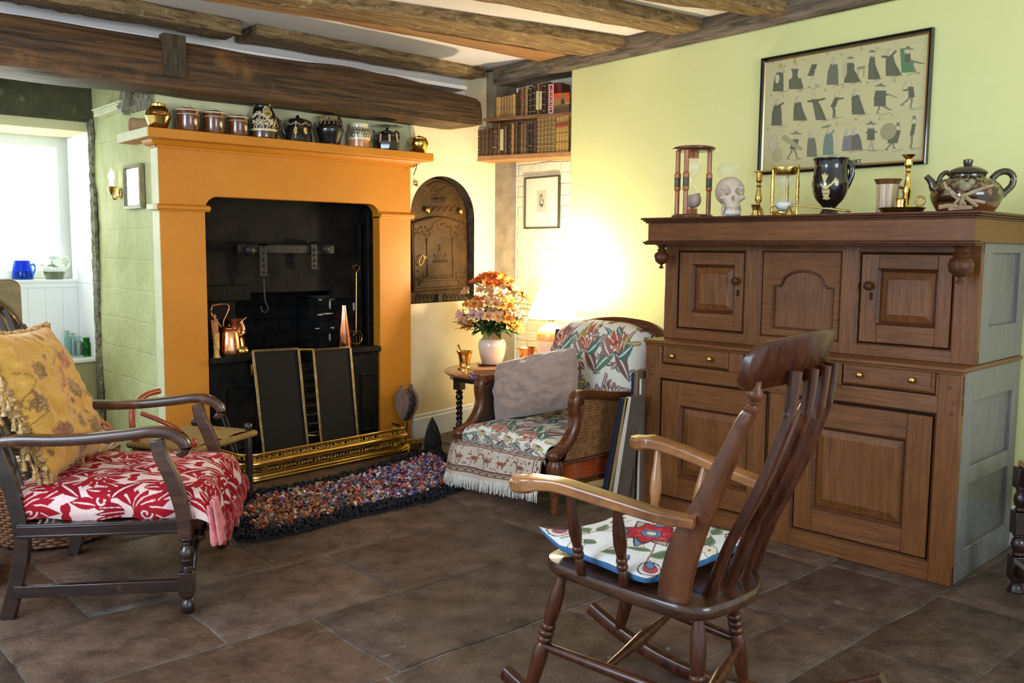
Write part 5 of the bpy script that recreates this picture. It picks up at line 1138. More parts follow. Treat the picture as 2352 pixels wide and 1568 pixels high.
TL, TR, BL, BR_ = ruv(1749.5, 134), ruv(2146, 66.5), ruv(1748, 402), ruv(2132.5, 378)
u0, u1, z0, z1 = (TL[0] + BL[0]) / 2, (TR[0] + BR_[0]) / 2, (BL[1] + BR_[1]) / 2, (TL[1] + TR[1]) / 2
fp_ = T('framed_print', 'large black framed print of small costumed figures in rows on the yellow wall', 'framed picture', tuple(RW_P), math.atan2(-RW_D[1], -RW_D[0]))
# local x runs along the wall towards the camera side, local -y out of the wall
w = MB(); b_ = .019
w.rings([(u0, u1, z0, z1, 0), (u0, u1, z0, z1, -.022), (u0 + .004, u1 - .004, z0 + .004, z1 - .004, -.026), (u0 + .008, u1 - .008, z0 + .008, z1 - .008, -.018), (u0 + .012, u1 - .012, z0 + .012, z1 - .012, -.022), (u0 + b_, u1 - b_, z0 + b_, z1 - b_, -.010)], cap=False); mesh('frame_moulding', w, m_black, fp_, smooth=0)
w = MB(); w.rings([(u0 + b_ - .001, u1 - b_ + .001, z0 + b_ - .001, z1 - b_ + .001, -.012), (u0 + b_ + .006, u1 - b_ - .006, z0 + b_ + .006, z1 - b_ - .006, -.009)], cap=False); mesh('gilt_slip', w, m_gold, fp_, smooth=0)
NU, NV = 460, 320; a, b, c, d = u0 + b_, u1 - b_, z0 + b_, z1 - b_
w = MB(); w.grid(lambda u, v: (a + (b - a) * u, -.0085, c + (d - c) * v), NU, NV); V = np.array(w.v)
P = Paint(V[:, 0], V[:, 2], (.56, .52, .27))
def q(cx, cy): return ruv(1730 + cx * .22326, 50 + cy * .2232)
ink, rob, robl, pale, line_ = (.20, .19, .12), (.12, .125, .075), (.20, .20, .13), (.58, .53, .33), (.30, .27, .16)
k_ = np.linalg.norm(q(1000, 800) - q(900, 800)) / 100
def gown(x, top, bot, wd, lean=0, col=rob, head=1, hat=None, arm=None, hc=pale, train=0):
    h = bot - top
    pts = [(x + lean - wd * .30, top + h * .22), (x + lean + wd * .30, top + h * .22), (x + lean * .5 + wd * .42, top + h * .5), (x + wd * .5 + train, bot), (x - wd * .5, bot), (x + lean * .5 - wd * .45, top + h * .5)]
    P.poly([q(*p_) for p_ in pts], col); P.line([q(*p_) for p_ in pts + [pts[0]]], 3.2 * k_, ink)
    for f in (-.2, .05, .25): P.line([q(x + lean + wd * f * .5, top + h * .4), q(x + wd * f, bot - 4)], 2.4 * k_, ink)
    if arm:
        for ax, ay in arm: P.line([q(x + lean, top + h * .28), q(ax, ay)], 26 * k_, col, .6); P.el(*q(ax, ay), 9 * k_, 9 * k_, pale)
    hx, hy = x + lean * 1.2, top + h * .1; P.el(*q(hx, hy), 24 * k_, 28 * k_, ink); P.el(*q(hx, hy), 21 * k_, 25 * k_, hc)
    if hat == 'm': P.poly([q(hx - 22, hy - 12), q(hx + 22, hy - 12), q(hx + 16, hy - 58), q(hx - 16, hy - 58)], (.45, .38, .12))
    if hat == 's': P.poly([q(hx - 42, hy - 20), q(hx, hy - 40), q(hx + 42, hy - 20), q(hx, hy - 8)], ink)
    if hat == 'w': P.el(*q(hx - 8, hy), 30 * k_, 34 * k_, (.46, .44, .28)); P.el(*q(hx + 12, hy + 4), 14 * k_, 18 * k_, pale)
    if hat == 't': P.poly([q(hx - 16, hy - 14), q(hx + 16, hy - 14), q(hx + 14, hy - 50), q(hx - 14, hy - 50)], ink); P.line([q(hx - 30, hy - 14), q(hx + 30, hy - 14)], 6 * k_, ink)
    P.el(*q(x + 60, bot + 6), 60 * k_, 7 * k_, (.40, .37, .2), 8)
def legs(x, top, hip, feet, col=robl, cw=60, lean=0, head=(0, 0), hat=None, arm=(), coat=rob):
    for fx, fy in feet: P.line([q(x, hip), q((x + fx) / 2 + 8, (hip + fy) / 2), q(fx, fy)], 22 * k_, ink, .6); P.line([q(x, hip), q((x + fx) / 2 + 8, (hip + fy) / 2), q(fx, fy)], 17 * k_, col, .6); P.line([q(fx, fy), q(fx + 26, fy + 2)], 9 * k_, ink)
    P.poly([q(x - cw * .45, hip + 20), q(x + cw * .45, hip + 20), q(x + lean + cw * .4, top + 60), q(x + lean - cw * .4, top + 60)], coat)
    for ax, ay in arm: P.line([q(x + lean, top + 80), q(ax, ay)], 20 * k_, coat, .6); P.el(*q(ax, ay), 8 * k_, 8 * k_, pale)
    hx, hy = x + lean + head[0], top + 30 + head[1]; P.el(*q(hx, hy), 23 * k_, 27 * k_, ink); P.el(*q(hx, hy), 20 * k_, 24 * k_, pale)
    if hat == 't': P.poly([q(hx - 18, hy - 14), q(hx + 18, hy - 14), q(hx + 15, hy - 52), q(hx - 15, hy - 52)], ink)
    if hat == 'w': P.line([q(hx - 52, hy - 18), q(hx + 52, hy - 18)], 12 * k_, ink); P.el(*q(hx, hy - 28), 22 * k_, 16 * k_, ink)
    P.el(*q(x + 50, max(f[1] for f in feet) + 8), 60 * k_, 7 * k_, (.40, .37, .2), 8)
gown(265, 470, 718, 110, 20, hat='m'); P.el(*q(258, 588), 24 * k_, 44 * k_, pale); P.line([q(325, 530), q(325, 465), q(338, 448), q(346, 462)], 5 * k_, ink)
gown(440, 430, 695, 130, 0, hat='m', train=25); P.el(*q(390, 545), 26 * k_, 46 * k_, pale); P.el(*q(488, 535), 22 * k_, 46 * k_, pale)
legs(600, 380, 540, [(575, 675), (650, 655)], pale, 70, 40, (20, 0), arm=[(650, 500)]); gown(825, 380, 650, 120, 15, hat='w', col=(.15, .16, .12))
gown(1000, 370, 630, 110, 10, hat='s', arm=[(1060, 460)], train=70); P.el(*q(945, 500), 30 * k_, 80 * k_, (.48, .45, .24)); P.el(*q(1120, 475), 45 * k_, 12 * k_, (.28, .25, .14)); P.line([q(1090, 480), q(1085, 580)], 6 * k_, ink); P.line([q(1150, 480), q(1145, 570)], 6 * k_, ink)
gown(1230, 300, 595, 80, 5, hat='s', train=55); gown(1430, 290, 560, 110, -15, arm=[(1320, 360), (1490, 290)], hat='w', train=60)
P.poly([q(1520, 280), q(1560, 270), q(1580, 400), q(1660, 410), q(1665, 520), q(1535, 528)], (.10, .22, .09)); legs(1600, 270, 400, [(1690, 530), (1740, 430)], robl, 70, 0, hat='w')
gown(250, 800, 1068, 110, 10, hat='w', arm=[(330, 830)]); gown(475, 775, 1018, 105, -5, hat='w', train=40); gown(700, 740, 1012, 90, -60, arm=[(560, 820), (760, 790)], train=20)
legs(830, 720, 860, [(830, 985), (850, 985)], rob, 60, 40, (8, 0), arm=[(950, 785)]); gown(1080, 700, 955, 110, -15, hat='w', arm=[(1010, 800)], train=30)
legs(1310, 650, 850, [(1280, 945), (1410, 905)], robl, 140, 10, hat='w', arm=[(1240, 800), (1400, 760)]); P.line([q(1390, 745), q(1495, 785)], 12 * k_, ink, .4); legs(1640, 610, 760, [(1530, 860), (1625, 890)], robl, 70, -10, (-15, 0), arm=[(1545, 715)]); P.line([q(1540, 715), q(1575, 610)], 4 * k_, ink)
P.el(*q(220, 1270), 55 * k_, 75 * k_, line_); P.el(*q(220, 1270), 51 * k_, 71 * k_, pale); P.el(*q(228, 1195), 28 * k_, 34 * k_, line_); P.el(*q(228, 1195), 24 * k_, 30 * k_, pale); P.el(*q(260, 1375), 58 * k_, 62 * k_, line_); P.el(*q(260, 1375), 54 * k_, 58 * k_, (.47, .43, .24)); P.el(*q(245, 1275), 22 * k_, 28 * k_, line_); P.el(*q(245, 1275), 18 * k_, 24 * k_, pale)
legs(420, 1150, 1290, [(360, 1410), (460, 1405)], robl, 80, 30, (0, -10), hat='w'); P.line([q(330, 1195), q(500, 1310)], 60 * k_, (.36, .34, .18), .6)
gown(615, 1140, 1390, 105, -5, hat='w', col=(.17, .17, .13)); gown(780, 1090, 1370, 110, 10, hat='w', col=(.17, .24, .19), arm=[(850, 1110)]); P.el(*q(760, 1080), 55 * k_, 12 * k_, (.2, .26, .14), 8)
P.el(*q(925, 1200), 40 * k_, 90 * k_, pale); gown(985, 1120, 1330, 120, 0, hat='w', col=(.22, .20, .2)); gown(1080, 1110, 1320, 110, -20, hat='w', col=(.13, .13, .11))
legs(1220, 1040, 1200, [(1195, 1325), (1235, 1320)], (.42, .4, .26), 90, 0, hat='w', arm=[(1160, 1150), (1290, 1140)]); legs(1440, 1060, 1230, [(1370, 1320), (1450, 1300)], robl, 120, 40, (20, 0), hat='t'); P.el(*q(1400, 1130), 76 * k_, 74 * k_, ink); P.el(*q(1400, 1130), 72 * k_, 70 * k_, (.34, .32, .16))
legs(1640, 990, 1150, [(1625, 1300), (1630, 1300)], robl, 50, 25, (0, 0), hat='t')
rq = random.Random(11)
for ch, cx, cy in (('A', 205, 432), ('B', 430, 402), ('C', 532, 408), ('D', 764, 350), ('F', 914, 358), ('G', 1116, 292), ('H', 1278, 296), ('I', 1464, 238), ('K', 187, 770), ('L', 319, 778), ('M', 488, 728), ('N', 743, 720), ('O', 924, 680), ('P', 1178, 650), ('Q', 1452, 622), ('R', 155, 1120), ('S', 296, 1138), ('T', 466, 1084), ('V', 861, 1066), ('W', 1056, 1020), ('X', 1300, 1014), ('Y', 1422, 978), ('Z', 1330, 1354)):
    write(P, ch, *q(cx, cy), .0125, .0022, ink); x = cx + 30
    for r_ in range(2):
        x = cx + 32
        while x < cx + rq.uniform(180, 260): l = rq.uniform(12, 40); P.line([q(x, cy - 8 + 16 * r_ - (x - cx) * .11), q(x + l, cy - 8 + 16 * r_ - (x + l - cx) * .11)], 2.6 * k_, (.46, .42, .23)); x += l + 9
write(P, 'ALPHABET.', q(906, 1466)[0], q(1070, 1463)[1] + .004, .0145, .0042, (.05, .05, .03), 1.75)
P.rect(a, a + .004, c, d, (.5, .42, .14)); P.rect(b - .004, b, c, d, (.5, .42, .14))
m_paper = M('aged_print_paper', (1, 1, 1), rough=.7, attr=True, coat=.25)
mesh('print_sheet', w, m_paper, fp_, cols=P.C, smooth=0, fix=False)
# small bookplate in the recess
def cuv(px, py): p = pl(px, py, REC_P, REC_N); return np.array(((p - REC_P) @ -RW_D, p[2]))
qq = [cuv(*p_) for p_ in ((1207, 407), (1287, 403), (1288, 524), (1210, 526))]; u0, u1, z0, z1 = (qq[0][0] + qq[3][0]) / 2, (qq[1][0] + qq[2][0]) / 2, (qq[2][1] + qq[3][1]) / 2, (qq[0][1] + qq[1][1]) / 2
sp_ = T('framed_bookplate', 'small black framed bookplate with a wide cream mount on the whitewashed brick', 'framed picture', tuple(REC_P), math.atan2(-RW_D[1], -RW_D[0]))
w = MB(); w.rings([(u0, u1, z0, z1, 0), (u0, u1, z0, z1, -.02), (u0 + .006, u1 - .006, z0 + .006, z1 - .006, -.022), (u0 + .012, u1 - .012, z0 + .012, z1 - .012, -.012)], cap=False); mesh('frame_moulding', w, M('bronze_black_frame', (.05, .045, .02), rough=.3), sp_, smooth=0)
w = MB(); w.grid(lambda u, v: (u0 + .011 + (u1 - u0 - .022) * u, -.011, z0 + .011 + (z1 - z0 - .022) * v), 90, 130); V = np.array(w.v); P = Paint(V[:, 0], V[:, 2], (.74, .69, .55))
uc_, zc_ = (u0 + u1) / 2, z0 + (z1 - z0) * .53; P.rect(uc_ - .052, uc_ + .046, zc_ - .075, zc_ + .075, (.50, .46, .38))
for k in range(8): P.ring(uc_ - .008 + .012 * math.cos(k), zc_ + .035 + .01 * math.sin(k * 1.7), .006, .003, (.12, .12, .1))
P.poly([(uc_ - .025, zc_ + .015), (uc_ + .02, zc_ + .015), (uc_ + .018, zc_ - .03), (uc_ - .002, zc_ - .045), (uc_ - .023, zc_ - .03)], (.10, .10, .09)); P.rect(uc_ - .012, uc_ + .008, zc_ - .02, zc_ + .004, (.5, .46, .38)); P.line([(uc_ - .022, zc_ + .006), (uc_ + .018, zc_ + .010)], .004, (.45, .42, .35))
mesh('mount_and_plate', w, m_paper, sp_, cols=P.C, smooth=0, fix=False)
# ------------------------------------------------------------------ low fireside armchair with the red damask throw
RC = Frame((1.12, 3.424), -123.4)
m_dark = M('dark_polished_walnut', (.010, .004, .003), (.030, .011, .006), rough=.27, r2=.42, ns=6, st=(8, 1, 8), coat=.5, c3=(.16, .06, .02), s3=7, lo3=.62, hi3=.78)
m_arm = M('worn_walnut_arm', (.032, .012, .007), (.075, .030, .014), rough=.26, r2=.4, ns=6, st=(8, 1, 8), coat=.5, c3=(.26, .10, .03), s3=5, lo3=.56, hi3=.74)
rc = T('fireside_armchair', 'dark wood armchair with curved arms draped in a red damask throw', 'armchair', tuple(RC.o), RC.a)
RS = [(-1, -.45), (-.86, -.62), (.86, -.62), (1, -.45), (1, .45), (.8, .62), (-.8, .62), (-1, .45)]
def arm_pts(s):
    P = [(.343, -.36, .600), (.343, -.238, .612), (.343, -.13, .609), (.343, -.02, .612), (.343, .117, .624), (.343, .19, .632), (.343, .25, .622), (.343, .285, .598), (.343, .293, .572), (.343, .283, .560), (.343, .272, .566)]
    return [(s * x, y, z) for x, y, z in catmull(P, 4)]
for s in (1, -1):
    w = MB(); P = arm_pts(s); w.tube(P, [.027 - .004 * max(0, (i / len(P) - .75) * 4) for i in range(len(P))], sec=RS); mesh('arm', w, m_arm, rc, smooth=50)
    w = MB(); P = catmull([(s * .343, .200, .605), (s * .343, .212, .55), (s * .343, .238, .49), (s * .343, .262, .42), (s * .343, .280, .34), (s * .343, .284, .255)], 5)
    w.tube(P, [.024 - .004 * abs(i / len(P) - .5) for i in range(len(P))], up=(0, 1, 0), sec=[(-.8, -1), (.8, -1), (.8, 1), (-.8, 1)]); mesh('arm_post', w, m_arm, rc, bevel=.004)
    w = MB(); y = .285                              # front leg: turned, squared block, bun foot
    w.lathe([(.024, .262), (.022, .255), (.013, .248), (.016, .243), (.013, .236), (.022, .222), (.026, .205), (.022, .190), (.024, .186), (.020, .180), (.014, .168), (.013, .160), (.020, .156), (.014, .152), (.021, .146)], 20, (s * .343, y, 0))
    w.box(s * .343 - .024, s * .343 + .024, y - .024, y + .024, .062, .145)
    w.lathe([(.001, 0), (.017, .001), (.024, .012), (.025, .026), (.018, .042), (.013, .048), (.018, .054), (.02, .062)], 20, (s * .343, y, 0)); mesh('front_leg', w, m_dark, rc, smooth=40, bevel=.004)
    w = MB(); P = catmull([(s * .33, -.30, .0), (s * .33, -.275, .09), (s * .33, -.245, .22), (s * .33, -.245, .33), (s * .33, -.275, .47), (s * .33, -.32, .62), (s * .33, -.40, .80), (s * .33, -.47, .93)], 5)
    w.tube(P, .021, up=(0, 1, 0), sec=[(-.8, -1.1), (.8, -1.1), (.8, 1.1), (-.8, 1.1)]); mesh('back_leg', w, m_dark, rc, bevel=.003)
    w = MB(); w.box(s * .343 - .014, s * .343 + .014, -.25, .27, .281, .329); w.box(s * .343 + s * .012 - .004, s * .343 + s * .012 + .006, -.25, .27, .287, .293); w.box(s * .343 + s * .012 - .004, s * .343 + s * .012 + .006, -.25, .27, .317, .323); mesh('side_rail', w, m_dark, rc, bevel=.003)
    w = MB(); w.box(s * .343 - .011, s * .343 + .011, -.27, .27, .076, .117); mesh('stretcher', w, m_dark, rc, bevel=.003)
w = MB(); w.box(-.33, .33, .27, .30, .285, .33); w.box(-.33, .33, -.26, -.235, .27, .33); mesh('cross_rail', w.box(-.32, .32, -.24, .28, .31, .322), m_dark, rc, bevel=.003)
w = MB(); n = 24                                   # carved front apron and arched stretcher
for k in range(n):
    for s in (1,):
        u0_, u1_ = -.32 + .64 * k / n, -.32 + .64 * (k + 1) / n
        def lowz(u): a = abs(u) / .32; return .235 - .10 * a ** 3 + .022 * math.sin(a * 14) if a < .98 else .1
        def topz(u): return .29 - .0 * abs(u)
        w.add([(u0_, .278, lowz(u0_)), (u1_, .278, lowz(u1_)), (u1_, .278, topz(u1_)), (u0_, .278, topz(u0_)), (u0_, .298, lowz(u0_)), (u1_, .298, lowz(u1_)), (u1_, .298, topz(u1_)), (u0_, .298, topz(u0_))], [(0, 1, 2, 3), (7, 6, 5, 4), (0, 4, 5, 1), (3, 2, 6, 7)])
for s in (1, -1):
    w.tube(catmull([(s * .33, .29, .10), (s * .29, .293, .13), (s * .27, .296, .18), (s * .22, .298, .215), (s * .14, .298, .20), (s * .06, .298, .235), (0, .298, .25)], 5), .012, 8)
    w.tube([(s * (.22 + .028 * (1 - t) * math.cos(7 * t)), .30, .225 + .028 * (1 - t) * math.sin(7 * t)) for t in np.linspace(0, 1, 16)], .007, 6)
mesh('carved_apron', w, m_dark, rc, smooth=50)
w = MB(); w.tube(catmull([(-.33, -.47, .93), (-.30, -.49, .985), (-.2, -.50, 1.035), (0, -.505, 1.05), (.2, -.50, 1.035), (.30, -.49, .985), (.33, -.47, .93)], 6), .024, sec=RS, up=(0, 1, .2)); mesh('crest_rail', w, m_arm, rc, smooth=50)
w = MB()
for k in range(7): x = -.24 + .08 * k; w.tube([(x, -.25, .33), (x, -.30, .55), (x, -.40, .78), (x, -.485, 1.01)], .010, 6)
mesh('back_spindle', w.box(-.31, .31, -.27, -.245, .33, .36), m_dark, rc, smooth=50)
# seat cushion under the throw, painted damask
def damask_motifs(P, W0, W1, H0, H1):
    red, deep, bg_ = (.36, .010, .020), (.28, .007, .018), (.80, .58, .53)
    def mo(x, y, f=1, r0=0):
        P.palm(x, y, .135, 90 + r0, red, bg_, 9, 88, .17); P.el(x, y + .03, .030, .036, red); P.spiral(x, y + .034, .022, 1.1, .006, bg_, 90, f)
        for s in (1, -1):
            P.leaf(x + s * .02, y - .01, .17, .032, 90 - s * 112, red, bg_, s * -1.6); P.leaf(x + s * .05, y - .075, .12, .030, 90 - s * 60, deep, bg_, s * 1.2); P.leaf(x + s * .10, y + .02, .11, .026, 90 - s * 20, red, bg_, s * 1.6)
            P.spiral(x + s * .145, y + .085, .036, 1.35, .014, red, 90 + s * 90, s)
            for k in range(6): P.el(x + s * (.07 + .020 * k), y + .145 - .008 * k * k * .35, .0075, .005, red)
            P.leaf(x + s * .03, y - .12, .09, .020, -90 + s * 20, red, bg_, -s)
            P.leaf(x + s * .15, y - .03, .05, .014, 90 - s * 100, red); P.leaf(x + s * .16, y - .05, .05, .012, 90 - s * 60, red)
        for k in range(5): P.leaf(x, y - .03, .10 - .012 * abs(k - 2), .012, -90 + (k - 2) * 16, deep)
        for k in range(3): P.line([(x - .014 + .014 * k, y - .03), (x - .022 + .022 * k, y - .11)], .003, bg_)
    yy = H0; j = 0
    while yy < H1 + .2:
        xx = W0 - (.19 if j % 2 else 0)
        while xx < W1 + .2: mo(xx, yy, 1 if j % 2 else -1); xx += .38
        yy += .185; j += 1
m_damask = M('red_damask_throw', (1, 1, 1), (.86, .84, .84), rough=.85, ns=160, det=2, attr=True, bump=.3, bs=260, spec=.15)
w = MB(); NX, NY = 400, 440
xs = []
prof = catmull([(-.325, .331, 0), (-.335, .37, 0), (-.325, .41, 0), (-.28, .428, 0), (-.15, .438, 0), (0, .441, 0), (.15, .438, 0), (.28, .428, 0), (.325, .405, 0), (.337, .365, 0), (.327, .330, 0)], 8)
L = np.concatenate([[0], np.cumsum([math.hypot(b[0] - a[0], b[1] - a[1]) for a, b in zip(prof[:-1], prof[1:])])])
front = catmull([(-.27, 0, 0), (-.1, 0, 0), (.1, 0, 0), (.25, -.003, 0), (.315, -.012, 0), (.352, -.040, 0), (.366, -.085, 0), (.372, -.135, 0), (.372, -.175, 0)], 8)
LF = np.concatenate([[0], np.cumsum([math.hypot(b[0] - a[0], b[1] - a[1]) for a, b in zip(front[:-1], front[1:])])])
UU, VV = [], []
for j in range(NY + 1):
    s_ = LF[-1] * j / NY; y = np.interp(s_, LF, [p[0] for p in front]); dz = np.interp(s_, LF, [p[1] for p in front])
    for i in range(NX + 1):
        t_ = L[-1] * i / NX; x = np.interp(t_, L, [p[0] for p in prof]); z = np.interp(t_, L, [p[1] for p in prof])
        k = max(0, -dz - .012) / .16                 # over the front edge the cloth hangs: keep width, follow the drop
        hang = min(1, k * 3)
        zz2 = z * (1 - hang) + min(z, .441) * hang + dz * 1.0
        if hang > 0: zz2 = max(zz2, .235 + .01 * math.sin(x * 40)) if z > .36 else .331 + dz * .5
        puff = .010 * vnoise((x * 4, y * 4, 0), 1, 9) + .004 * vnoise((x * 14, y * 10, 0), 1, 4)
        if abs(x) > .31 and y < .30: puff += .006 * math.sin(y * 26) * (1 if z < .4 else .3); x += (1 if x > 0 else -1) * (.007 * math.sin(y * 17 + 1) + .004 * math.sin(y * 41))
        fold = .012 * hang * math.sin(x * 38 + 1.5 * math.sin(x * 9))
        w.v.append((x, y + fold, zz2 + puff)); UU.append(t_); VV.append(s_)
w.f = [(j * (NX + 1) + i, j * (NX + 1) + i + 1, (j + 1) * (NX + 1) + i + 1, (j + 1) * (NX + 1) + i) for j in range(NY) for i in range(NX)]; w.m = [0] * len(w.f)
P = Paint(UU, VV, (.80, .58, .53)); damask_motifs(P, .04, L[-1], .02, LF[-1])
th_ = T('red_throw', 'red and pinkish white damask throw tucked over the armchair seat, knotted fringe at front', 'throw', tuple(RC.o), RC.a)
mesh('throw_cloth', w, m_damask, th_, cols=P.C, smooth=80, fix=False)
m_redf = M('dark_red_fringe', (.30, .010, .012), (.42, .025, .025), rough=.9, ns=40, sheen=.4); m_pinkf = M('pink_fringe', (.62, .12, .13), (.72, .25, .25), rough=.9, ns=40, sheen=.4)
w = MB()
for k in range(46):
    x = -.36 + .55 * k / 45 + rnd.uniform(-.006, .006); z = .27 + rnd.uniform(-.02, .03) if x > -.2 else .3; y = .378 + rnd.uniform(-.006, .012)
    L_ = rnd.uniform(.05, .08); w.tube(catmull([(x, y, z), (x + rnd.uniform(-.012, .012), y + .008, z - L_ * .5), (x + rnd.uniform(-.02, .02), y + .004, z - L_)], 3), [.006, .007, .007, .008, .009, .009, .007], 6)
mesh('dark_fringe', w, m_redf, th_, smooth=60)
w = MB()                                            # the pink knotted corner hanging at the near front
for k in range(12):
    x = .25 + .09 * k / 11; y = .375 + rnd.uniform(-.008, .012); z = .345 + rnd.uniform(-.02, .01); L_ = rnd.uniform(.08, .125)
    w.tube(catmull([(x, y - .01, z + .03), (x + rnd.uniform(-.008, .008), y, z - L_ * .45), (x + rnd.uniform(-.014, .014), y + .006, z - L_)], 3), [.005, .006, .006, .007, .010, .012, .009], 7)
mesh('pink_knots', w, m_pinkf, th_, smooth=60)
# gold brocade cushion with braid and tassels
m_gold_f = M('gold_brocade', (1, 1, 1), (.84, .8, .72), rough=.6, ns=120, det=2, attr=True, bump=.3, bs=22, sheen=.3)
def pillow(name, c0, U, V, thick, mat, paint=None, par=None, N=110, wr=.006, seed=1, puffp=.5, pinch=.07):
    c0, U, V = np.array(c0, float), np.array(U, float), np.array(V, float); Nn = _n(np.cross(U, V)); lu, lv = np.linalg.norm(U), np.linalg.norm(V); w = MB(); uu, vv = [], []
    for side_ in (1, -1):
        for j in range(N + 1):
            for i in range(N + 1):
                u, v = 2 * i / N - 1, 2 * j / N - 1; e = max(0, (1 - abs(u) ** 2.6) * (1 - abs(v) ** 2.6))
                h = thick * e ** puffp; pu = u * (1 - pinch * (1 - v * v)); pv = v * (1 - pinch * (1 - u * u))
                ws = wr * min(1, e * 3) * (vnoise((u * 3, v * 3, side_), 1, seed) + .6 * vnoise((u * 7, v * 6, side_), 1, seed + 3) + .9 * abs(vnoise(((u + v) * 2.2, (u - v) * .9, side_), 1, seed + 5)))
                p = c0 + U * (pu + 1) / 2 + V * (pv + 1) / 2 + Nn * side_ * (h + ws); w.v.append(tuple(p)); uu.append((u + 1) / 2 * lu); vv.append((v + 1) / 2 * lv)
    k = (N + 1) ** 2
    for b in (0, k):
        for j in range(N):
            for i in range(N):
                f = (b + j * (N + 1) + i, b + j * (N + 1) + i + 1, b + (j + 1) * (N + 1) + i + 1, b + (j + 1) * (N + 1) + i); w.f.append(f if b == 0 else f[::-1])
    w.m = [0] * len(w.f)
    P = None
    if paint: P = Paint(uu, vv, paint[0]); paint[1](P, lu, lv)
    edge_ = [c0 + U * ((u * (1 - pinch * (1 - v * v))) + 1) / 2 + V * ((v * (1 - pinch * (1 - u * u))) + 1) / 2 for u, v in [(t, -1) for t in np.linspace(-1, 1, 24)] + [(1, t) for t in np.linspace(-1, 1, 24)][1:] + [(-t, 1) for t in np.linspace(-1, 1, 24)][1:] + [(-1, -t) for t in np.linspace(-1, 1, 24)][1:]]
    return mesh(name, w, mat, par, cols=P.C if P else None, smooth=85, fix=False), edge_, Nn
def gold_paint(P, lu, lv):
    br, rd, dk, pk = (.30, .15, .035), (.48, .12, .03), (.22, .11, .03), (.40, .13, .10); r_ = random.Random(5)
    for k in range(10):
        x, y = r_.uniform(0, lu), r_.uniform(0, lv); P.line([(x + .05 * t * math.cos(3 * t + k), y + .09 * t) for t in np.linspace(0, 1.6, 9)], .004, br)
    for (x, y, a, c) in ((.10, .14, .058, pk), (.30, .30, .05, br), (.13, .40, .045, br), (.38, .12, .05, br), (.36, .42, .045, dk), (.22, .05, .04, br), (.44, .27, .04, br), (.05, .28, .04, dk), (.27, .16, .035, dk)):
        for q_ in range(8): P.leaf(x, y, a, a * .30, q_ * 45 + 10, c if q_ % 2 else br, (.55, .33, .10))
        P.el(x, y, a * .34, a * .34, c); P.ring(x, y, a * .22, .003, (.60, .38, .12))
    for k in range(60): P.el(.18 + .0035 * k + r_.gauss(0, .010), .26 + .0045 * k * (1 if k < 40 else .7) + r_.gauss(0, .008), .010, .006, (.60, .13, .05) if k % 2 else (.68, .22, .10), r_.uniform(0, 180))
    for k in range(26): P.leaf(r_.uniform(0, lu), r_.uniform(0, lv), .035, .008, r_.uniform(0, 360), br)
gp = T('gold_cushion', 'plump gold brocade cushion with tasselled braid leaning in the red armchair', 'cushion', tuple(RC.o), RC.a)
b0, b1, t0 = np.array((-.30, -.155, .435)), np.array((.23, -.185, .45)), np.array((-.125, -.295, .955))
o, eg, Nn = pillow('cushion_cover', b1, b0 - b1, t0 - b0, .085, m_gold_f, ((.74, .40, .065), gold_paint), gp, wr=.016, seed=3)
m_braid = M('gold_and_brown_braid', (.28, .13, .03), (.62, .42, .18), rough=.8, ns=70, det=2)
w = MB(); eg = eg + eg[:1]; P = [];
for a, b in zip(eg[:-1], eg[1:]):
    for k in range(3): P.append(np.array(a) + (np.array(b) - np.array(a)) * k / 3)
w.tube([p + Nn * .008 * math.sin(i * 1.3) for i, p in enumerate(P)], [.009 + .004 * math.sin(i * 1.7) for i in range(len(P))], 7); mesh('braid_edge', w, m_braid, gp, smooth=60)
w = MB()
for i in list(range(len(P) - 66, len(P), 3)) + list(range(0, 40, 5)):
    p = P[i] + np.array((rnd.uniform(-.01, .03), rnd.uniform(-.03, .01), 0)) ; l = rnd.uniform(.045, .07)
    if p[2] - l < .45: p = p + np.array((.0, 0, max(0, .45 + l - p[2]))) * .8
    a = p + np.array((rnd.uniform(.0, .03), rnd.uniform(-.02, .02), -l * .4)); b = a + np.array((rnd.uniform(-.004, .02), 0, -l * .6))
    w.tube([p, (p + a) / 2, a], .003, 5); w.lathe([(.003, 0), (.007, -.005), (.005, -.010), (.008, -.022), (.010, -l * .7)], 9, tuple(a))
mesh('tassel_fringe', w, m_braid, gp, smooth=60)
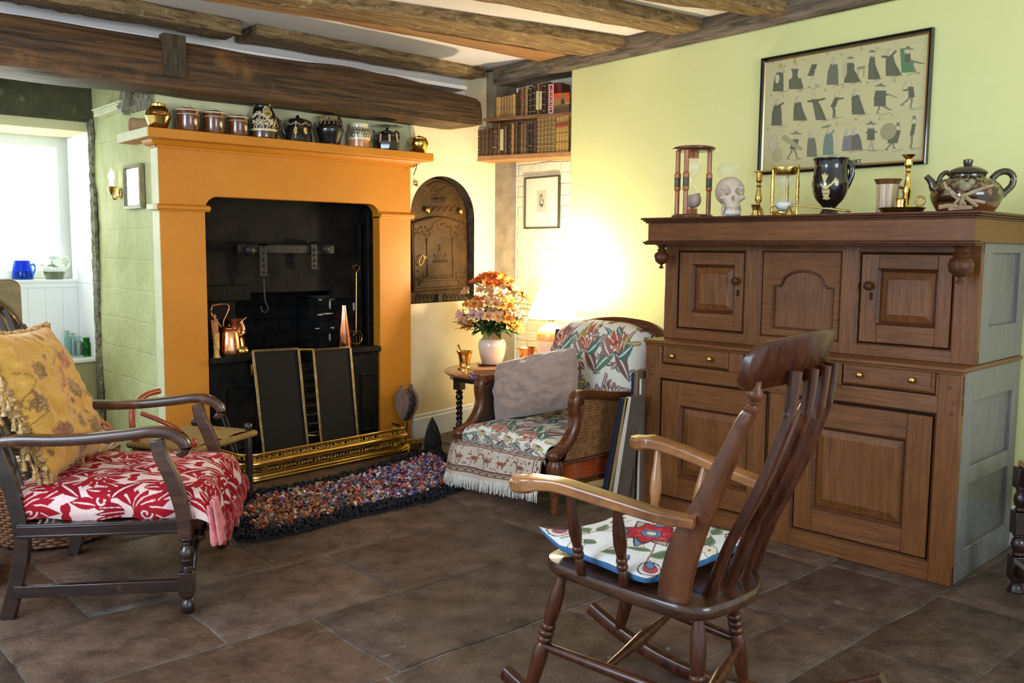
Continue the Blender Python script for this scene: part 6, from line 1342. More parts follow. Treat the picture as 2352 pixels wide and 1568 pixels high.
# ------------------------------------------------------------------ caned bergere by the corner
BF = Frame((3.213, 3.332), 91)
m_bw = M('carved_walnut', (.060, .016, .005), (.135, .042, .012), rough=.28, ns=6, st=(1, 8, 8), coat=.2, spec=.4, c3=(.05, .016, .008), s3=4)
m_cane = M('woven_cane', (.20, .085, .03), (.36, .18, .07), rough=.5, ns=40)
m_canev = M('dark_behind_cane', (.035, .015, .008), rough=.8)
m_redv = M('flame_mahogany_panel', (.16, .022, .008), (.36, .07, .016), rough=.2, ns=5, dist=1.5, coat=.6)
bc = T('bergere_armchair', 'low walnut bergere armchair with caned sides and tapestry cushions by the table', 'armchair', tuple(BF.o), BF.a)
XA = .345
for s in (1, -1):
    w = MB(); P = catmull([(s * XA, .305, .285), (s * XA, .27, .302), (s * XA, .225, .330), (s * XA, .180, .385), (s * XA, .160, .45), (s * XA, .168, .505), (s * XA, .162, .545), (s * XA, .125, .560), (s * XA, .03, .551), (s * XA, -.10, .532), (s * XA, -.24, .520), (s * XA, -.36, .535)], 6)
    n = len(P); w.tube(P, [.030 if i < n * .6 else .026 for i in range(n)], sec=[(-1, -.3), (-.75, -.75), (0, -.9), (.75, -.75), (1, -.3), (1, .4), (.6, .85), (0, .7), (-.6, .85), (-1, .4)], up=(0, .3, 1)); mesh('arm_rail', w, m_bw, bc, smooth=50)
    w = MB(); w.ell((s * XA, .300, .288), .034, .036, .032, 18); w.tube([(s * (XA + .032), .300 + .018 * (1 - t) * math.cos(9 * t), .288 + .018 * (1 - t) * math.sin(9 * t)) for t in np.linspace(0, 1, 18)], .005, 6); mesh('arm_scroll', w, m_bw, bc, smooth=60)
    w = MB()                                        # tapering fluted leg with a carved knee
    for q, r in ((0, .016), (.02, .019), (.06, .021), (.13, .030), (.18, .036), (.22, .040), (.25, .036), (.268, .028)): pass
    N = 24; rows = [(.0, .014), (.012, .018), (.05, .017), (.11, .022), (.16, .028), (.19, .033), (.22, .040), (.245, .036), (.262, .028)]
    vs = [(s * XA + r * (1 + (.08 if k % 2 else -.06)) * math.cos(2 * math.pi * k / N), .292 + r * (1 + (.08 if k % 2 else -.06)) * math.sin(2 * math.pi * k / N), z) for z, r in rows for k in range(N)]
    w.add(vs, [(j * N + k, j * N + (k + 1) % N, (j + 1) * N + (k + 1) % N, (j + 1) * N + k) for j in range(len(rows) - 1) for k in range(N)] + [tuple(range(N)), tuple((len(rows) - 1) * N + k for k in range(N))]); mesh('front_leg', w, m_bw, bc, smooth=60)
    w = MB(); w.tube([(s * (XA - .01), -.33, .50), (s * (XA - .01), -.31, .3), (s * (XA - .01), -.30, .16), (s * (XA - .01), -.34, .0)], .020, sec=[(-1, -1), (1, -1), (1, 1), (-1, 1)], up=(1, 0, 0)); mesh('back_leg', w, m_bw, bc, bevel=.004)
    w = MB(); w.box(s * XA - .018, s * XA + .018, -.32, .28, .128, .150); w.box(s * XA - .016, s * XA + .016, -.32, .28, .150, .238, 1); w.box(s * XA - .018, s * XA + .018, -.32, .28, .236, .252)
    for k in range(46): y = .265 - .0128 * k; w.ell((s * (XA + .018), y, .244), .006, .0055, .006, 6); w.ell((s * (XA + .018), y, .155), .0055, .005, .0055, 6)
    mesh('side_rail', w, [m_bw, m_redv], bc, smooth=50)
    pan = [(.236, .256), (.205, .340), (.168, .39), (.146, .45), (.150, .50), (.142, .535), (.118, .545), (.03, .533), (-.10, .514), (-.24, .502), (-.31, .51), (-.31, .256)]
    w = MB()                                        # cane: crossing strands clipped to the panel
    def inside(y, z):
        ins = False; j = len(pan) - 1
        for i in range(len(pan)):
            (yi, zi), (yj, zj) = pan[i], pan[j]
            if (zi > z) != (zj > z) and y < (yj - yi) * (z - zi) / (zj - zi) + yi: ins = not ins
            j = i
        return ins
    def strand(y0_, z0_, dy, dz, hw, off):
        t, on, st = 0, False, None
        for k in range(141):
            y, z = y0_ + dy * k / 140, z0_ + dz * k / 140; i_ = inside(y, z) and k < 140
            if i_ and not on: st = (y, z); on = True
            if not i_ and on:
                d = _n((dy, dz)); nn_ = np.array((-d[1], d[0])) * hw; a, b = np.array(st), np.array((y, z)); xo = s * (XA + off)
                q_ = [(xo, *(a + nn_)), (xo, *(b + nn_)), (xo, *(b - nn_)), (xo, *(a - nn_))]; q2 = [(xo - .0022, p[1], p[2]) for p in q_]
                w.add(q_ + q2, [(0, 1, 2, 3), (7, 6, 5, 4), (0, 4, 5, 1), (2, 6, 7, 3)]); on = False
    for k in range(40): y = -.31 + .0142 * k; strand(y, .25, 0, .31, .0024, 0); strand(-.32, .256 + .0142 * k, .58, 0, .0024, .0015)
    for k in range(64): y = -.62 + .0142 * k; strand(y, .25, .31, .31, .0019, .003); strand(y, .56, .31, -.31, .0019, .004)
    mesh('cane_panel', w, m_cane, bc, smooth=0, fix=False)
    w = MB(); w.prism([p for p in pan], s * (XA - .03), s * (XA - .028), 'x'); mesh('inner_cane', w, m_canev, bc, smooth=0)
    w = MB(); w.tube([(s * (XA + .012), y, z) for y, z in pan[:8]] , .006, 6); w.tube([(s * (XA + .016), .128 + .014 * (1 - t) * math.cos(8 * t), .522 + .014 * (1 - t) * math.sin(8 * t)) for t in np.linspace(0, 1, 16)], .0045, 6); mesh('panel_scroll', w, m_bw, bc, smooth=60)
w = MB(); w.box(-XA, XA, .262, .292, .135, .25); mesh('front_rail', w, m_bw, bc, bevel=.004)
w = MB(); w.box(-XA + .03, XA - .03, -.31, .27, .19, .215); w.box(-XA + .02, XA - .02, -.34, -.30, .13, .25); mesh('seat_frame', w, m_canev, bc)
w = MB(); w.tube(catmull([(-.355, -.35, .50), (-.40, -.395, .66), (-.395, -.43, .79), (-.31, -.455, .845), (-.15, -.465, .862), (.0, -.465, .858), (.14, -.46, .835), (.25, -.45, .80), (.33, -.43, .74), (.35, -.395, .64), (.35, -.35, .50)], 6), .026, sec=[(-1, -.6), (-.5, -1), (.5, -1), (1, -.6), (1, .6), (.5, 1), (-.5, 1), (-1, .6)], up=(0, 1, .2)); mesh('back_frame', w, m_bw, bc, smooth=50)
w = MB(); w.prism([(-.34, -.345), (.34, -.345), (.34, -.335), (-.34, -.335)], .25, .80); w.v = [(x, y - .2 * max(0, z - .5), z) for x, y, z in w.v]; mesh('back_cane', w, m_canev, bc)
m_tap = M('floral_tapestry', (1, 1, 1), (.90, .88, .86), rough=.85, ns=200, det=2, attr=True, bump=.25, bs=200)
def tapestry(P, W_, H_):
    mv, mv2, rd, gn, gd, tl, cr = (.20, .10, .10), (.30, .17, .16), (.47, .11, .055), (.11, .22, .15), (.36, .28, .07), (.08, .18, .15), (.78, .76, .66); r_ = random.Random(9)
    def bloom(x, y, s_, c, c2):
        P.palm(x, y, .09 * s_, 90, c, cr, 7, 70, .2)
        for k in range(6): P.el(x + r_.gauss(0, .018) * s_, y + .04 * s_ + r_.gauss(0, .02) * s_, .006 * s_, .006 * s_, cr if k % 2 else c2)
        for s in (1, -1): P.leaf(x, y, .10 * s_, .022 * s_, 90 - s * 115, gn if s > 0 else mv, cr, -s * 2); P.leaf(x + s * .02, y - .02, .08 * s_, .02 * s_, 90 - s * 60, tl if s < 0 else mv2, cr, s * 2)
    yy = .06; j = 0
    while yy < H_ + .1:
        xx = .05 + (.10 if j % 2 else 0)
        while xx < W_ + .1:
            k = (j * 3 + int(xx * 20)) % 4
            for q_ in range(2): P.spiral(xx + (-.06, .07)[q_] + r_.uniform(-.015, .015), yy + (.05, -.04)[q_] + r_.uniform(-.015, .015), r_.uniform(.020, .028), 1.1, .010, mv2 if q_ else mv, r_.uniform(0, 360), (1, -1)[q_])
            for q_ in range(6):
                a = q_ * 60 + r_.uniform(-15, 15); rr = r_.uniform(.05, .07); P.leaf(xx + rr * math.cos(math.radians(a)), yy + rr * math.sin(math.radians(a)), r_.uniform(.06, .08), r_.uniform(.013, .018), a + r_.uniform(20, 60), r_.choice((mv, mv2, mv2, tl, gd)), cr, r_.uniform(-6, 6))
            if k == 0: bloom(xx, yy - .02, 1.55, rd, mv)
            elif k == 1: P.palm(xx, yy, .065, 80, gd, cr, 5, 80, .24); P.el(xx, yy, .014, .012, mv)
            elif k == 2: bloom(xx, yy, 1.1, mv, gd)
            else: P.palm(xx, yy, .06, 110, tl, cr, 5, 80, .22); P.el(xx + .03, yy + .03, .012, .010, rd)
            xx += .20
        yy += .125; j += 1
# back cushion: rounded upright pad
def pad(par, name, fn, nu, nv, W_, H_): 
    w = MB(); w.grid(fn, nu, nv); u = np.tile(np.linspace(0, W_, nu + 1), nv + 1); v = np.repeat(np.linspace(0, H_, nv + 1), nu + 1)
    P = Paint(u, v, (.78, .76, .66)); tapestry(P, W_, H_); return mesh(name, w, m_tap, par, cols=P.C, smooth=85, fix=False)
def backpad(u, v):
    x = (u - .5) * 2; t = v; hw = .352 * (1 - .06 * max(0, t - .70) / .3); top = .868 - .055 * abs(x) ** 3.5; z = .30 + (top - .30) * t
    e = max(0, (1 - abs(x) ** 5) * (1 - (max(0, t - .5) * 2) ** 6)); y = -.30 - .15 * (t ** 1.3) + .012 + .10 * e ** .5 + .008 * vnoise((x * 2, t * 3, 0), 1, 2)
    return (x * hw * (1 - .04 * (1 - e)), y, z)
cu_ = T('back_cushion', 'tall cream floral tapestry back cushion in the bergere', 'cushion', tuple(BF.o), BF.a)
pad(cu_, 'cushion_front', backpad, 230, 230, .67, .56)
w = MB(); w.grid(lambda u, v: (lambda q_: (q_[0], -.33 - .15 * v ** 1.3 + .018, q_[2]))(backpad(u, v)), 20, 20); mesh('cushion_back', w, M('plain_cream_cloth', (.7, .66, .55), rough=.9), cu_, smooth=80)
def seatpad(u, v):
    a = v * 2; x = (u - .5) * 2; ex = (1 - abs(x) ** 6)
    if a < 1.25: y = -.28 + .55 * a / 1.25; z = .352
    else: g = (a - 1.25) / .75 * 2.6; y = .27 + .050 * math.sin(min(g, 1.9)); z = .302 + .05 * math.cos(g)
    return (x * .308, y + .012 * (1 - x * x), z - .03 * (1 - max(0, ex) ** .5) + .010 * math.cos(x * 1.5) + .005 * vnoise((x * 3, a * 3, 0), 1, 8))
sc2 = T('seat_cushion', 'cream floral tapestry seat cushion in the bergere', 'cushion', tuple(BF.o), BF.a)
pad(sc2, 'cushion_cover', seatpad, 230, 200, .62, .72)
# throw with animals and a long fringe, over the seat front
m_thr = M('animal_tapestry_throw', (1, 1, 1), (.86, .84, .82), rough=.9, ns=220, det=2, attr=True, bump=.3, bs=220)
m_fr = M('ivory_fringe', (.52, .49, .42), (.70, .67, .60), rough=.9, ns=60)
tr = T('fringed_throw', 'small cream and brown animal tapestry throw with ivory fringe over the bergere seat front', 'throw', tuple(BF.o), BF.a)
def throwf(u, v):
    x = -.312 + .70 * u; sag = .055 * u
    a = v * .27
    if a < .10: y = .22 + a; z = .275
    elif a < .16: g = (a - .10) / .06 * H2; y = .32 + .03 * math.sin(g); z = .245 + .03 * math.cos(g)
    else: y = .35 + .02 * (a - .16) / .11; z = .245 - (a - .16)
    if x > .30: y -= (x - .30) * .3
    return (x, y + .006 * math.sin(u * 16) * v + .022 * u * (v > .4) * min(1, (v - .4) * 3), z + .010 * vnoise((x * 3, a * 5, 1), 1, 4) - sag * v * 1.0)
w = MB(); NU, NV = 240, 130; w.grid(throwf, NU, NV); u = np.tile(np.linspace(0, .70, NU + 1), NV + 1); v = np.repeat(np.linspace(0, .36, NV + 1), NU + 1)
P = Paint(u, v, (.60, .50, .41)); bn, bn2, rs_ = (.11, .045, .028), (.22, .10, .055), (.30, .09, .04); r_ = random.Random(4)
for a_, b_ in ((.330, .336), (.300, .308), (.17, .176), (.13, .136)): P.rect(0, .7, a_, b_, bn)
P.rect(0, .70, .308, .330, (.42, .30, .23)); P.rect(0, .7, .137, .169, (.42, .30, .23))
for k in range(64): P.leaf(k * .011, .319, .012, .005, k * 70, bn); P.leaf(k * .011, .152, .012, .005, k * 70, bn)
for a_, b_ in ((0, .006), (.045, .051), (.65, .656), (.694, .70)): P.rect(a_, b_, 0, .34, bn)
for k in range(26): P.leaf(.025, k * .013, .014, .006, k * 70, bn); P.leaf(.672, k * .013, .014, .006, k * 70, bn)
for k in range(90): P.leaf(r_.uniform(.06, .64), r_.uniform(.18, .30), r_.uniform(.008, .02), .004, r_.uniform(0, 360), bn2 if k % 2 else bn)
for k in range(60): P.leaf(r_.uniform(.06, .64), r_.uniform(.0, .125), r_.uniform(.01, .025), .005, r_.uniform(0, 360), bn2)
for x, f in ((.14, 1), (.27, -1), (.37, 1), (.47, -1), (.58, 1)):   # little walking animals
    y = .248; P.el(x, y, .026, .012, rs_ if f < 0 else bn2); P.line([(x + f * .02, y - .004), (x + f * .034, y - .026)], .008, bn2); P.el(x + f * .040, y - .028, .010, .006, bn2)
    for dx in (-.018, -.010, .012, .019): P.line([(x + dx, y + .006), (x + dx + .003, y + .032)], .004, bn2)
    P.line([(x - f * .026, y - .004), (x - f * .036, y + .006)], .003, bn2)
mesh('throw_cloth', w, m_thr, tr, cols=P.C, smooth=85, fix=False)
w = MB()
for k in range(230):
    u_ = (k + .5) / 230; p = np.array(throwf(u_, .995)); L_ = rnd.uniform(.048, .066); dx, dy = rnd.uniform(-.008, .008), rnd.uniform(-.004, .012)
    zb_ = max(.006, p[2] - L_); w.tube([p, p + np.array((dx * .4, dy * .6 + .003, (zb_ - p[2]) * .5)), np.array((p[0] + dx, p[1] + dy, zb_))], [.0022, .0026, .002], 4)
mesh('long_fringe', w, m_fr, tr, smooth=60)
# plain velvet cushion
m_vel = M('taupe_velvet', (.27, .18, .135), (.34, .24, .19), rough=.8, ns=5, bump=.15, bs=120, sheen=.6)
vc = T('velvet_cushion', 'plain taupe velvet cushion leaning in the bergere', 'cushion', tuple(BF.o), BF.a)
def bp(px, py, y): return np.array(BF.y(px, py, y))
TL_, TR_, BR2, BL2 = bp(1137, 835, .035), bp(1326, 797, -.13), bp(1322, 932, -.03), bp(1140, 966, .11)
cen = (TL_ + TR_ + BR2 + BL2) / 4; U_ = ((BR2 - BL2) + (TR_ - TL_)) / 2; V_ = ((TL_ - BL2) + (TR_ - BR2)) / 2
pillow('cushion_cover', cen - U_ / 2 - V_ / 2 + np.array((0, .0, .0)), U_, V_, .115, m_vel, None, vc, N=90, wr=.024, seed=6, puffp=.62, pinch=-.015)
# ------------------------------------------------------------------ rocking chair in the foreground
RF = Frame((1.85, 1.53), 8)
m_rk = M('dark_elm', (.030, .007, .003), (.085, .023, .007), rough=.26, r2=.36, ns=6, st=(7, 7, 1), coat=.2, spec=.4, c3=(.20, .065, .018), s3=5, lo3=.58, hi3=.8)
m_rkp = M('brown_elm_post', (.065, .018, .006), (.15, .05, .018), rough=.3, r2=.4, ns=5, st=(7, 3, 1), spec=.35, coat=.15)
m_rks = M('dark_elm_seat', (.022, .009, .005), (.075, .028, .012), rough=.2, r2=.32, ns=5, st=(8, 1.2, 8), coat=.35, spec=.4)
m_rka = M('honey_worn_arm', (.20, .070, .016), (.36, .15, .042), rough=.28, ns=4, st=(7, 1, 7), coat=.5, c3=(.10, .032, .010), s3=6, lo3=.52, hi3=.72)
m_rko = M('honey_spindle', (.26, .10, .026), (.38, .16, .05), rough=.28, ns=5, coat=.5)
rk = T('rocking_chair', 'large dark wood rocking chair with curved slatted back in front of the cupboard', 'rocking chair', tuple(RF.o), RF.a)
half = [(-.01, .235), (-.10, .232), (-.150, .218), (-.185, .175), (-.200, .10), (-.212, .02), (-.222, -.08), (-.228, -.19), (-.222, -.245), (-.195, -.285), (-.14, -.305), (-.07, -.318), (-.0, -.322)]
out = catmull([(x, y, 0) for x, y in half], 4); out = [(p[0], p[1]) for p in out]; far_ = catmull([(-.0, -.322, 0), (.07, -.300, 0), (.13, -.262, 0), (.190, -.212, 0), (.222, -.15, 0), (.226, -.06, 0), (.215, .02, 0), (.203, .10, 0), (.187, .175, 0), (.152, .218, 0), (.10, .232, 0), (-.01, .235, 0)], 4); out = out + [(p[0], p[1]) for p in far_[1:-1]]
w = MB(); n = len(out); lev = [(.384, .955), (.388, .985), (.397, 1.0), (.413, 1.0), (.420, .985)]
vs = [(x * k, y * k, z) for z, k in lev for x, y in out]; w.add(vs, [(j * n + i, j * n + (i + 1) % n, (j + 1) * n + (i + 1) % n, (j + 1) * n + i) for j in range(len(lev) - 1) for i in range(n)] + [tuple(range(n))[::-1]])
rings = [(.985, .42)] + [(.8, .418), (.6, .414), (.4, .412), (.2, .412)]
b = len(w.v); vs = [(x * k, y * k, z + (.004 if abs(x) > .16 else 0)) for k, z in rings[1:] for x, y in out] + [(0, 0, .412)]; off = (len(lev) - 1) * n
w.add(vs, []); 
for j in range(len(rings) - 1):
    lo_ = off if j == 0 else b + (j - 1) * n
    for i in range(n): w.f.append((lo_ + i, lo_ + (i + 1) % n, b + j * n + (i + 1) % n, b + j * n + i)); w.m.append(0)
c_ = b + (len(rings) - 1) * n
for i in range(n): w.f.append((b + (len(rings) - 2) * n + i, b + (len(rings) - 2) * n + (i + 1) % n, c_)); w.m.append(0)
mesh('seat', w, m_rks, rk, smooth=50)
def turned(a, b_, prof, nm, mat=m_rk, par=rk, n=16):   # a turned member between two points, profile (t, r)
    a, b_ = np.array(a), np.array(b_); d = b_ - a; Lz = np.linalg.norm(d); q_ = Vector(d).to_track_quat('Z', 'Y').to_matrix(); w = MB()
    w.lathe([(r, t * Lz) for t, r in prof], n, tuple(a), np.array(q_)); return mesh(nm, w, mat, par, smooth=60)
LEG = [(0, .012), (.05, .014), (.14, .019), (.26, .020), (.36, .018), (.40, .015), (.405, .019), (.43, .0205), (.45, .019), (.455, .015), (.465, .0195), (.485, .021), (.505, .0195), (.51, .015), (.52, .019), (.54, .0205), (.56, .019), (.57, .015), (.60, .0195), (.72, .021), (.85, .019), (.96, .016), (1, .015)]
zr = lambda y: (y + .06) ** 2 / (2 * .80) + .036
legs = {}
for nm, (x0, y0), (x1, y1) in (('fl', (-.195, .135), (-.238, .205)), ('fr', (.195, .135), (.238, .235)), ('bl', (-.190, -.265), (-.232, -.29)), ('br', (.185, -.145), (.236, -.185))):
    a, b_ = (x0, y0, .392), (x1, y1, zr(y1) - .006); turned(a, b_, LEG, 'leg'); legs[nm] = (np.array(a), np.array(b_))
for s, sh in ((-1, -.02), (1, .03)):
    w = MB(); P = []
    for y in np.linspace(.315 + sh, -.56, 30): P.append((s * .238, y, zr(y) - .018 + (.0 if abs(y) < .3 else 0)))
    w.tube(P, [.019] * 30, sec=[(-.6, -.95), (.6, -.95), (.75, -.7), (.75, .75), (.6, .95), (-.6, .95), (-.75, .75), (-.75, -.7)]); mesh('rocker', w, m_rk, rk, smooth=40)
at = lambda k, t: legs[k][0] + (legs[k][1] - legs[k][0]) * t
SP = [(0, .010), (.1, .0125), (.5, .0155), (.9, .0125), (1, .010)]
SQ = [(0, .009), (.2, .012), (.42, .017), (.5, .019), (.58, .017), (.8, .012), (1, .009)]
turned(at('fl', .60), at('bl', .60), SP, 'stretcher'); turned(at('fr', .60), at('br', .62), SP, 'stretcher')
A_, B_ = (at('fl', .60) + at('bl', .60)) / 2, (at('fr', .60) + at('br', .62)) / 2; turned(A_ + np.array((0, .03, 0)), B_ + np.array((0, .03, 0)), SQ, 'stretcher'); turned(at('bl', .66), at('br', .68), SQ, 'stretcher')
PFE = [(1515, 1368), (1522, 1310), (1545, 1235), (1585, 1165), (1625, 1090), (1662, 1020), (1692, 962), (1706, 942)]
PBE = [(1581, 1388), (1591, 1330), (1613, 1250), (1646, 1165), (1681, 1080), (1711, 1000), (1732, 952), (1738, 946)]
fe = [np.array(RF.x(*q, -.19)) for q in PFE]; be = [np.array(RF.x(*q, -.19)) for q in PBE]
fe[0][2] = be[0][2] = .414
cl = [(a + b) / 2 for a, b in zip(fe, be)] + [np.array((0, -.392, .985))]
def bp_(x, t):                                     # the shared sweep of back posts and slats
    yz = catmull([(p[1], p[2], 0) for p in cl], 6); i = t * (len(yz) - 1); k = min(int(i), len(yz) - 2); p = yz[k] + (yz[k + 1] - yz[k]) * (i - k); return (x, p[0], p[1])
for s in (-1, 1):
    w = MB(); F, B = catmull(fe, 4), catmull(be, 4); n = len(F); vs = []
    for i in range(n):
        f_, b_ = F[i], B[i]; xx = s * (.192 - .010 * i / n); h = .0135; e = (b_ - f_) * .1
        for p, c_ in ((f_, -.7), (f_ + e, -1), (b_ - e, -1), (b_, -.7), (b_, .7), (b_ - e, 1), (f_ + e, 1), (f_, .7)): vs.append((xx + h * c_, p[1], p[2]))
    w.add(vs, [(i * 8 + j, i * 8 + (j + 1) % 8, (i + 1) * 8 + (j + 1) % 8, (i + 1) * 8 + j) for i in range(n - 1) for j in range(8)] + [tuple(range(8)), tuple((n - 1) * 8 + j for j in range(8))])
    post = mesh('back_post', w, m_rkp, rk, smooth=50); a = (F[-1] + B[-1]) / 2; a[0] = s * .182; a[2] -= .004; b_ = np.array((s * .180, -.388, .965))
    turned(a, b_, [(0, .017), (.10, .019), (.16, .012), (.24, .010), (.30, .016), (.36, .010), (.42, .015), (.56, .019), (.70, .016), (.8, .010), (1, .009)], 'post_finial', m_rkp, post)
for k, x in enumerate((-.115, -.04, .04, .115)):
    w = MB(); n = 26; P = [np.array(bp_(x * (1 - .08 * t), t)) + np.array((0, -.03 - .03 * (1 - (x / .19) ** 2) * 1.0, 0)) * (1) for t in np.linspace(0, 1, n)]
    for i in range(n): t = i / (n - 1); P[i] = P[i] + np.array((0, -.030 * math.sin(math.pi * t ** .8), 0))
    vs = []
    for i in range(n):
        t_ = _n(P[min(i + 1, n - 1)] - P[max(i - 1, 0)]); nn_ = np.array((0, t_[2], -t_[1])); hw = .0155 - .004 * math.sin(math.pi * i / (n - 1)); h = .0075
        for a_, c_ in ((-1, -.6), (-.8, -1), (.8, -1), (1, -.6), (1, .6), (.8, 1), (-.8, 1), (-1, .6)): vs.append(P[i] + nn_ * hw * a_ + np.array((h * c_, 0, 0)))
    w.add(vs, [(i * 8 + j, i * 8 + (j + 1) % 8, (i + 1) * 8 + (j + 1) % 8, (i + 1) * 8 + j) for i in range(n - 1) for j in range(8)] + [tuple(range(8)), tuple((n - 1) * 8 + j for j in range(8))]); mesh('back_slat', w, m_rk, rk, smooth=50)
w = MB(); n = 36; vs = []                            # crest: bowed back, tilted, arched top with rounded ends
for i in range(n + 1):
    u = -1 + 2 * i / n; x = .212 * u; yb = -.372 - .062 * (1 - u * u) ** .9; e = max(0, abs(u) - .90) / .10; hh = .056 * math.sqrt(max(.06, 1 - e * e * .72)); zc = .992 + .014 * (1 - u * u); top = zc + hh + .008 * (1 - u * u); bot = zc - hh * .95
    th_ = .0125
    for a_, c_ in ((bot, -.6), (bot + .004, -1), (top - .004, -1), (top, -.6), (top, .6), (top - .004, 1), (bot + .004, 1), (bot, .6)):
        vs.append((x, yb - (a_ - zc) * .32 + c_ * th_, a_))
w.add(vs, [(i * 8 + j, i * 8 + (j + 1) % 8, (i + 1) * 8 + (j + 1) % 8, (i + 1) * 8 + j) for i in range(n) for j in range(8)] + [tuple(range(8)), tuple(n * 8 + j for j in range(8))]); mesh('crest_rail', w, m_rk, rk, smooth=50)
for s in (-1, 1):
    w = MB(); P = catmull([(s * .275, .205, .650), (s * .268, .165, .656), (s * .258, .10, .660), (s * .250, .02, .652), (s * .240, -.08, .640), (s * .228, -.18, .628), (s * .208, -.258, .625)], 6) if s < 0 else catmull([(s * .268, .185, .676), (s * .262, .145, .680), (s * .255, .08, .676), (s * .248, .0, .664), (s * .240, -.08, .648), (s * .226, -.18, .632), (s * .208, -.258, .625)], 6)
    n = len(P); r = [.030 + .006 * math.exp(-((i - 3) / 3.5) ** 2) - .006 * (i / n) for i in range(n)]; r[0] = .024; r[1] = .033
    w.tube(P, r, sec=[(-1, -.42), (-.9, -.58), (.9, -.58), (1, -.42), (1, .34), (.88, .48), (0, .52), (-.88, .48), (-1, .34)]); w.lathe([(.001, -.024), (.030, -.024), (.036, -.016), (.037, .004), (.032, .013), (.001, .0145)], 22, (P[1][0] - s * .002, P[1][1] + .006, P[1][2])); mesh('arm', w, m_rka, rk, smooth=28, bevel=.0025)
SPN = [(0, .0105), (.04, .0125), (.18, .0125), (.2, .010), (.215, .0135), (.24, .015), (.265, .0135), (.275, .0105), (.285, .0135), (.31, .015), (.335, .0135), (.345, .0105), (.36, .0125), (.50, .0175), (.66, .0165), (.82, .012), (1, .010)]
for s, ys in ((-1, ((.065, .075), (-.066, -.066))), (1, ((.105, .12), (-.02, -.04)))):
    for y0_, y1_ in ys: turned((s * .205, y0_, .418), (s * .250, y1_, .650 if s < 0 else .665), SPN, 'arm_spindle', m_rk if s < 0 else m_rko)
# crewelwork cushion on its seat
m_crew = M('crewel_cushion', (1, 1, 1), (.90, .89, .87), rough=.9, ns=200, det=2, attr=True, bump=.3, bs=220)
m_blue = M('blue_piping_cloth', (.06, .20, .42), (.09, .26, .50), rough=.85, ns=60)
cc = T('crewel_cushion', 'white crewelwork flower cushion with blue underside on the rocking chair seat', 'cushion', tuple(RF.o), RF.a)
def crew_paint(P, lu, lv):
    nv, rd, bl, gn, gl, tn, pk = (.012, .016, .04), (.46, .012, .030), (.16, .26, .42), (.08, .17, .09), (.20, .29, .16), (.50, .37, .26), (.50, .08, .10)
    c = (.245, .215)
    for k in range(8): P.leaf(*c, .135, .034, k * 45 + 20, nv); P.leaf(*c, .128, .028, k * 45 + 20, tn if k % 2 else bl)
    for k in range(7): P.leaf(*c, .105, .040, k * 51.4, nv)
    for k in range(7): P.leaf(*c, .098, .034, k * 51.4, rd)
    for k in range(7): P.leaf(c[0], c[1], .060, .016, k * 51.4 + 8, (.60, .06, .07))
    P.el(*c, .036, .036, nv); P.el(*c, .032, .032, bl); P.el(*c, .021, .021, nv); P.el(*c, .017, .017, (.75, .72, .62))
    def branch(pts, w_=.006): P.line(catmull([(a, b, 0) for a, b in pts], 6) and [tuple(q_[:2]) for q_ in catmull([(a, b, 0) for a, b in pts], 6)], w_, (.30, .17, .10))
    def lf(x, y, L_, a): P.leaf(x, y, L_, L_ * .22, a, gl, None, 1.5); P.leaf(x, y, L_ * .95, L_ * .12, a, gn, (.35, .16, .10), 1.5)
    branch([(.02, .40), (.10, .36), (.17, .30)]); branch([(.46, .40), (.38, .33), (.32, .28)]); branch([(.04, .05), (.13, .10), (.20, .15)]); branch([(.47, .06), (.38, .10), (.30, .16)]); branch([(.20, .02), (.23, .06), (.24, .12)]); branch([(.03, .22), (.08, .21), (.14, .22)])
    for x, y, L_, a in ((.10, .36, .10, 60), (.12, .345, .10, 10), (.40, .35, .10, 100), (.37, .325, .09, 20), (.10, .085, .10, -30), (.13, .105, .09, 100), (.40, .095, .10, 10), (.37, .11, .10, 80), (.22, .05, .09, 200), (.235, .06, .09, -20), (.30, .04, .10, 10), (.05, .15, .08, 90), (.43, .22, .09, 80), (.06, .28, .08, 100), (.32, .41, .09, 170)): lf(x, y, L_, a)
    for x, y in ((.045, .44), (.45, .44), (.05, .035), (.45, .035)):
        P.el(x, y, .040, .036, nv); P.el(x, y, .036, .032, (.80, .78, .72)); P.el(x + .004, y, .026, .024, pk); P.leaf(x, y, .045, .018, 40, nv); P.leaf(x + .002, y + .001, .040, .014, 40, bl)
    for x, y, a in ((.15, .02, 80), (.02, .13, 0), (.35, .45, 60), (.475, .30, 90), (.14, .43, 120)): P.leaf(x, y, .040, .017, a, nv); P.leaf(x + .003, y, .034, .012, a, bl)
    for x, y in ((.30, .015), (.46, .17), (.02, .33)):
        for k in range(5): P.el(x + .016 * math.cos(k * 1.26), y + .016 * math.sin(k * 1.26), .014, .014, nv); 
        for k in range(5): P.el(x + .016 * math.cos(k * 1.26), y + .016 * math.sin(k * 1.26), .0115, .0115, (.78, .70, .52))
    for k in range(10): P.spiral(.05 + .045 * k, .16 + .2 * (k % 2), .016, 1.1, .004, (.40, .25, .15), k * 70)
w = MB(); N = 190; uu, vv = [], []; ang = math.radians(-12)
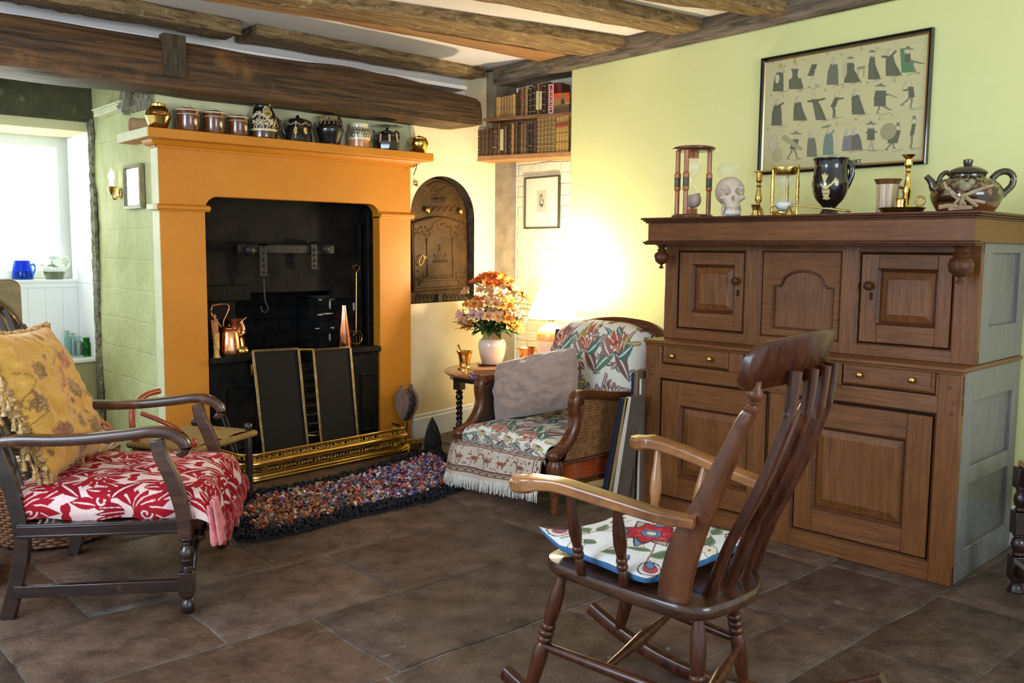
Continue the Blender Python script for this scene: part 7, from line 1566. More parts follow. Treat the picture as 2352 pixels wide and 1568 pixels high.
def cpos(u, v, top):
    a, b_ = 2 * u - 1, 2 * v - 1; e = max(0, (1 - abs(a) ** 3) * (1 - abs(b_) ** 3)); x = a * .215 * (1 - .05 * (1 - b_ * b_)); y = b_ * .205 * (1 - .05 * (1 - a * a))
    X, Y = x * math.cos(ang) - y * math.sin(ang) + .035, x * math.sin(ang) + y * math.cos(ang) + .02
    r_ = max(0, (abs(X) - .175)) * .25 + max(0, -(Y + .12)) * .3
    z = .455 + (.030 * e ** .6 if top else -.032 * e ** .22) + (.004 * vnoise((a * 3, b_ * 3, 0), 1, 3) + .003 * abs(vnoise((a * 5, b_ * 2, 4), 1, 5))) * (1 if top else .2)
    if a < -.6 and b_ > .6: z += .03 * (-.6 - a) * (b_ - .6) / .16
    return (X, Y, z + r_ * .3 + .012 * max(0, a) )
w.grid(lambda u, v: cpos(u, v, True), N, N); uu = np.tile(np.linspace(0, .5, N + 1), N + 1); vv = np.repeat(np.linspace(0, .48, N + 1), N + 1)
P = Paint(uu, vv, (.80, .79, .76)); crew_paint(P, .5, .48); mesh('embroidered_top', w, m_crew, cc, cols=P.C, smooth=85, fix=False)
w = MB(); w.grid(lambda u, v: cpos(u, v, False), 60, 60); w.f = [f[::-1] for f in w.f]; tag(mesh('blue_underside', w, m_blue, cc, smooth=85, fix=False), 'blue cloth underside', None)
# ------------------------------------------------------------------ side table in the corner and what stands on it
ZTB = .50
TC = np.array((3.72, 4.22)); TRX = .40
tb = T('side_table', 'round dark side table with barley-twist legs in the corner behind the bergere', 'side table', (TC[0], TC[1], 0), math.radians(12))
m_ttop = M('warm_oak_tabletop', (.30, .11, .04), (.44, .19, .08), rough=.22, ns=4, st=(1, 8, 8), coat=.6)
w = MB(); w.lathe([(.001, ZTB - .022), (TRX - .012, ZTB - .022), (TRX - .002, ZTB - .014), (TRX, ZTB - .006), (TRX - .008, ZTB), (.001, ZTB)], 64); mesh('table_top', w, m_ttop, tb, smooth=40)
rd0 = ray(1055, 905)[:2] / np.linalg.norm(ray(1055, 905)[:2]); tt_ = TC @ rd0; dd_ = math.sqrt(max(0, (TRX - .055) ** 2 - (TC @ TC - tt_ ** 2))); la = rd0 * (tt_ - dd_); Ri = rot('Z', -12)
def legl(P): q_ = Ri @ np.array((P[0] - TC[0], P[1] - TC[1], 0)); return q_[0], q_[1]
L0 = legl(la); rad = math.hypot(*L0); a0 = math.atan2(L0[1], L0[0])
for k in range(4):
    x, y = rad * math.cos(a0 + k * H2), rad * math.sin(a0 + k * H2); w = MB()
    w.box(x - .026, x + .026, y - .026, y + .026, ZTB - .10, ZTB - .022); w.box(x - .026, x + .026, y - .026, y + .026, .10, .17)
    w.lathe([(.020, ZTB - .10), (.014, ZTB - .108), (.024, ZTB - .118), (.016, ZTB - .128), (.022, ZTB - .138), (.024, ZTB - .15), (.016, ZTB - .165)], 18, (x, y, 0)); w.lathe([(.016, .17), (.022, .185), (.015, .2)], 16, (x, y, 0)); w.lathe([(.001, 0), (.02, 0), (.025, .03), (.018, .06), (.015, .07), (.022, .085), (.02, .10)], 16, (x, y, 0))
    N, MZ = 16, 60; z0_, z1_ = .198, ZTB - .163
    def tw_(u, v):
        z = z0_ + (z1_ - z0_) * v; a = 2 * math.pi * u + v * 2 * math.pi * 2.2; r = .0165 + .0085 * abs(math.cos(2 * math.pi * u)) ** 1.2 - .004; return (x + r * math.cos(a), y + r * math.sin(a), z)
    w.grid(tw_, N, MZ, wrap=True); mesh('twist_leg', w, m_dark, tb, smooth=60)
w = MB()
for k in range(4): a = a0 + k * H2; b_ = a + H2; w.tube([(rad * math.cos(a), rad * math.sin(a), .135), (rad * math.cos(b_), rad * math.sin(b_), .135)], .018, sec=[(-.6, -1), (.6, -1), (.6, 1), (-.6, 1)])
mesh('low_rail', w, m_dark, tb)
w = MB(); w.lathe([(rad + .01, ZTB - .05), (rad + .02, ZTB - .05), (rad + .02, ZTB - .022), (rad + .01, ZTB - .022)], 40, cap=False); mesh('table_apron', w, m_dark, tb)
def on_t(px, py): return onz(px, py, ZTB)
def zrow(p, py):                                   # height above the base of pixel row py at the depth of point p
    fw = np.array([_R[i][2] for i in range(3)]); d0 = (p - EYEP) @ fw; cx = 1176 + F_PX * ((p - EYEP) @ np.array([_R[i][0] for i in range(3)])) / d0
    return pl(cx, py, p, np.array((fw[0], fw[1], 0)))[2] - p[2]
def prof(p, rows): s_ = mpp(p); return [(r * s_, max(0, zrow(p, py))) for r, py in rows]
# brass mortar and pestle
p = on_t(1067, 848); t = T('brass_mortar', 'brass mortar with a pestle in it on the side table', 'mortar', tuple(p))
w = MB(); w.lathe([(.001, 0)] + prof(p, [(17, 848), (17, 844), (13, 841), (12, 838), (13, 826), (15, 815), (18, 809), (20, 806), (18.5, 806), (15, 812), (11, 830)]), 32); mesh('mortar_body', w, m_brass, t, smooth=45)
w = MB(); s_ = mpp(p); a, b = np.array((-18 * s_, 0, zrow(p, 791))), np.array((6 * s_, .0, .02)); d = b - a; w.tube([a - d * .03, a, a + d * .06, a + d * .1, b], [.001, .007, .006, .0045, .007], 10); mesh('pestle', w, m_brassd, t, smooth=50)
# stoneware vase
m_stw = M('white_stoneware', (.74, .66, .54), (.80, .72, .60), rough=.2, ns=4, coat=.5); m_och = M('ochre_stoneware', (.52, .30, .10), (.60, .36, .14), rough=.2, ns=4, coat=.5)
p = on_t(1130, 836); VB = p; t = T('stoneware_vase', 'cream and ochre stoneware jar holding the orange flowers on the side table', 'vase', tuple(p))
w = MB(); w.lathe([(.001, 0)] + prof(p, [(22, 836), (24, 832), (29, 815), (32, 798), (32, 790), (29, 782), (26, 779)]), 40); mesh('vase_body', w, m_stw, t, smooth=50)
w = MB(); w.lathe(prof(p, [(27, 781), (24, 778), (21.5, 774), (21, 762), (22, 759), (19.5, 759), (18, 775)]), 40, cap=False); tag(mesh('ochre_neck', w, m_och, t, smooth=50), 'ochre glazed neck', None)
w = MB(); w.lathe([(.001, 0), (30 * mpp(p), 0), (36 * mpp(p), .008), (35 * mpp(p), .009), (.001, .004)], 36)
solo('wooden_saucer', w, m_mahog, 'dark wooden saucer under the stoneware vase', 'saucer', loc=(p[0], p[1], ZTB - .0005), smooth=50); t.location.z += .004
# two books beside it
def flatbook(name, px, py, z, L_, D_, H_, col, label, rz):
    p = onz(px, py, z); t = T(name, label, 'book', (p[0], p[1], z), rz); w = MB(); w.box(-L_ / 2, L_ / 2, -D_ / 2, D_ / 2, 0, .004); w.box(-L_ / 2, L_ / 2, -D_ / 2, D_ / 2, H_ - .004, H_); w.box(-L_ / 2, L_ / 2, -D_ / 2, -D_ / 2 + .005, 0, H_); mesh('cover', w, M(name + '_cloth_' + str(px), col, rough=.55), t, bevel=.002)
    w = MB(); w.box(-L_ / 2 + .006, L_ / 2 - .006, -D_ / 2 + .005, D_ / 2 - .006, .004, H_ - .004); mesh('pages', w, m_pages, t)
m_pages = M('old_page_edges', (.62, .50, .34), (.72, .60, .44), rough=.9, ns=90, st=(1, 1, 20))
flatbook('book', 1116, 866, ZTB, .19, .13, .022, (.26, .12, .24), 'purple clothbound book lying under the tan one on the side table', math.radians(-28))
flatbook('book', 1114, 858, ZTB + .0225, .17, .11, .030, (.40, .17, .07), 'tan leather book lying on the purple one on the side table', math.radians(-24))
# copper beaker
p = on_t(1210, 838); t = T('copper_beaker', 'flared copper beaker between the vase and the lamp', 'beaker', tuple(p))
w = MB(); w.lathe([(.001, 0)] + prof(p, [(15, 838), (16, 834), (16, 822), (17, 814), (18, 812), (17, 809), (20, 802), (24, 798), (22.5, 798), (17, 810), (14, 832)]), 32); mesh('beaker_body', w, m_copper, t, smooth=45)
# lamp with stoneware base
p = onz(1266, 842, ZTB); LP = p; t = T('table_lamp', 'lit table lamp on a cream and ochre stoneware jar in the corner', 'table lamp', tuple(p))
w = MB(); w.lathe([(.001, 0)] + prof(p, [(33, 842), (34.5, 838), (34.5, 781)]), 40); mesh('lamp_base', w, m_stw, t, smooth=45)
w = MB(); w.lathe(prof(p, [(34.6, 781), (34.6, 766), (33, 760), (26, 752), (14, 746), (11, 742), (11, 738)]), 40, cap=False); tag(mesh('ochre_shoulder', w, m_och, t, smooth=45), 'ochre glazed shoulder', None)
w = MB(); w.lathe(prof(p, [(9, 738), (9, 732), (7, 732), (7, 722)]), 20); mesh('lamp_fitting', w, m_brass, t, smooth=45)
m_shade = M('lit_lamp_shade', (.95, .86, .62), rough=.8, emis=(1, .80, .42), es=9)
w = MB(); pr = prof(p, [(56, 730), (28, 655)]); w.lathe(pr, 40, cap=False); w.lathe([(r - .002, z) for r, z in pr], 40, cap=False); mesh('lamp_shade', w, m_shade, t, smooth=45)
zs_ = zrow(p, 690); bulb('lamp_bulb_light', (p[0], p[1], ZTB + zs_ + .13), 60, (1, .82, .56), .05); bulb('lamp_bulb_low', (p[0], p[1], ZTB + zrow(p, 730) - .0), 12, (1, .80, .52), .06)
# ------------------------------------------------------------------ alstroemerias, stem by stem
m_leafg = M('flower_leaf_green', (.035, .095, .018), (.10, .20, .04), rough=.5, ns=20); m_stem = M('flower_stem_green', (.10, .19, .05), rough=.6)
PET = {'orange': M('orange_red_petal', (.56, .07, .008), (.70, .15, .018), rough=.55, ns=60), 'amber': M('amber_orange_petal', (.74, .20, .025), (.80, .34, .07), rough=.55, ns=60), 'peach': M('peach_cream_petal', (.68, .30, .11), (.76, .46, .24), rough=.55, ns=50), 'pink': M('pink_white_petal', (.68, .28, .25), (.76, .50, .44), rough=.55, ns=50)}
m_throat = M('yellow_petal_throat', (.80, .50, .06), (.45, .06, .03), rough=.6, ns=120)
neck = VB + np.array((0, 0, zrow(VB, 764)))
FS = 1.35
FL = [(1120, 642, 'orange', 1.25, 0), (1142, 638, 'orange', 1.2, .02), (1098, 650, 'orange', 1.1, .01), (1158, 648, 'orange', 1.15, -.02), (1132, 655, 'orange', 1.25, -.06), (1168, 668, 'orange', 1.1, .03), (1186, 674, 'amber', 1.2, .0), (1206, 684, 'amber', 1.15, .03),
      (1072, 672, 'peach', .9, .03), (1114, 668, 'peach', .95, -.08), (1136, 680, 'peach', 1.0, -.1), (1152, 676, 'peach', 1.0, -.08), (1164, 690, 'amber', .95, -.05), (1078, 700, 'amber', .9, .0), (1098, 702, 'amber', 1.0, -.09), (1130, 698, 'peach', 1.1, -.12), (1158, 704, 'amber', 1.1, -.1), (1168, 712, 'pink', 1.0, -.08),
      (1062, 724, 'pink', .95, .0), (1068, 738, 'peach', .95, -.03), (1096, 724, 'pink', 1.0, -.1), (1132, 728, 'peach', 1.1, -.13), (1156, 732, 'amber', 1.1, -.11), (1188, 724, 'pink', 1.15, -.02), (1196, 730, 'pink', .9, .02), (1172, 748, 'amber', 1.2, -.06), (1186, 752, 'amber', 1.0, -.02), (1078, 748, 'amber', .95, -.04), (1104, 690, 'orange', .85, -.05), (1176, 740, 'amber', .9, .0)]
word = {'orange': 'orange-red', 'amber': 'amber orange', 'peach': 'peach cream', 'pink': 'pink and white'}
fw_ = np.array([_R[i][2] for i in range(3)]); vd = _n((VB[0], VB[1], 0))
for i, (px, py, kind, sz, dep) in enumerate(FL):
    big = sz > 1.05; sz = sz * FS
    q_ = pl(px, py, VB + vd * dep, vd); t = T('alstroemeria_stem', word[kind] + ' alstroemeria on a leafy stem in the stoneware vase', 'flower', tuple(neck - np.array((0, 0, .06))), 0, 'alstroemerias in the stoneware vase, ' + word[kind])
    o_ = np.array(t.location); e = q_ - o_; out = _n(np.array((q_[0] - neck[0], q_[1] - neck[1], .35 * (q_[2] - neck[2])))); out = _n(out + vd * -.55 + np.array((0, 0, .25)))
    base = np.array((e[0] * .06, e[1] * .06, .05)); w = MB(); mid = base * .4 + e * .45 + np.array((0, 0, .02)); w.tube(catmull([np.array((e[0] * .02, e[1] * .02, -.03)), base, mid, e - out * .02], 5), .0022, 6); mesh('stem', w, m_stem, t, smooth=60)
    w = MB()
    for k in range(6):                             # narrow leaves along the stem
        a = base + (e - base) * (.40 + .11 * k); ang = rnd.uniform(0, 6.28); dirv = _n(np.array((math.cos(ang), math.sin(ang), rnd.uniform(-.2, .5))) + out * .5 - vd * .3); sd = _n(np.cross(dirv, (0, 0, 1))); L_ = rnd.uniform(.08, .12); pts = []
        vs = []
        for m_ in range(7):
            tt = m_ / 6; c = a + dirv * L_ * tt + np.array((0, 0, -.02 * tt * tt)); wd_ = .016 * math.sin(math.pi * (tt * .92 + .05)) ** .8; vs += [c - sd * wd_, c + np.array((0, 0, -.003)), c + sd * wd_]
        b_ = len(w.v); w.add(vs, [(3 * m_ + s_, 3 * m_ + s_ + 1, 3 * m_ + s_ + 4, 3 * m_ + s_ + 3) for m_ in range(6) for s_ in (0, 1)])
    mesh('leaves', w, m_leafg, t, smooth=60, fix=False)
    w = MB(); side = _n(np.cross(out, (0.1, .2, 1))); up_ = np.cross(side, out)
    for hd in range(3 if big else 2):
        c0_ = e + (side * (.026, -.026, .0)[hd] + up_ * (.006, -.004, .03)[hd] + out * (0, 0, -.012)[hd]); tw0 = rnd.uniform(0, 1)
        for k in range(6):
            a = 2 * math.pi * k / 6 + tw0; rd_ = side * math.cos(a) + up_ * math.sin(a); tn = -side * math.sin(a) + up_ * math.cos(a); L_ = (.030 if k % 2 else .027) * sz; wd0 = (.0105 if k % 2 else .0075) * sz; vs = []
            for m_ in range(6):
                tt = m_ / 5; c = c0_ + out * (.022 * sz * math.sin(tt * 1.9) - .006) + rd_ * (L_ * tt ** 1.25); ww = wd0 * math.sin(math.pi * (tt * .86 + .06)) ** .8; vs += [c - tn * ww, c - out * .003 + rd_ * .001, c + tn * ww]
            w.add(vs, [(3 * m_ + s_, 3 * m_ + s_ + 1, 3 * m_ + s_ + 4, 3 * m_ + s_ + 3) for m_ in range(5) for s_ in (0, 1)], 0)
        for k in range(3): w.tube([c0_, c0_ + out * .018 * sz + (side * math.cos(k * 2.1) + up_ * math.sin(k * 2.1)) * .004], .0012, 4, 1)
        w.ell(c0_ + out * .002, .005, .005, .005, 8, 1)
    mesh('blossom', w, [PET[kind], m_throat], t, smooth=60, fix=False)
w = MB()                                           # loose foliage around the neck
for k in range(60):
    ang = rnd.uniform(0, 6.28); dirv = _n((math.cos(ang), math.sin(ang), rnd.uniform(-.25, .8))); sd = _n(np.cross(dirv, (0, 0, 1))); a = np.array((dirv[0] * .03, dirv[1] * .03, .07 + rnd.uniform(0, .06))); L_ = rnd.uniform(.08, .17); vs = []
    for m_ in range(8):
        tt = m_ / 7; c = a + dirv * L_ * tt + np.array((0, 0, .03 * tt - .055 * tt * tt)); wd_ = .020 * math.sin(math.pi * (tt * .92 + .05)) ** .8; vs += [c - sd * wd_, c + np.array((0, 0, -.004)), c + sd * wd_]
    w.add(vs, [(3 * m_ + s_, 3 * m_ + s_ + 1, 3 * m_ + s_ + 4, 3 * m_ + s_ + 3) for m_ in range(7) for s_ in (0, 1)])
o = solo('flower_foliage', w, m_leafg, 'green leaves spilling round the neck of the stoneware vase', 'foliage', loc=tuple(neck - np.array((0, 0, .06))), smooth=60, fix=False); o['kind'] = 'stuff'

# ------------------------------------------------------------------ copper and brass on the range hobs
def onh(px, y): p = ony(px, 800, y); return np.array((p[0], y, ZH))
p = onh(527, YF + .08); s_ = mpp(p); zk = lambda py: zrow(p, py)
t = T('copper_kettle', 'polished copper kettle with a swan spout on the left range hob', 'kettle', tuple(p))
w = MB(); w.lathe([(.001, 0), (26 * s_, 0), (27 * s_, .004)] + [(r * s_, zk(py)) for r, py in ((27, 800), (25, 780), (22, 762), (19, 756), (12, 753))], 36); mesh('kettle_body', w, m_copper, t, smooth=45)
w = MB(); w.lathe([(r * s_, zk(py)) for r, py in ((17, 754.5), (17, 752), (10, 749), (3, 748), (2, 746), (3, 744), (.1, 743))], 24); mesh('lid', w, m_copperd, t, smooth=45)
Q = lambda px, py, y=0: ((px - 527) * s_, y, zk(py))
w = MB(); P = catmull([Q(545, 776), Q(553, 772), Q(561, 766), Q(561, 753), Q(557, 742), Q(563, 735), Q(570, 731)], 6); w.tube(P, [.016 - .010 * (i / (len(P) - 1)) for i in range(len(P))], 12); mesh('spout', w, m_copper, t, smooth=60)
w = MB(); P = catmull([Q(513, 748), Q(515, 735), Q(522, 722), Q(528, 708), Q(524, 699), Q(512, 698), Q(500, 699), Q(486, 701)], 6); w.tube(P, .0045, 8); w.tube([Q(486, 701), Q(498, 699), Q(512, 697.5)], .0075, 8); w.tube(catmull([Q(488, 701), Q(486, 720), Q(500, 738), Q(508, 750)], 5), .0045, 8); mesh('bail_handle', w, m_copperd, t, smooth=60)
p = onh(538, YF + .19); s_ = mpp(p); zk = lambda py: zrow(p, py); t = T('copper_measure', 'flared dull copper measure standing behind the kettle', 'measure', tuple(p))
w = MB(); w.lathe([(.001, 0), (26 * s_, 0), (24 * s_, zk(785)), (17 * s_, zk(758)), (22 * s_, zk(742)), (24 * s_, zk(731)), (22 * s_, zk(731)), (15 * s_, zk(756))], 32); mesh('measure_body', w, m_copperd, t, smooth=45)
p = onh(497, YF + .02); s_ = mpp(p); zk = lambda py: zrow(p, py); t = T('brass_spill_holder', 'embossed brass spill holder filled with wooden spills, left of the kettle', 'spill holder', tuple(p))
m_emb = M('embossed_brass', (.46, .30, .08), (.75, .52, .2), rough=.26, metal=1, ns=60, bump=1.2, bs=55)
w = MB(); w.lathe([(.001, 0), (9 * s_, 0), (9.5 * s_, .004), (7 * s_, .012)] + [(r * s_, zk(py)) for r, py in ((6.5, 805), (8, 800), (7, 780), (8, 764), (6.5, 764), (6, 790))], 20); mesh('holder_body', w, m_emb, t, smooth=45)
w = MB()
for k in range(9): a = rnd.uniform(0, 6.28); r = rnd.uniform(0, 4) * s_; dx, dy = rnd.uniform(-7, 7) * s_, rnd.uniform(-.01, .01); x, y = r * math.cos(a), r * math.sin(a); w.tube([(x, y, .03), (x + dx, y + dy, zk(736) + rnd.uniform(-.012, .012))], .0065, 5)
w.tube([(0, 0, .05), (-.004, 0, zk(733)), (-.005, 0, zk(727)), (-.005, 0, zk(721))], [.006, .005, .010, .002], 8); mesh('wooden_spills', w, M('reddish_wood_spill', (.34, .10, .03), (.46, .17, .06), rough=.5, ns=20), t)
p = onh(556, YF + .045); s_ = mpp(p); w = MB(); w.lathe([(.001, 0), (10 * s_, 0), (14 * s_, .012), (15 * s_, .026), (13 * s_, .042), (8 * s_, .05), (.001, .051)], 24); solo('brass_ball_box', w, m_brassd, 'small round aged brass box at the right of the copper kettle', 'box', loc=tuple(p), smooth=50)
p = onh(790, YF + .06); s_ = mpp(p); zk = lambda py: zrow(p, py); t = T('copper_ale_cone', 'tall shiny copper cone with a wire loop handle on the right range hob', 'copper cone', tuple(p))
w = MB(); w.lathe([(.001, 0), (18 * s_, 0), (18.5 * s_, .004), (5.5 * s_, zk(701)), (4 * s_, zk(700))], 36); mesh('cone_body', w, m_copper, t, smooth=45)
Q = lambda px, py, y=0: ((px - 790) * s_, y, zk(py))
w = MB(); w.tube(catmull([Q(800, 754), Q(806, 761), Q(818, 762), (Q(831, 762)), Q(838, 772), Q(836, 786), Q(824, 792), Q(812, 788), Q(806, 780)], 5), .003, 6); mesh('wire_loop', w, m_brassd, t, smooth=60)
p = onh(820, YF + .115); s_ = mpp(p); zk = lambda py: zrow(p, py); t = T('toasting_fork', 'long brass toasting fork standing upright at the right of the range', 'toasting fork', tuple(p))
Q = lambda px, py, y=0: ((px - 820) * s_, y, max(0, zk(py)))
w = MB(); w.tube([Q(820, 625), Q(819, 700), Q(818, 755)], [.004, .0055, .0065], 8); mesh('shaft', w, m_brass, t, smooth=60)
w = MB(); w.tube(catmull([Q(820, 626), Q(813, 618), Q(812, 611), Q(817, 610), Q(820, 606.5), Q(823, 610), Q(828.5, 611), Q(827, 618), Q(820, 626)], 4), .0035, 6); mesh('trefoil_grip', w, m_brass, t, smooth=60)
w = MB()
for a in (811, 818, 826): w.tube(catmull([Q(818.5, 756), Q((818.5 + a) / 2, 762), Q(a, 770), Q(a + 1, 792)], 4), .003, 6)
mesh('fork_prongs', w, m_brass, t, smooth=60)

# ------------------------------------------------------------------ on the hearth, right
m_leath = M('dark_leather', (.02, .016, .018), (.06, .05, .05), rough=.5, ns=20, bump=.4, bs=60); m_bell = M('bellows_board', (.13, .06, .04), (.22, .11, .075), rough=.4, ns=6, st=(6, 6, 1), coat=.3)
bq = ony(928, 1000, 4.67); bq[2] = 0; t = T('bellows', 'wooden hand bellows with studded leather standing against the orange surround', 'bellows', (bq[0], bq[1], 0), math.radians(-62))
def hrow(py): return zrow(bq, py)
s_ = mpp(bq); lean = lambda z: .02 + .16 * z
def board(y0_, sh, nm):
    pr = [(0, 968), (8, 955), (16, 940), (20, 925), (18, 910), (10, 899), (5, 895), (5, 886), (-5, 886), (-5, 895), (-12, 899), (-19, 910), (-21, 925), (-17, 940), (-9, 955)]
    w = MB(); pts = [((a * .95 + sh) * s_ , hrow(b_)) for a, b_ in pr]; w.prism(pts, y0_, y0_ + .012, 'y'); w.v = [(x - .16 * (z - hrow(968)) * .5, y + .12 * z, z) for x, y, z in w.v]; return mesh(nm, w, m_bell, t, bevel=.003)
board(-.035, -2, 'front_board'); board(.035, 8, 'back_board')
w = MB(); pr = [(0, 968), (8, 955), (16, 940), (20, 925), (18, 910), (10, 899), (-12, 899), (-19, 910), (-21, 925), (-17, 940), (-9, 955)]
for i in range(5): k = .90 if i % 2 else .97; w.prism([(a * k * s_ + .002 * i, hrow(b_)) for a, b_ in pr], -.023 + i * .0116, -.023 + (i + 1) * .0116, 'y')
w.v = [(x - .16 * (z - hrow(968)) * .5, y + .12 * z, z) for x, y, z in w.v]; mesh('leather_gusset', w, m_leath, t)
w = MB()
for a, b_ in pr:
    for yy in (-.024, .036): w.ell(((a * .98) * s_ - .16 * (hrow(b_) - hrow(968)) * .5, yy + .12 * hrow(b_), hrow(b_)), .005, .004, .005, 8)
mesh('brass_studs', w, m_brassd, t, smooth=60)
w = MB(); w.tube([(0, .0 + .12 * hrow(968), hrow(970)), (.002, .008, .03), (.002, .006, .008)], [.022, .012, .009], 10); mesh('nozzle', w, m_brassd, t, smooth=60)
bq2 = onz(950, 1036); s_ = mpp(bq2); t = T('brass_trivet_pan', 'octagonal brass stand on the floor at the end of the fender', 'brass stand', (bq2[0] + .01, bq2[1] + .035, 0))
w = MB(); w.lathe([(.001, .012), (.058, .012), (.062, .016), (.064, .052), (.068, .056), (.060, .056), (.056, .018), (.001, .016)], 8); mesh('pan', w, m_brassd, t, smooth=0, bevel=.002)
for k in range(4): a = k * H2 + .6; mesh('foot', MB().lathe([(.004, 0), (.009, .004), (.006, .014)], 8, (.05 * math.cos(a), .05 * math.sin(a), 0)), m_brassd, t)
ip = onz(995, 1030); s_ = mpp(ip); t = T('flat_iron', 'black cast flat iron standing on its heel by the skirting board', 'flat iron', (ip[0], ip[1], 0), math.radians(-30))
H_ = zrow(ip, 959); hw = 20 * s_
pts = [(hw * (1 - t_ ** 2.2), H_ * t_) for t_ in np.linspace(0, 1, 14)]
outl_ = [(-x, z) for x, z in pts] [::1]; poly_ = [(x, z) for x, z in pts] + [(-x, z) for x, z in pts[::-1][1:]]
w = MB(); w.prism(poly_, -.0, .03, 'y'); w.v = [(x, y + .10 * z, z) for x, y, z in w.v]; mesh('sole_plate', w, m_irond, t, bevel=.004)
w = MB(); w.tube(catmull([(0, -.0, H_ * .72), (0, -.045, H_ * .70), (0, -.058, H_ * .6)], 4), .007, 8); w.tube([(0, -.058, H_ * .62), (0, -.060, H_ * .18)], .013, 10); w.tube(catmull([(0, -.060, H_ * .18), (0, -.05, H_ * .1), (0, .0, H_ * .08)], 4), .007, 8); w.tube(catmull([(.0, -.05, .02), (.03, -.05, .012), (.036, -.03, .03)], 4), .004, 6); mesh('handle', w, m_irond, t, smooth=60)

# ------------------------------------------------------------------ framed pictures leaning between the bergere and the cupboard
def leanpic(px0, px1, py1, xp, wd, th, m_edge, m_face, label):
    q0 = ray(px0, 1120); a = np.array((xp, q0[1] / q0[0] * xp, 0)); b_ = onx(px1, py1, xp); hz = b_[2]; ly = b_[1] - a[1]
    t = T('leaning_picture', label, 'framed picture', tuple(a), 0, 'pictures stacked by the cupboard')
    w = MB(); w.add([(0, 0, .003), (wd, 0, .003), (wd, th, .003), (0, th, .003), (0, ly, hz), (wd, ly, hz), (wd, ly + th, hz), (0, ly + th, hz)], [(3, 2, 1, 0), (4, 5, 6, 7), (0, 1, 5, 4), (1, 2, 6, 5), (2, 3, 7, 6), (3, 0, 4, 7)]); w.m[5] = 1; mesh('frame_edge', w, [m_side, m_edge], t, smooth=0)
    k = .12; L = lambda u, v: (wd * u, ly * v + th + .0015, .003 + (hz - .003) * v); w = MB(); w.add([L(k, .1), L(1 - k, .1), L(1 - k, .9), L(k, .9)], [(0, 1, 2, 3)]); mesh('backing_sheet', w, m_face, t, smooth=0)
m_side = M('shadowed_brown_frame', (.09, .065, .05), (.13, .10, .08), rough=.7, ns=8)  # shade between the stacked pictures put into this brown
m_navy = M('dark_blue_frame', (.012, .016, .05), rough=.35); m_buff = M('buff_backing', (.42, .31, .18), (.50, .38, .24), rough=.8, ns=9); m_pale = M('pale_wood_frame', (.52, .43, .32), (.60, .52, .40), rough=.4, ns=6); m_brn = M('brown_frame', (.22, .12, .06), rough=.4); m_gilt2 = M('faded_gilt_frame', (.38, .26, .11), rough=.4, metal=.4)
leanpic(1384, 1432, 915, 3.20, .09, .022, m_navy, m_buff, 'dark blue edged picture leaning nearest the bergere')
leanpic(1399, 1443, 914, 3.20, .09, .020, m_gilt2, m_buff, 'gilt edged picture leaning second from the bergere')
leanpic(1412, 1450, 912, 3.20, .095, .026, m_pale, m_buff, 'pale buff board leaning third from the bergere')
leanpic(1443, 1457, 856, 3.315, .30, .016, m_navy, m_buff, 'tall navy blue edged picture leaning close to the cupboard')
leanpic(1453, 1466, 853, 3.32, .30, .034, m_brn, m_buff, 'tall brown framed picture leaning right beside the cupboard')
leanpic(1468, 1474, 870, 3.325, .30, .014, m_pale, m_buff, 'narrow pale framed picture leaning against the cupboard end')

# ------------------------------------------------------------------ turned leg of a table at the right edge
p = onz(2333, 1358)
t = T('joint_stool', 'dark oak joint stool at the right edge, one bobbin-turned leg showing', 'stool', (p[0], p[1], 0), math.radians(-48))
def bobbin(x, y):
    w = MB(); w.lathe([(.001, 0), (.030, 0), (.030, .006), (.022, .022), (.018, .036), (.021, .048)], 20, (x, y, 0))
    for z0_, z1_ in ((.047, .138), (.22, .306), (.392, .47)): w.box(x - .027, x + .027, y - .027, y + .027, z0_, z1_)
    for z0_, h in ((.138, .082), (.306, .086)):
        w.lathe([(.018, z0_), (.024, z0_ + .006), (.017, z0_ + .013), (.024, z0_ + .022), (.0285, z0_ + h / 2), (.024, z0_ + h - .022), (.017, z0_ + h - .013), (.024, z0_ + h - .006), (.018, z0_ + h)], 20, (x, y, 0))
    return mesh('turned_leg', w, m_dark, t, smooth=45, bevel=.003)
for x, y in ((0, 0), (.40, 0), (0, -.26), (.40, -.26)): bobbin(x, y)
for a, b, c, d in ((.02, .38, -.014, .014), (.02, .38, -.274, -.246)): mesh('side_rail', MB().box(a, b, c, d, .40, .465), m_dark, t, bevel=.003); mesh('low_stretcher', MB().box(a, b, c, d, .06, .11), m_dark, t, bevel=.003)
for a in (0, .4): mesh('end_rail', MB().box(a - .014, a + .014, -.246, -.014, .40, .465), m_dark, t, bevel=.003); mesh('low_stretcher', MB().box(a - .014, a + .014, -.246, -.014, .06, .11), m_dark, t, bevel=.003)
w = MB(); w.box(-.015, .43, -.29, .02, .47, .495); mesh('stool_top', w, m_ttop, t, bevel=.006)

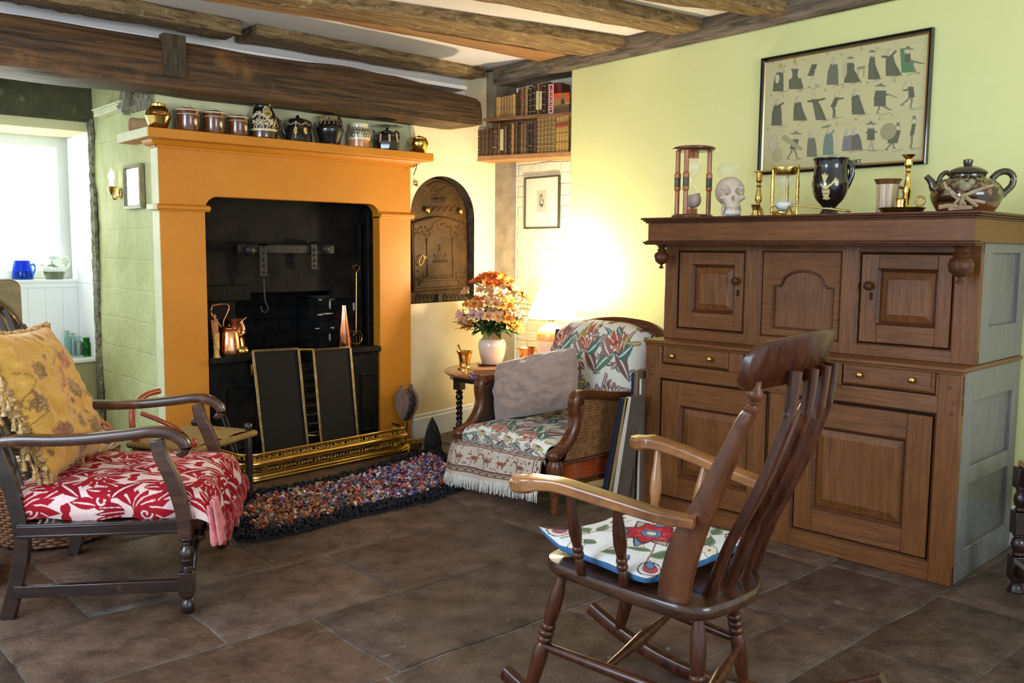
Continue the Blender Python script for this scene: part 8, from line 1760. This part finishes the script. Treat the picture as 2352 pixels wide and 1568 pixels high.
# ------------------------------------------------------------------ behind the red armchair
m_wick = M('brown_wicker', (.10, .035, .012), (.26, .11, .045), rough=.55, ns=30)
m_wickp = M('pale_wicker_rim', (.40, .28, .15), (.55, .42, .25), rough=.55, ns=30)
bk = np.array((1.06, 4.16)); t = T('wicker_log_basket', 'round brown wicker basket with a twisted handle behind the red armchair', 'basket', (bk[0], bk[1], 0))
w = MB(); N = 56
def wv(j):
    z = .02 + .0125 * j; R_ = .215 + .05 * (z / .40)
    w.tube([((R_ + .007 * (1 if (k + j) % 2 else -1)) * math.cos(2 * math.pi * k / N), (R_ + .007 * (1 if (k + j) % 2 else -1)) * math.sin(2 * math.pi * k / N), z + .0015 * math.sin(k)) for k in range(N + 1)], .0068, 5, cap=False)
for j in range(30): wv(j)
w.lathe([(.001, .01), (.21, .01), (.215, .02), (.001, .02)], 30); mesh('basket_weave', w, m_wick, t, smooth=60)
w = MB()
for q_ in range(3): w.tube([((.268 + .009 * math.cos(k * .9 + q_ * 2.1)) * math.cos(2 * math.pi * k / 60), (.268 + .009 * math.cos(k * .9 + q_ * 2.1)) * math.sin(2 * math.pi * k / 60), .402 + .009 * math.sin(k * .9 + q_ * 2.1)) for k in range(61)], .007, 6, cap=False)
mesh('braided_rim', w, m_wickp, t, smooth=60)
w = MB(); hd = math.radians(-22); 
for q_ in range(2): w.tube([((.255 * math.cos(a)) * math.cos(hd) + .009 * math.cos(a * 14 + q_ * 3.14), (.255 * math.cos(a)) * math.sin(hd) + .004, .39 + .155 * math.sin(a) + .009 * math.sin(a * 14 + q_ * 3.14)) for a in np.linspace(0, math.pi, 60)], .010, 6)
mesh('twisted_handle', w, M('red_brown_cane', (.34, .10, .03), (.45, .17, .06), rough=.45, ns=20), t, smooth=60)
m_rush = M('woven_rush', (.30, .17, .04), (.46, .30, .09), rough=.8, ns=30, st=(1, 14, 1), bump=.8, bs=40); m_redp = M('red_stained_wood', (.28, .025, .010), (.40, .05, .015), rough=.3, coat=.5)
st = (1.68, 4.15); t = T('rush_seat_chair', 'small red stained chair with a rush seat between the red armchair and the fireplace', 'chair', (st[0], st[1], 0), math.radians(28))
w = MB(); w.grid(lambda u, v: ((u - .5) * .44, (v - .5) * .36, .352 + .018 * (1 - abs(2 * u - 1) ** 4) - .014 * max(0, 1 - 2 * min(abs(u - .5), abs(v - .5)) * 4)), 44, 36); b = len(w.v); w.v += [(x, y, z - .035) for x, y, z in w.v]; w.f += [tuple(b + q_ for q_ in f)[::-1] for f in w.f]; w.m += [0] * (len(w.f) - len(w.m)); w.tube([(-.22, -.18, .345), (.22, -.18, .345), (.22, .18, .345), (-.22, .18, .345), (-.22, -.18, .345)], .016, 8); mesh('rush_seat', w, m_rush, t, smooth=60)
for x, y in ((-.2, -.16), (.2, -.16), (-.2, .16), (.2, .16)): mesh('leg', MB().lathe([(.012, 0), (.016, .02), (.013, .05), (.018, .10), (.014, .14), (.019, .2), (.015, .26), (.017, .34), (.012, .355), (.019, .37), (.017, .392), (.001, .40)], 14, (x, y, 0)), m_redp if x < 0 else m_dark, t, smooth=60)
for a, b in (((-.2, -.16, .12), (.2, -.16, .12)), ((-.2, .16, .16), (.2, .16, .16)), ((.2, -.16, .2), (.2, .16, .2)), ((-.2, -.16, .2), (-.2, .16, .2))): turned(a, b, [(0, .007), (.5, .011), (1, .007)], 'stretcher', m_dark, t)
w = MB(); w.tube(catmull([(-.205, .16, .36), (-.21, .17, .45), (-.18, .185, .52), (-.09, .195, .555), (.0, .197, .56)], 5), .014, 8); w.tube(catmull([(-.205, -.16, .36), (-.215, -.10, .43), (-.22, .0, .47), (-.2, .12, .49)], 5), .011, 8); mesh('bent_back', w, m_redp, t, smooth=60)
# panelled settle end with rounded corner, far left
m_sett = M('olive_brown_board', (.115, .085, .022), (.19, .14, .045), rough=.45, ns=4, st=(1, 1, 5), coat=.2)
q_ = ony(48, 650, 4.62); t = T('settle_back', 'plain rounded wooden settle back standing at the left under the window', 'settle', (0, 4.62, 0))
x1_ = q_[0]; z1_ = ony(40, 641, 4.62)[2]; r = .045
w = MB(); pts = [(.35, .0), (x1_, 0)] + [(x1_ - r + r * math.cos(a), z1_ - r + r * math.sin(a)) for a in np.linspace(0, H2, 9)] + [(.35, z1_)]; w.prism(pts, 0, .03, 'y'); mesh('back_board', w, m_sett, t, bevel=.006)
w = MB(); w.box(.35, x1_ - .3, -.16, 0, .36, .40); mesh('settle_seat', w, m_sett, t, bevel=.004)
p = onz(0, 1340); w = MB(); w.box(-.30, .0, -.16, .14, 0, .135); w.box(-.29, -.01, -.15, .13, .135, .14)
solo('pale_wooden_box', w, M('pale_pine', (.55, .36, .17), (.66, .46, .25), rough=.6, ns=5, st=(1, 9, 9)), 'pale pine box just showing at the left edge behind the red armchair', 'box', loc=(onz(12, 1340)[0], onz(12, 1340)[1] + .12, 0), rz=math.radians(-12), bevel=.003)

# ------------------------------------------------------------------ window ledge glass
def glassm(n, c, r=.03, a=None): return M(n, c, rough=r, trans=.92, ior=1.3, spec=.6)
m_bg = glassm('blue_glass', (.02, .16, .85)); m_gg = glassm('bright_green_glass', (.04, .45, .04)); m_aq = glassm('aqua_glass', (.55, .85, .76)); m_ag2 = glassm('pale_aqua_glass', (.70, .90, .84)); m_jg = M('pale_green_white_glaze', (.70, .76, .60), rough=.15, coat=.6)
def onw(px, y, z): p = ony(px, 700, y); return np.array((p[0], y, z))
ZS_ = ZSILL + .022
p = onw(55, 6.24, ZS_); s_ = mpp(p); t = T('blue_glass_jug', 'cobalt blue glass jug on the window sill', 'jug', tuple(p))
w = MB(); w.lathe([(.001, 0)] + [(r * s_, zrow(p, py) - zrow(p, 641)) for r, py in ((22, 641), (23, 635), (21, 620), (17, 603), (16, 598), (14.5, 598), (15, 606), (19, 622), (20, 636))] + [(.001, .008)], 32); mesh('jug_body', w, m_bg, t, smooth=50)
Q = lambda px, py, c=55: ((px - c) * s_, 0, zrow(p, py) - zrow(p, 641))
w = MB(); w.tube(catmull([Q(71, 612), Q(78, 606), Q(82, 615), Q(78, 628), Q(74, 635)], 5), .0055, 8); mesh('handle', w, m_bg, t, smooth=60)
p = onw(128, 6.22, ZS_); s_ = mpp(p); t = T('pottery_jug', 'white and grey-green pottery jug with a dark triangle on the window sill', 'jug', tuple(p))
FACE = 5.3
def pt(P, R): H = .18; P.rect(-9, 9, 0, .05, (.16, .18, .10)); P.poly([(-.03, .085), (.045, .075), (.0, .115)], (.20, .24, .18))
lathe_paint('jug_body', [(.001, 0)] + [(r * s_, zrow(p, py) - zrow(p, 642)) for r, py in ((18, 642), (20, 637), (24, 622), (22, 610), (14, 603), (12, 597), (14, 590), (12, 590), (11, 600))], (.74, .80, .70), pt, t, n=80, steps=60)
Q = lambda px, py, c=128: ((px - c) * s_, 0, zrow(p, py) - zrow(p, 642))
w = MB(); w.tube(catmull([Q(142, 598), Q(154, 592), Q(162, 602), Q(158, 616), Q(150, 624)], 5), .007, 8); mesh('handle', w, m_jg, t, smooth=60)
w = MB(); w.tube(catmull([Q(108, 612), Q(102, 608), Q(100, 612)], 4), [.008 - .0006 * k for k in range(9)], 8); mesh('spout', w, m_jg, t, smooth=60)
for px, w_, h0, h1, mm, lab, yy in ((152, 7.5, 753, 811, m_aq, 'tall pale aqua glass bottle, leftmost on the low window ledge', 6.08), (164, 7, 757, 811, m_ag2, 'slim clear aqua bottle second from the left on the low ledge', 6.02), (176, 10, 765, 812, m_ag2, 'small clear aqua bottle beside the green one on the low ledge', 5.98), (195, 13, 768, 810, m_gg, 'bright green squat glass bottle on the low window ledge', 6.0)):
    p = onw(px, yy, ZL); s_ = mpp(p); h = zrow(p, h0) - zrow(p, h1); k = w_ * s_
    w = MB(); nk = k * (.52 if w_ > 9 else .6); w.lathe([(.001, .004), (k * .9, 0), (k, .006), (k, h * .66), (k * .9, h * .73), (nk, h * .78), (nk, h * .95), (nk * 1.25, h * .96), (nk * 1.25, h), (nk * .8, h), (nk * .75, h * .78), (k * .9, h * .66), (k * .9, .012), (.001, .010)], 28)
    solo('glass_bottle', w, mm, lab, 'bottle', loc=tuple(p), smooth=50, group='old bottles on the low window ledge')
# ------------------------------------------------------------------ bookshelves across the corner
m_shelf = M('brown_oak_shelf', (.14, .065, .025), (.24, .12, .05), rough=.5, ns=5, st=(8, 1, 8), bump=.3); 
m_shelfo = M('lamplit_oak_shelf', (.34, .15, .05), (.46, .22, .08), rough=.5, ns=5, st=(8, 1, 8))  # orange lamp light from below put into the shelf's colour
BP0 = pl(1093, 367, OW_P - OW_N * .0, OW_N)
ar2 = RW_P + RW_D * ((ar - RW_P) @ RW_D + .06) + RW_N * .02
BS_D = _n(np.array((BP0[0] - ar2[0], BP0[1] - ar2[1], 0))); BS_N = np.array((-BS_D[1], BS_D[0], 0))
if BS_N[0] < 0: BS_N = -BS_N                      # away from the room
def bs(px, py, o=0): return pl(px, py, ar2 + BS_N * o, BS_N)
def su(P): return (np.array(P) - ar2) @ BS_D       # distance along the shelf from the arris end
zL = bs(1200, 353)[2]; zU = bs(1220, 263)[2]
LEN = su(BP0) + .0
bsa = math.atan2(BS_D[1], BS_D[0])
def shelf(name, z, th, u0_, u1_, mats, label):
    w = MB(); q_ = [ar2 + BS_D * u0_, ar2 + BS_D * u1_, ar2 + BS_D * (u1_ + .0) + BS_N * .19, ar2 + BS_D * u0_ + BS_N * .19]; w.prism([tuple(p[:2]) for p in q_], z - th, z, 'z'); return solo(name, w, mats, label, 'shelf', bevel=.003)
shelf('book_shelf', zL, .034, -.05, LEN - .004, m_shelfo, 'lower wooden bookshelf above the stone pier, lit orange brown underneath')
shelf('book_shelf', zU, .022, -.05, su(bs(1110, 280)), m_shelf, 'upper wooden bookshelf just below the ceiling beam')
BC = {}
def bmat(c):
    k = tuple(round(x, 3) for x in c)
    if k not in BC: BC[k] = M('book_leather_%d' % len(BC), tuple(x * .65 for x in c), tuple(min(1, x * 1.25) for x in c), rough=.55, ns=26, bump=.3, bs=90)
    return BC[k]
m_gilt = M('gilt_tooling', (.62, .44, .15), rough=.35, metal=.7); m_lab = M('red_leather_label', (.28, .03, .015), rough=.5); m_paperl = M('cream_spine_label', (.55, .46, .24), rough=.8)
def sbook(pxa, pxb, pyt, pyb, z, col, label, grp=None, bands=4, gilt=0, extra=None, sink=.006, depth=.13, lean=0):
    a, b = bs(pxa, pyb, sink), bs(pxb, pyb, sink); ua, ub = su(a), su(b); wd = abs(ub - ua) * .985; uc_ = (ua + ub) / 2; h = max(.05, bs((pxa + pxb) / 2, pyt, sink)[2] - z)
    o_ = ar2 + BS_D * uc_ + BS_N * sink; t = T('book', label, 'book', (o_[0], o_[1], z), bsa + math.pi, grp)
    # local x runs along the row, local y: -y towards the room
    w = MB(); sg = -1 if (np.array((math.sin(bsa), -math.cos(bsa))) @ -BS_N[:2]) > 0 else 1
    sec = [(-wd / 2, depth), (-wd / 2, .004), (-wd / 2 + .004, .0008), (0, -.003), (wd / 2 - .004, .0008), (wd / 2, .004), (wd / 2, depth), (wd / 2 - .003, depth), (wd / 2 - .003, .008), (-wd / 2 + .003, .008), (-wd / 2 + .003, depth)]
    w.prism([(x, y * FL_) for x, y in sec], 0, h)
    for k in range(bands): zz_ = h * (k + 1) / (bands + 1); w.tube([(-wd / 2, .004 * FL_, zz_), (-wd * .25, -.003 * FL_, zz_), (wd * .25, -.003 * FL_, zz_), (wd / 2, .004 * FL_, zz_)], .0022, 5)
    cv = mesh('cover', w, bmat(col), t, smooth=40)
    w = MB(); w.box(-wd / 2 + .003, wd / 2 - .003, *sorted((.008 * FL_, (depth - .004) * FL_)), .004, h - .004); mesh('pages', w, m_pages, t, smooth=0)
    if gilt:
        w = MB()
        for k in range(gilt): zz_ = h * (k + .5) / gilt; w.box(-wd / 2 + .002, wd / 2 - .002, *sorted((-.0042 * FL_, .0 * FL_)), zz_ - .0016, zz_ + .0016)
        mesh('gilt_lines', w, m_gilt, t)
    if extra:
        mt_, f0, f1 = extra; w = MB(); w.box(-wd / 2 + .002, wd / 2 - .002, *sorted((-.0046 * FL_, .0 * FL_)), h * f0, h * f1); mesh('spine_label', w, mt_, t)
    return t
_l = np.array((-math.sin(bsa + math.pi), math.cos(bsa + math.pi))); FL_ = 1 if _l @ BS_N[:2] > 0 else -1
k_ = 7.842; X = lambda c: 1080 + c / k_; Yp = lambda c: 180 + c / k_
BRN, DBR, TAN, DK, OLV, GLD, MID = (.10, .048, .018), (.060, .028, .011), (.30, .17, .06), (.028, .015, .008), (.24, .15, .045), (.44, .27, .07), (.16, .085, .032)
low = [(95, 185, 930, BRN, 'brown calf book at the far left end of the lower shelf', 5), (185, 252, 930, BRN, 'brown calf volume second from the left on the lower shelf', 4), (252, 320, 925, BRN, 'brown calf volume third from the left on the lower shelf', 4), (322, 395, 890, DBR, 'dark brown book fourth from the left on the lower shelf', 4), (400, 482, 820, BRN, 'wide tall brown book with square spine panels on the lower shelf', 5), (485, 535, 820, MID, 'narrow brown book just left of the one with a cream label', 4),
       (537, 602, 852, DBR, 'book with a long cream paper label on its spine', 0), (605, 652, 855, MID, 'brown book just right of the one with a cream label', 4), (656, 690, 830, DK, 'thin black book left of the narrow gap-gilt spine on the lower shelf', 4), (692, 722, 830, DBR, 'thin dark book with worn pale edge, middle left of the lower shelf', 5), (726, 782, 810, TAN, 'mottled tan book between dark ones on the lower shelf', 4), (797, 845, 785, BRN, 'tallest brown book in the middle of the lower shelf', 4),
       (850, 888, 825, DK, 'thin black-brown book right of the tallest middle one', 3), (890, 948, 820, MID, 'plain mid-brown book in the middle of the lower shelf', 3), (950, 1006, 800, MID, 'mid-brown book with a rubbed spine near the middle of the lower shelf', 4), (1008, 1050, 810, DBR, 'dark brown thin book right of the rubbed one on the lower shelf', 4), (1053, 1112, 800, DK, 'black ribbed book on the lower shelf', 6), (1116, 1190, 782, DBR, 'dark mottled book just left of the olive gilt set', 3)]
for a, b, tp, c, lab, bd in low:
    bot = 1420 - (a - 95) * .108
    sbook(X(a), X(b), Yp(tp), Yp(bot), zL, c, lab, None, bd, 2 if bd > 4 else 0, (m_paperl, .16, .88) if 'cream paper' in lab else None)
for a, b, tp in ((1196, 1255, 705), (1257, 1318, 700), (1320, 1380, 685), (1382, 1445, 675), (1447, 1528, 660)): sbook(X(a), X(b), Yp(tp), Yp(1300 - (a - 1195) * .11), zL, OLV, 'tall olive-gold book of the gilt-banded set on the lower shelf', 'olive gilt-banded set', 0, 8)
for a, b, tp in ((1534, 1592, 690), (1594, 1645, 685), (1647, 1698, 675), (1700, 1764, 660)): sbook(X(a), X(b), Yp(tp), Yp(1262 - (a - 1532) * .11), zL, GLD, 'golden tan book with a red label in the set beside the wall', 'golden tan set with red labels', 3, 0, (m_lab, .70, .82))
up = [(455, 545, 342, GLD, 'wide tan vellum book at the left end of the upper shelf', 0), (547, 600, 335, TAN, 'tan book second from the left on the upper shelf', 0), (602, 652, 322, TAN, 'tan book third from the left on the upper shelf', 0), (653, 700, 316, TAN, 'tan book fourth from the left on the upper shelf', 0), (701, 750, 305, TAN, 'tan book fifth from the left on the upper shelf', 0), (752, 812, 282, GLD, 'pale tan book sixth from the left on the upper shelf', 0), (814, 858, 256, DBR, 'reddish dark book right of the six tan ones on the upper shelf', 5), (860, 893, 200, DBR, 'narrow tall dark brown book on the upper shelf', 4), (896, 966, 160, MID, 'tan-brown book with a dark red label on the upper shelf', 4),
      (977, 1030, 180, TAN, 'rough tan book standing between gaps on the upper shelf', 3), (1046, 1110, 140, DK, 'dark ribbed gilt book, first of the dark ones on the upper shelf', 6), (1115, 1180, 100, DK, 'dark ribbed gilt book, second of the dark ones on the upper shelf', 6), (1185, 1245, 92, MID, 'dark book with a peeling pale spine on the upper shelf', 2), (1248, 1295, 95, DBR, 'slim dark brown book right of the peeling spine on the upper shelf', 4), (1300, 1360, 80, DK, 'tall dark book with silvery bands on the upper shelf', 7), (1364, 1412, 62, DBR, 'tall plain dark book left of the red one on the upper shelf', 0)]
for a, b, tp, c, lab, bd in up:
    bot = 722 - (a - 455) * .148; sbook(X(a), X(b), Yp(tp), Yp(bot), zU, c, lab, None, bd, 5 if bd > 5 else 0, (m_lab, .62, .72) if 'dark red label' in lab else ((m_paperl, .15, .75) if 'peeling' in lab else None))
t = sbook(X(1418), X(1498), Yp(108), Yp(572), zU, (.40, .020, .012), 'bright red book with a white edge line and white lettering on its spine', None, 0, 0)
m_wht = M('white_edge_line', (.75, .68, .62), rough=.7)
hh = bs(X(1458), Yp(108), .006)[2] - zU; wd = abs(su(bs(X(1418), 230)) - su(bs(X(1498), 230)))
w = MB(); e_ = -.0052 * FL_
for x0_, x1_, z0_, z1_ in ((-wd / 2, -wd / 2 + .004, 0, hh), (wd / 2 - .004, wd / 2, 0, hh), (-wd / 2, wd / 2, 0, .004), (-wd / 2, wd / 2, hh - .004, hh)): w.box(x0_, x1_, *sorted((e_, .002 * FL_)), z0_, z1_)
for k in range(9): zz_ = hh * (.12 + .085 * k); w.box(-.004 + (k % 3) * .001, .006, *sorted((e_, .0)), zz_, zz_ + .004 + (k % 2) * .004)
mesh('white_lines', w, m_wht, t)
t = sbook(X(1500), X(1640), Yp(75), Yp(540), zU, (.17, .018, .010), 'large dark red-brown book behind the horizontal pile', None, 0, 0, None, .05)
def pbook(z, h, c, label, band, ua, ub):
    o_ = ar2 + BS_D * (ua + ub) / 2 + BS_N * .012; L_ = abs(ua - ub); t = T('book', label, 'book', (o_[0], o_[1], z), bsa + math.pi)
    w = MB(); D = .1; w.box(-L_ / 2, L_ / 2, *sorted((0, D * FL_)), 0, .004); w.box(-L_ / 2, L_ / 2, *sorted((0, D * FL_)), h - .004, h); w.box(-L_ / 2, L_ / 2, *sorted((-.003 * FL_, .005 * FL_)), 0, h); mesh('cover', w, bmat(c), t, bevel=.002)
    w = MB(); w.box(-L_ / 2 + .004, L_ / 2 - .004, *sorted((.005 * FL_, (D - .004) * FL_)), .004, h - .004); mesh('pages', w, m_pages, t)
    if band: w = MB(); w.box(L_ * .08 - .012, L_ * .08 + .012, *sorted((-.0042 * FL_, 0)), .002, h - .002); mesh('spine_label', w, band, t)
ua, ub = su(bs(X(1505), Yp(400), .012)), su(bs(X(1790), Yp(400), .012)); zz1 = bs(X(1640), Yp(545), .012)[2]; zz2 = bs(X(1640), Yp(478), .012)[2]; zz3 = bs(X(1640), Yp(375), .012)[2]; zz4 = bs(X(1640), Yp(262), .012)[2]
pbook(zU, zz2 - zU, (.14, .08, .03), 'brown book lying at the bottom of the horizontal pile, upper shelf', None, ua, ub); pbook(zz2, zz3 - zz2, (.34, .19, .06), 'tan book lying in the middle of the horizontal pile, upper shelf', M('dark_spine_label', (.06, .03, .015), rough=.5), ua, ub); pbook(zz3, zz4 - zz3, (.62, .09, .02), 'orange-red book lying on top of the horizontal pile, upper shelf', M('olive_gilt_label', (.22, .16, .03), rough=.4), ua, ub)
# ------------------------------------------------------------------ rag rug on the hearth
RUG = [onz(*q)[:2] for q in ((512, 1180), (522, 1222), (548, 1246), (600, 1244), (700, 1222), (800, 1194), (900, 1172), (1000, 1150), (1092, 1113), (1102, 1092), (1060, 1066), (1012, 1042), (960, 1043), (930, 1053), (840, 1082), (720, 1112), (600, 1134), (545, 1146))]
RUG = np.array(RUG); cR = RUG.mean(0)
def inr(p, P):
    ins = False; j = len(P) - 1
    for i in range(len(P)):
        (xi, yi), (xj, yj) = P[i], P[j]
        if (yi > p[1]) != (yj > p[1]) and p[0] < (xj - xi) * (p[1] - yi) / (yj - yi) + xi: ins = not ins
        j = i
    return ins
def dist_edge(p):
    d = 9
    for i in range(len(RUG)):
        a, b = RUG[i], RUG[(i + 1) % len(RUG)]; t = max(0, min(1, ((p - a) @ (b - a)) / ((b - a) @ (b - a)))); d = min(d, np.linalg.norm(p - a - (b - a) * t))
    return d
m_rag = M('cloth_rags', (1, 1, 1), (.8, .8, .8), rough=.95, ns=60, attr=True)
m_back = M('rug_backing', (.012, .010, .012), rough=.95)
rg_ = T('rag_rug', 'multicoloured clipped rag rug with a black border before the brass fender', 'rug', (0, 0, 0))
w = MB(); w.prism([tuple(p) for p in RUG], .001, .010); mesh('rug_backing', w, m_back, rg_)
WARM = [(.30, .12, .04), (.42, .10, .03), (.20, .08, .03), (.50, .30, .15), (.36, .22, .12), (.08, .04, .03), (.05, .03, .03), (.46, .05, .02), (.25, .16, .07), (.14, .09, .05), (.10, .09, .07), (.5, .35, .2), (.10, .12, .10), (.30, .05, .03)]
COOL = [(.50, .42, .45), (.10, .11, .40), (.05, .06, .22), (.60, .50, .50), (.55, .06, .04), (.50, .15, .08), (.30, .28, .45), (.62, .40, .32), (.14, .07, .10), (.65, .58, .56), (.45, .08, .10), (.09, .08, .14), (.20, .20, .36)]
BLK = [(.006, .006, .010), (.012, .012, .018), (.018, .016, .02), (.008, .009, .016)]
r_ = random.Random(21); x0, y0 = RUG.min(0); x1, y1 = RUG.max(0)
rag = MB(); rc_ = []; bdr = MB(); bc_ = []
def strip(mb, cl, p, L_, wd, cols, hgt):
    a = r_.uniform(0, 6.28); d = np.array((math.cos(a), math.sin(a), 0)); s = np.array((-d[1], d[0], 0)); tl = r_.uniform(-.5, .5); c = r_.choice(cols); f = r_.uniform(.7, 1.25)
    b = np.array((p[0], p[1], .008)); up = hgt * r_.uniform(.6, 1.2); P = [b - d * L_ * .15, b + d * L_ * .15 + np.array((0, 0, up * .75)), b + d * L_ * .55 + np.array((0, 0, up)), b + d * L_ + np.array((0, 0, up * r_.uniform(.35, .95)))]
    vs = []
    for i, q in enumerate(P): k = wd * (1, 1.1, 1, .6)[i]; z_ = np.array((0, 0, tl * k)); vs += [q - s * k - z_, q + s * k + z_]
    mb.add(vs, [(0, 1, 3, 2), (2, 3, 5, 4), (4, 5, 7, 6)]); cl.extend([tuple(x * f for x in c)] * 8)
n = 0
while n < 5200:
    p = np.array((r_.uniform(x0, x1), r_.uniform(y0, y1)))
    if not inr(p, RUG): continue
    d = dist_edge(p); edge_ = .105 + .02 * vnoise((p[0] * 4, p[1] * 4, 0)); n += 1
    if d < edge_: strip(bdr, bc_, p, r_.uniform(.022, .036), r_.uniform(.004, .007), BLK, .022)
    else:
        t = (p[0] - 2.35) / .9 + .5 * vnoise((p[0] * 2.5, p[1] * 2.5, 3)); strip(rag, rc_, p, r_.uniform(.024, .042), r_.uniform(.0045, .009), COOL if r_.random() < max(.06, min(.94, .5 + t)) else WARM, .026)
o = mesh('clipped_rags', rag, m_rag, rg_, cols=np.array(rc_), smooth=0, fix=False); o['kind'] = 'stuff'
o = tag(mesh('black_border', bdr, m_rag, rg_, cols=np.array(bc_), smooth=0, fix=False), 'black rag border', None); o['kind'] = 'stuff'
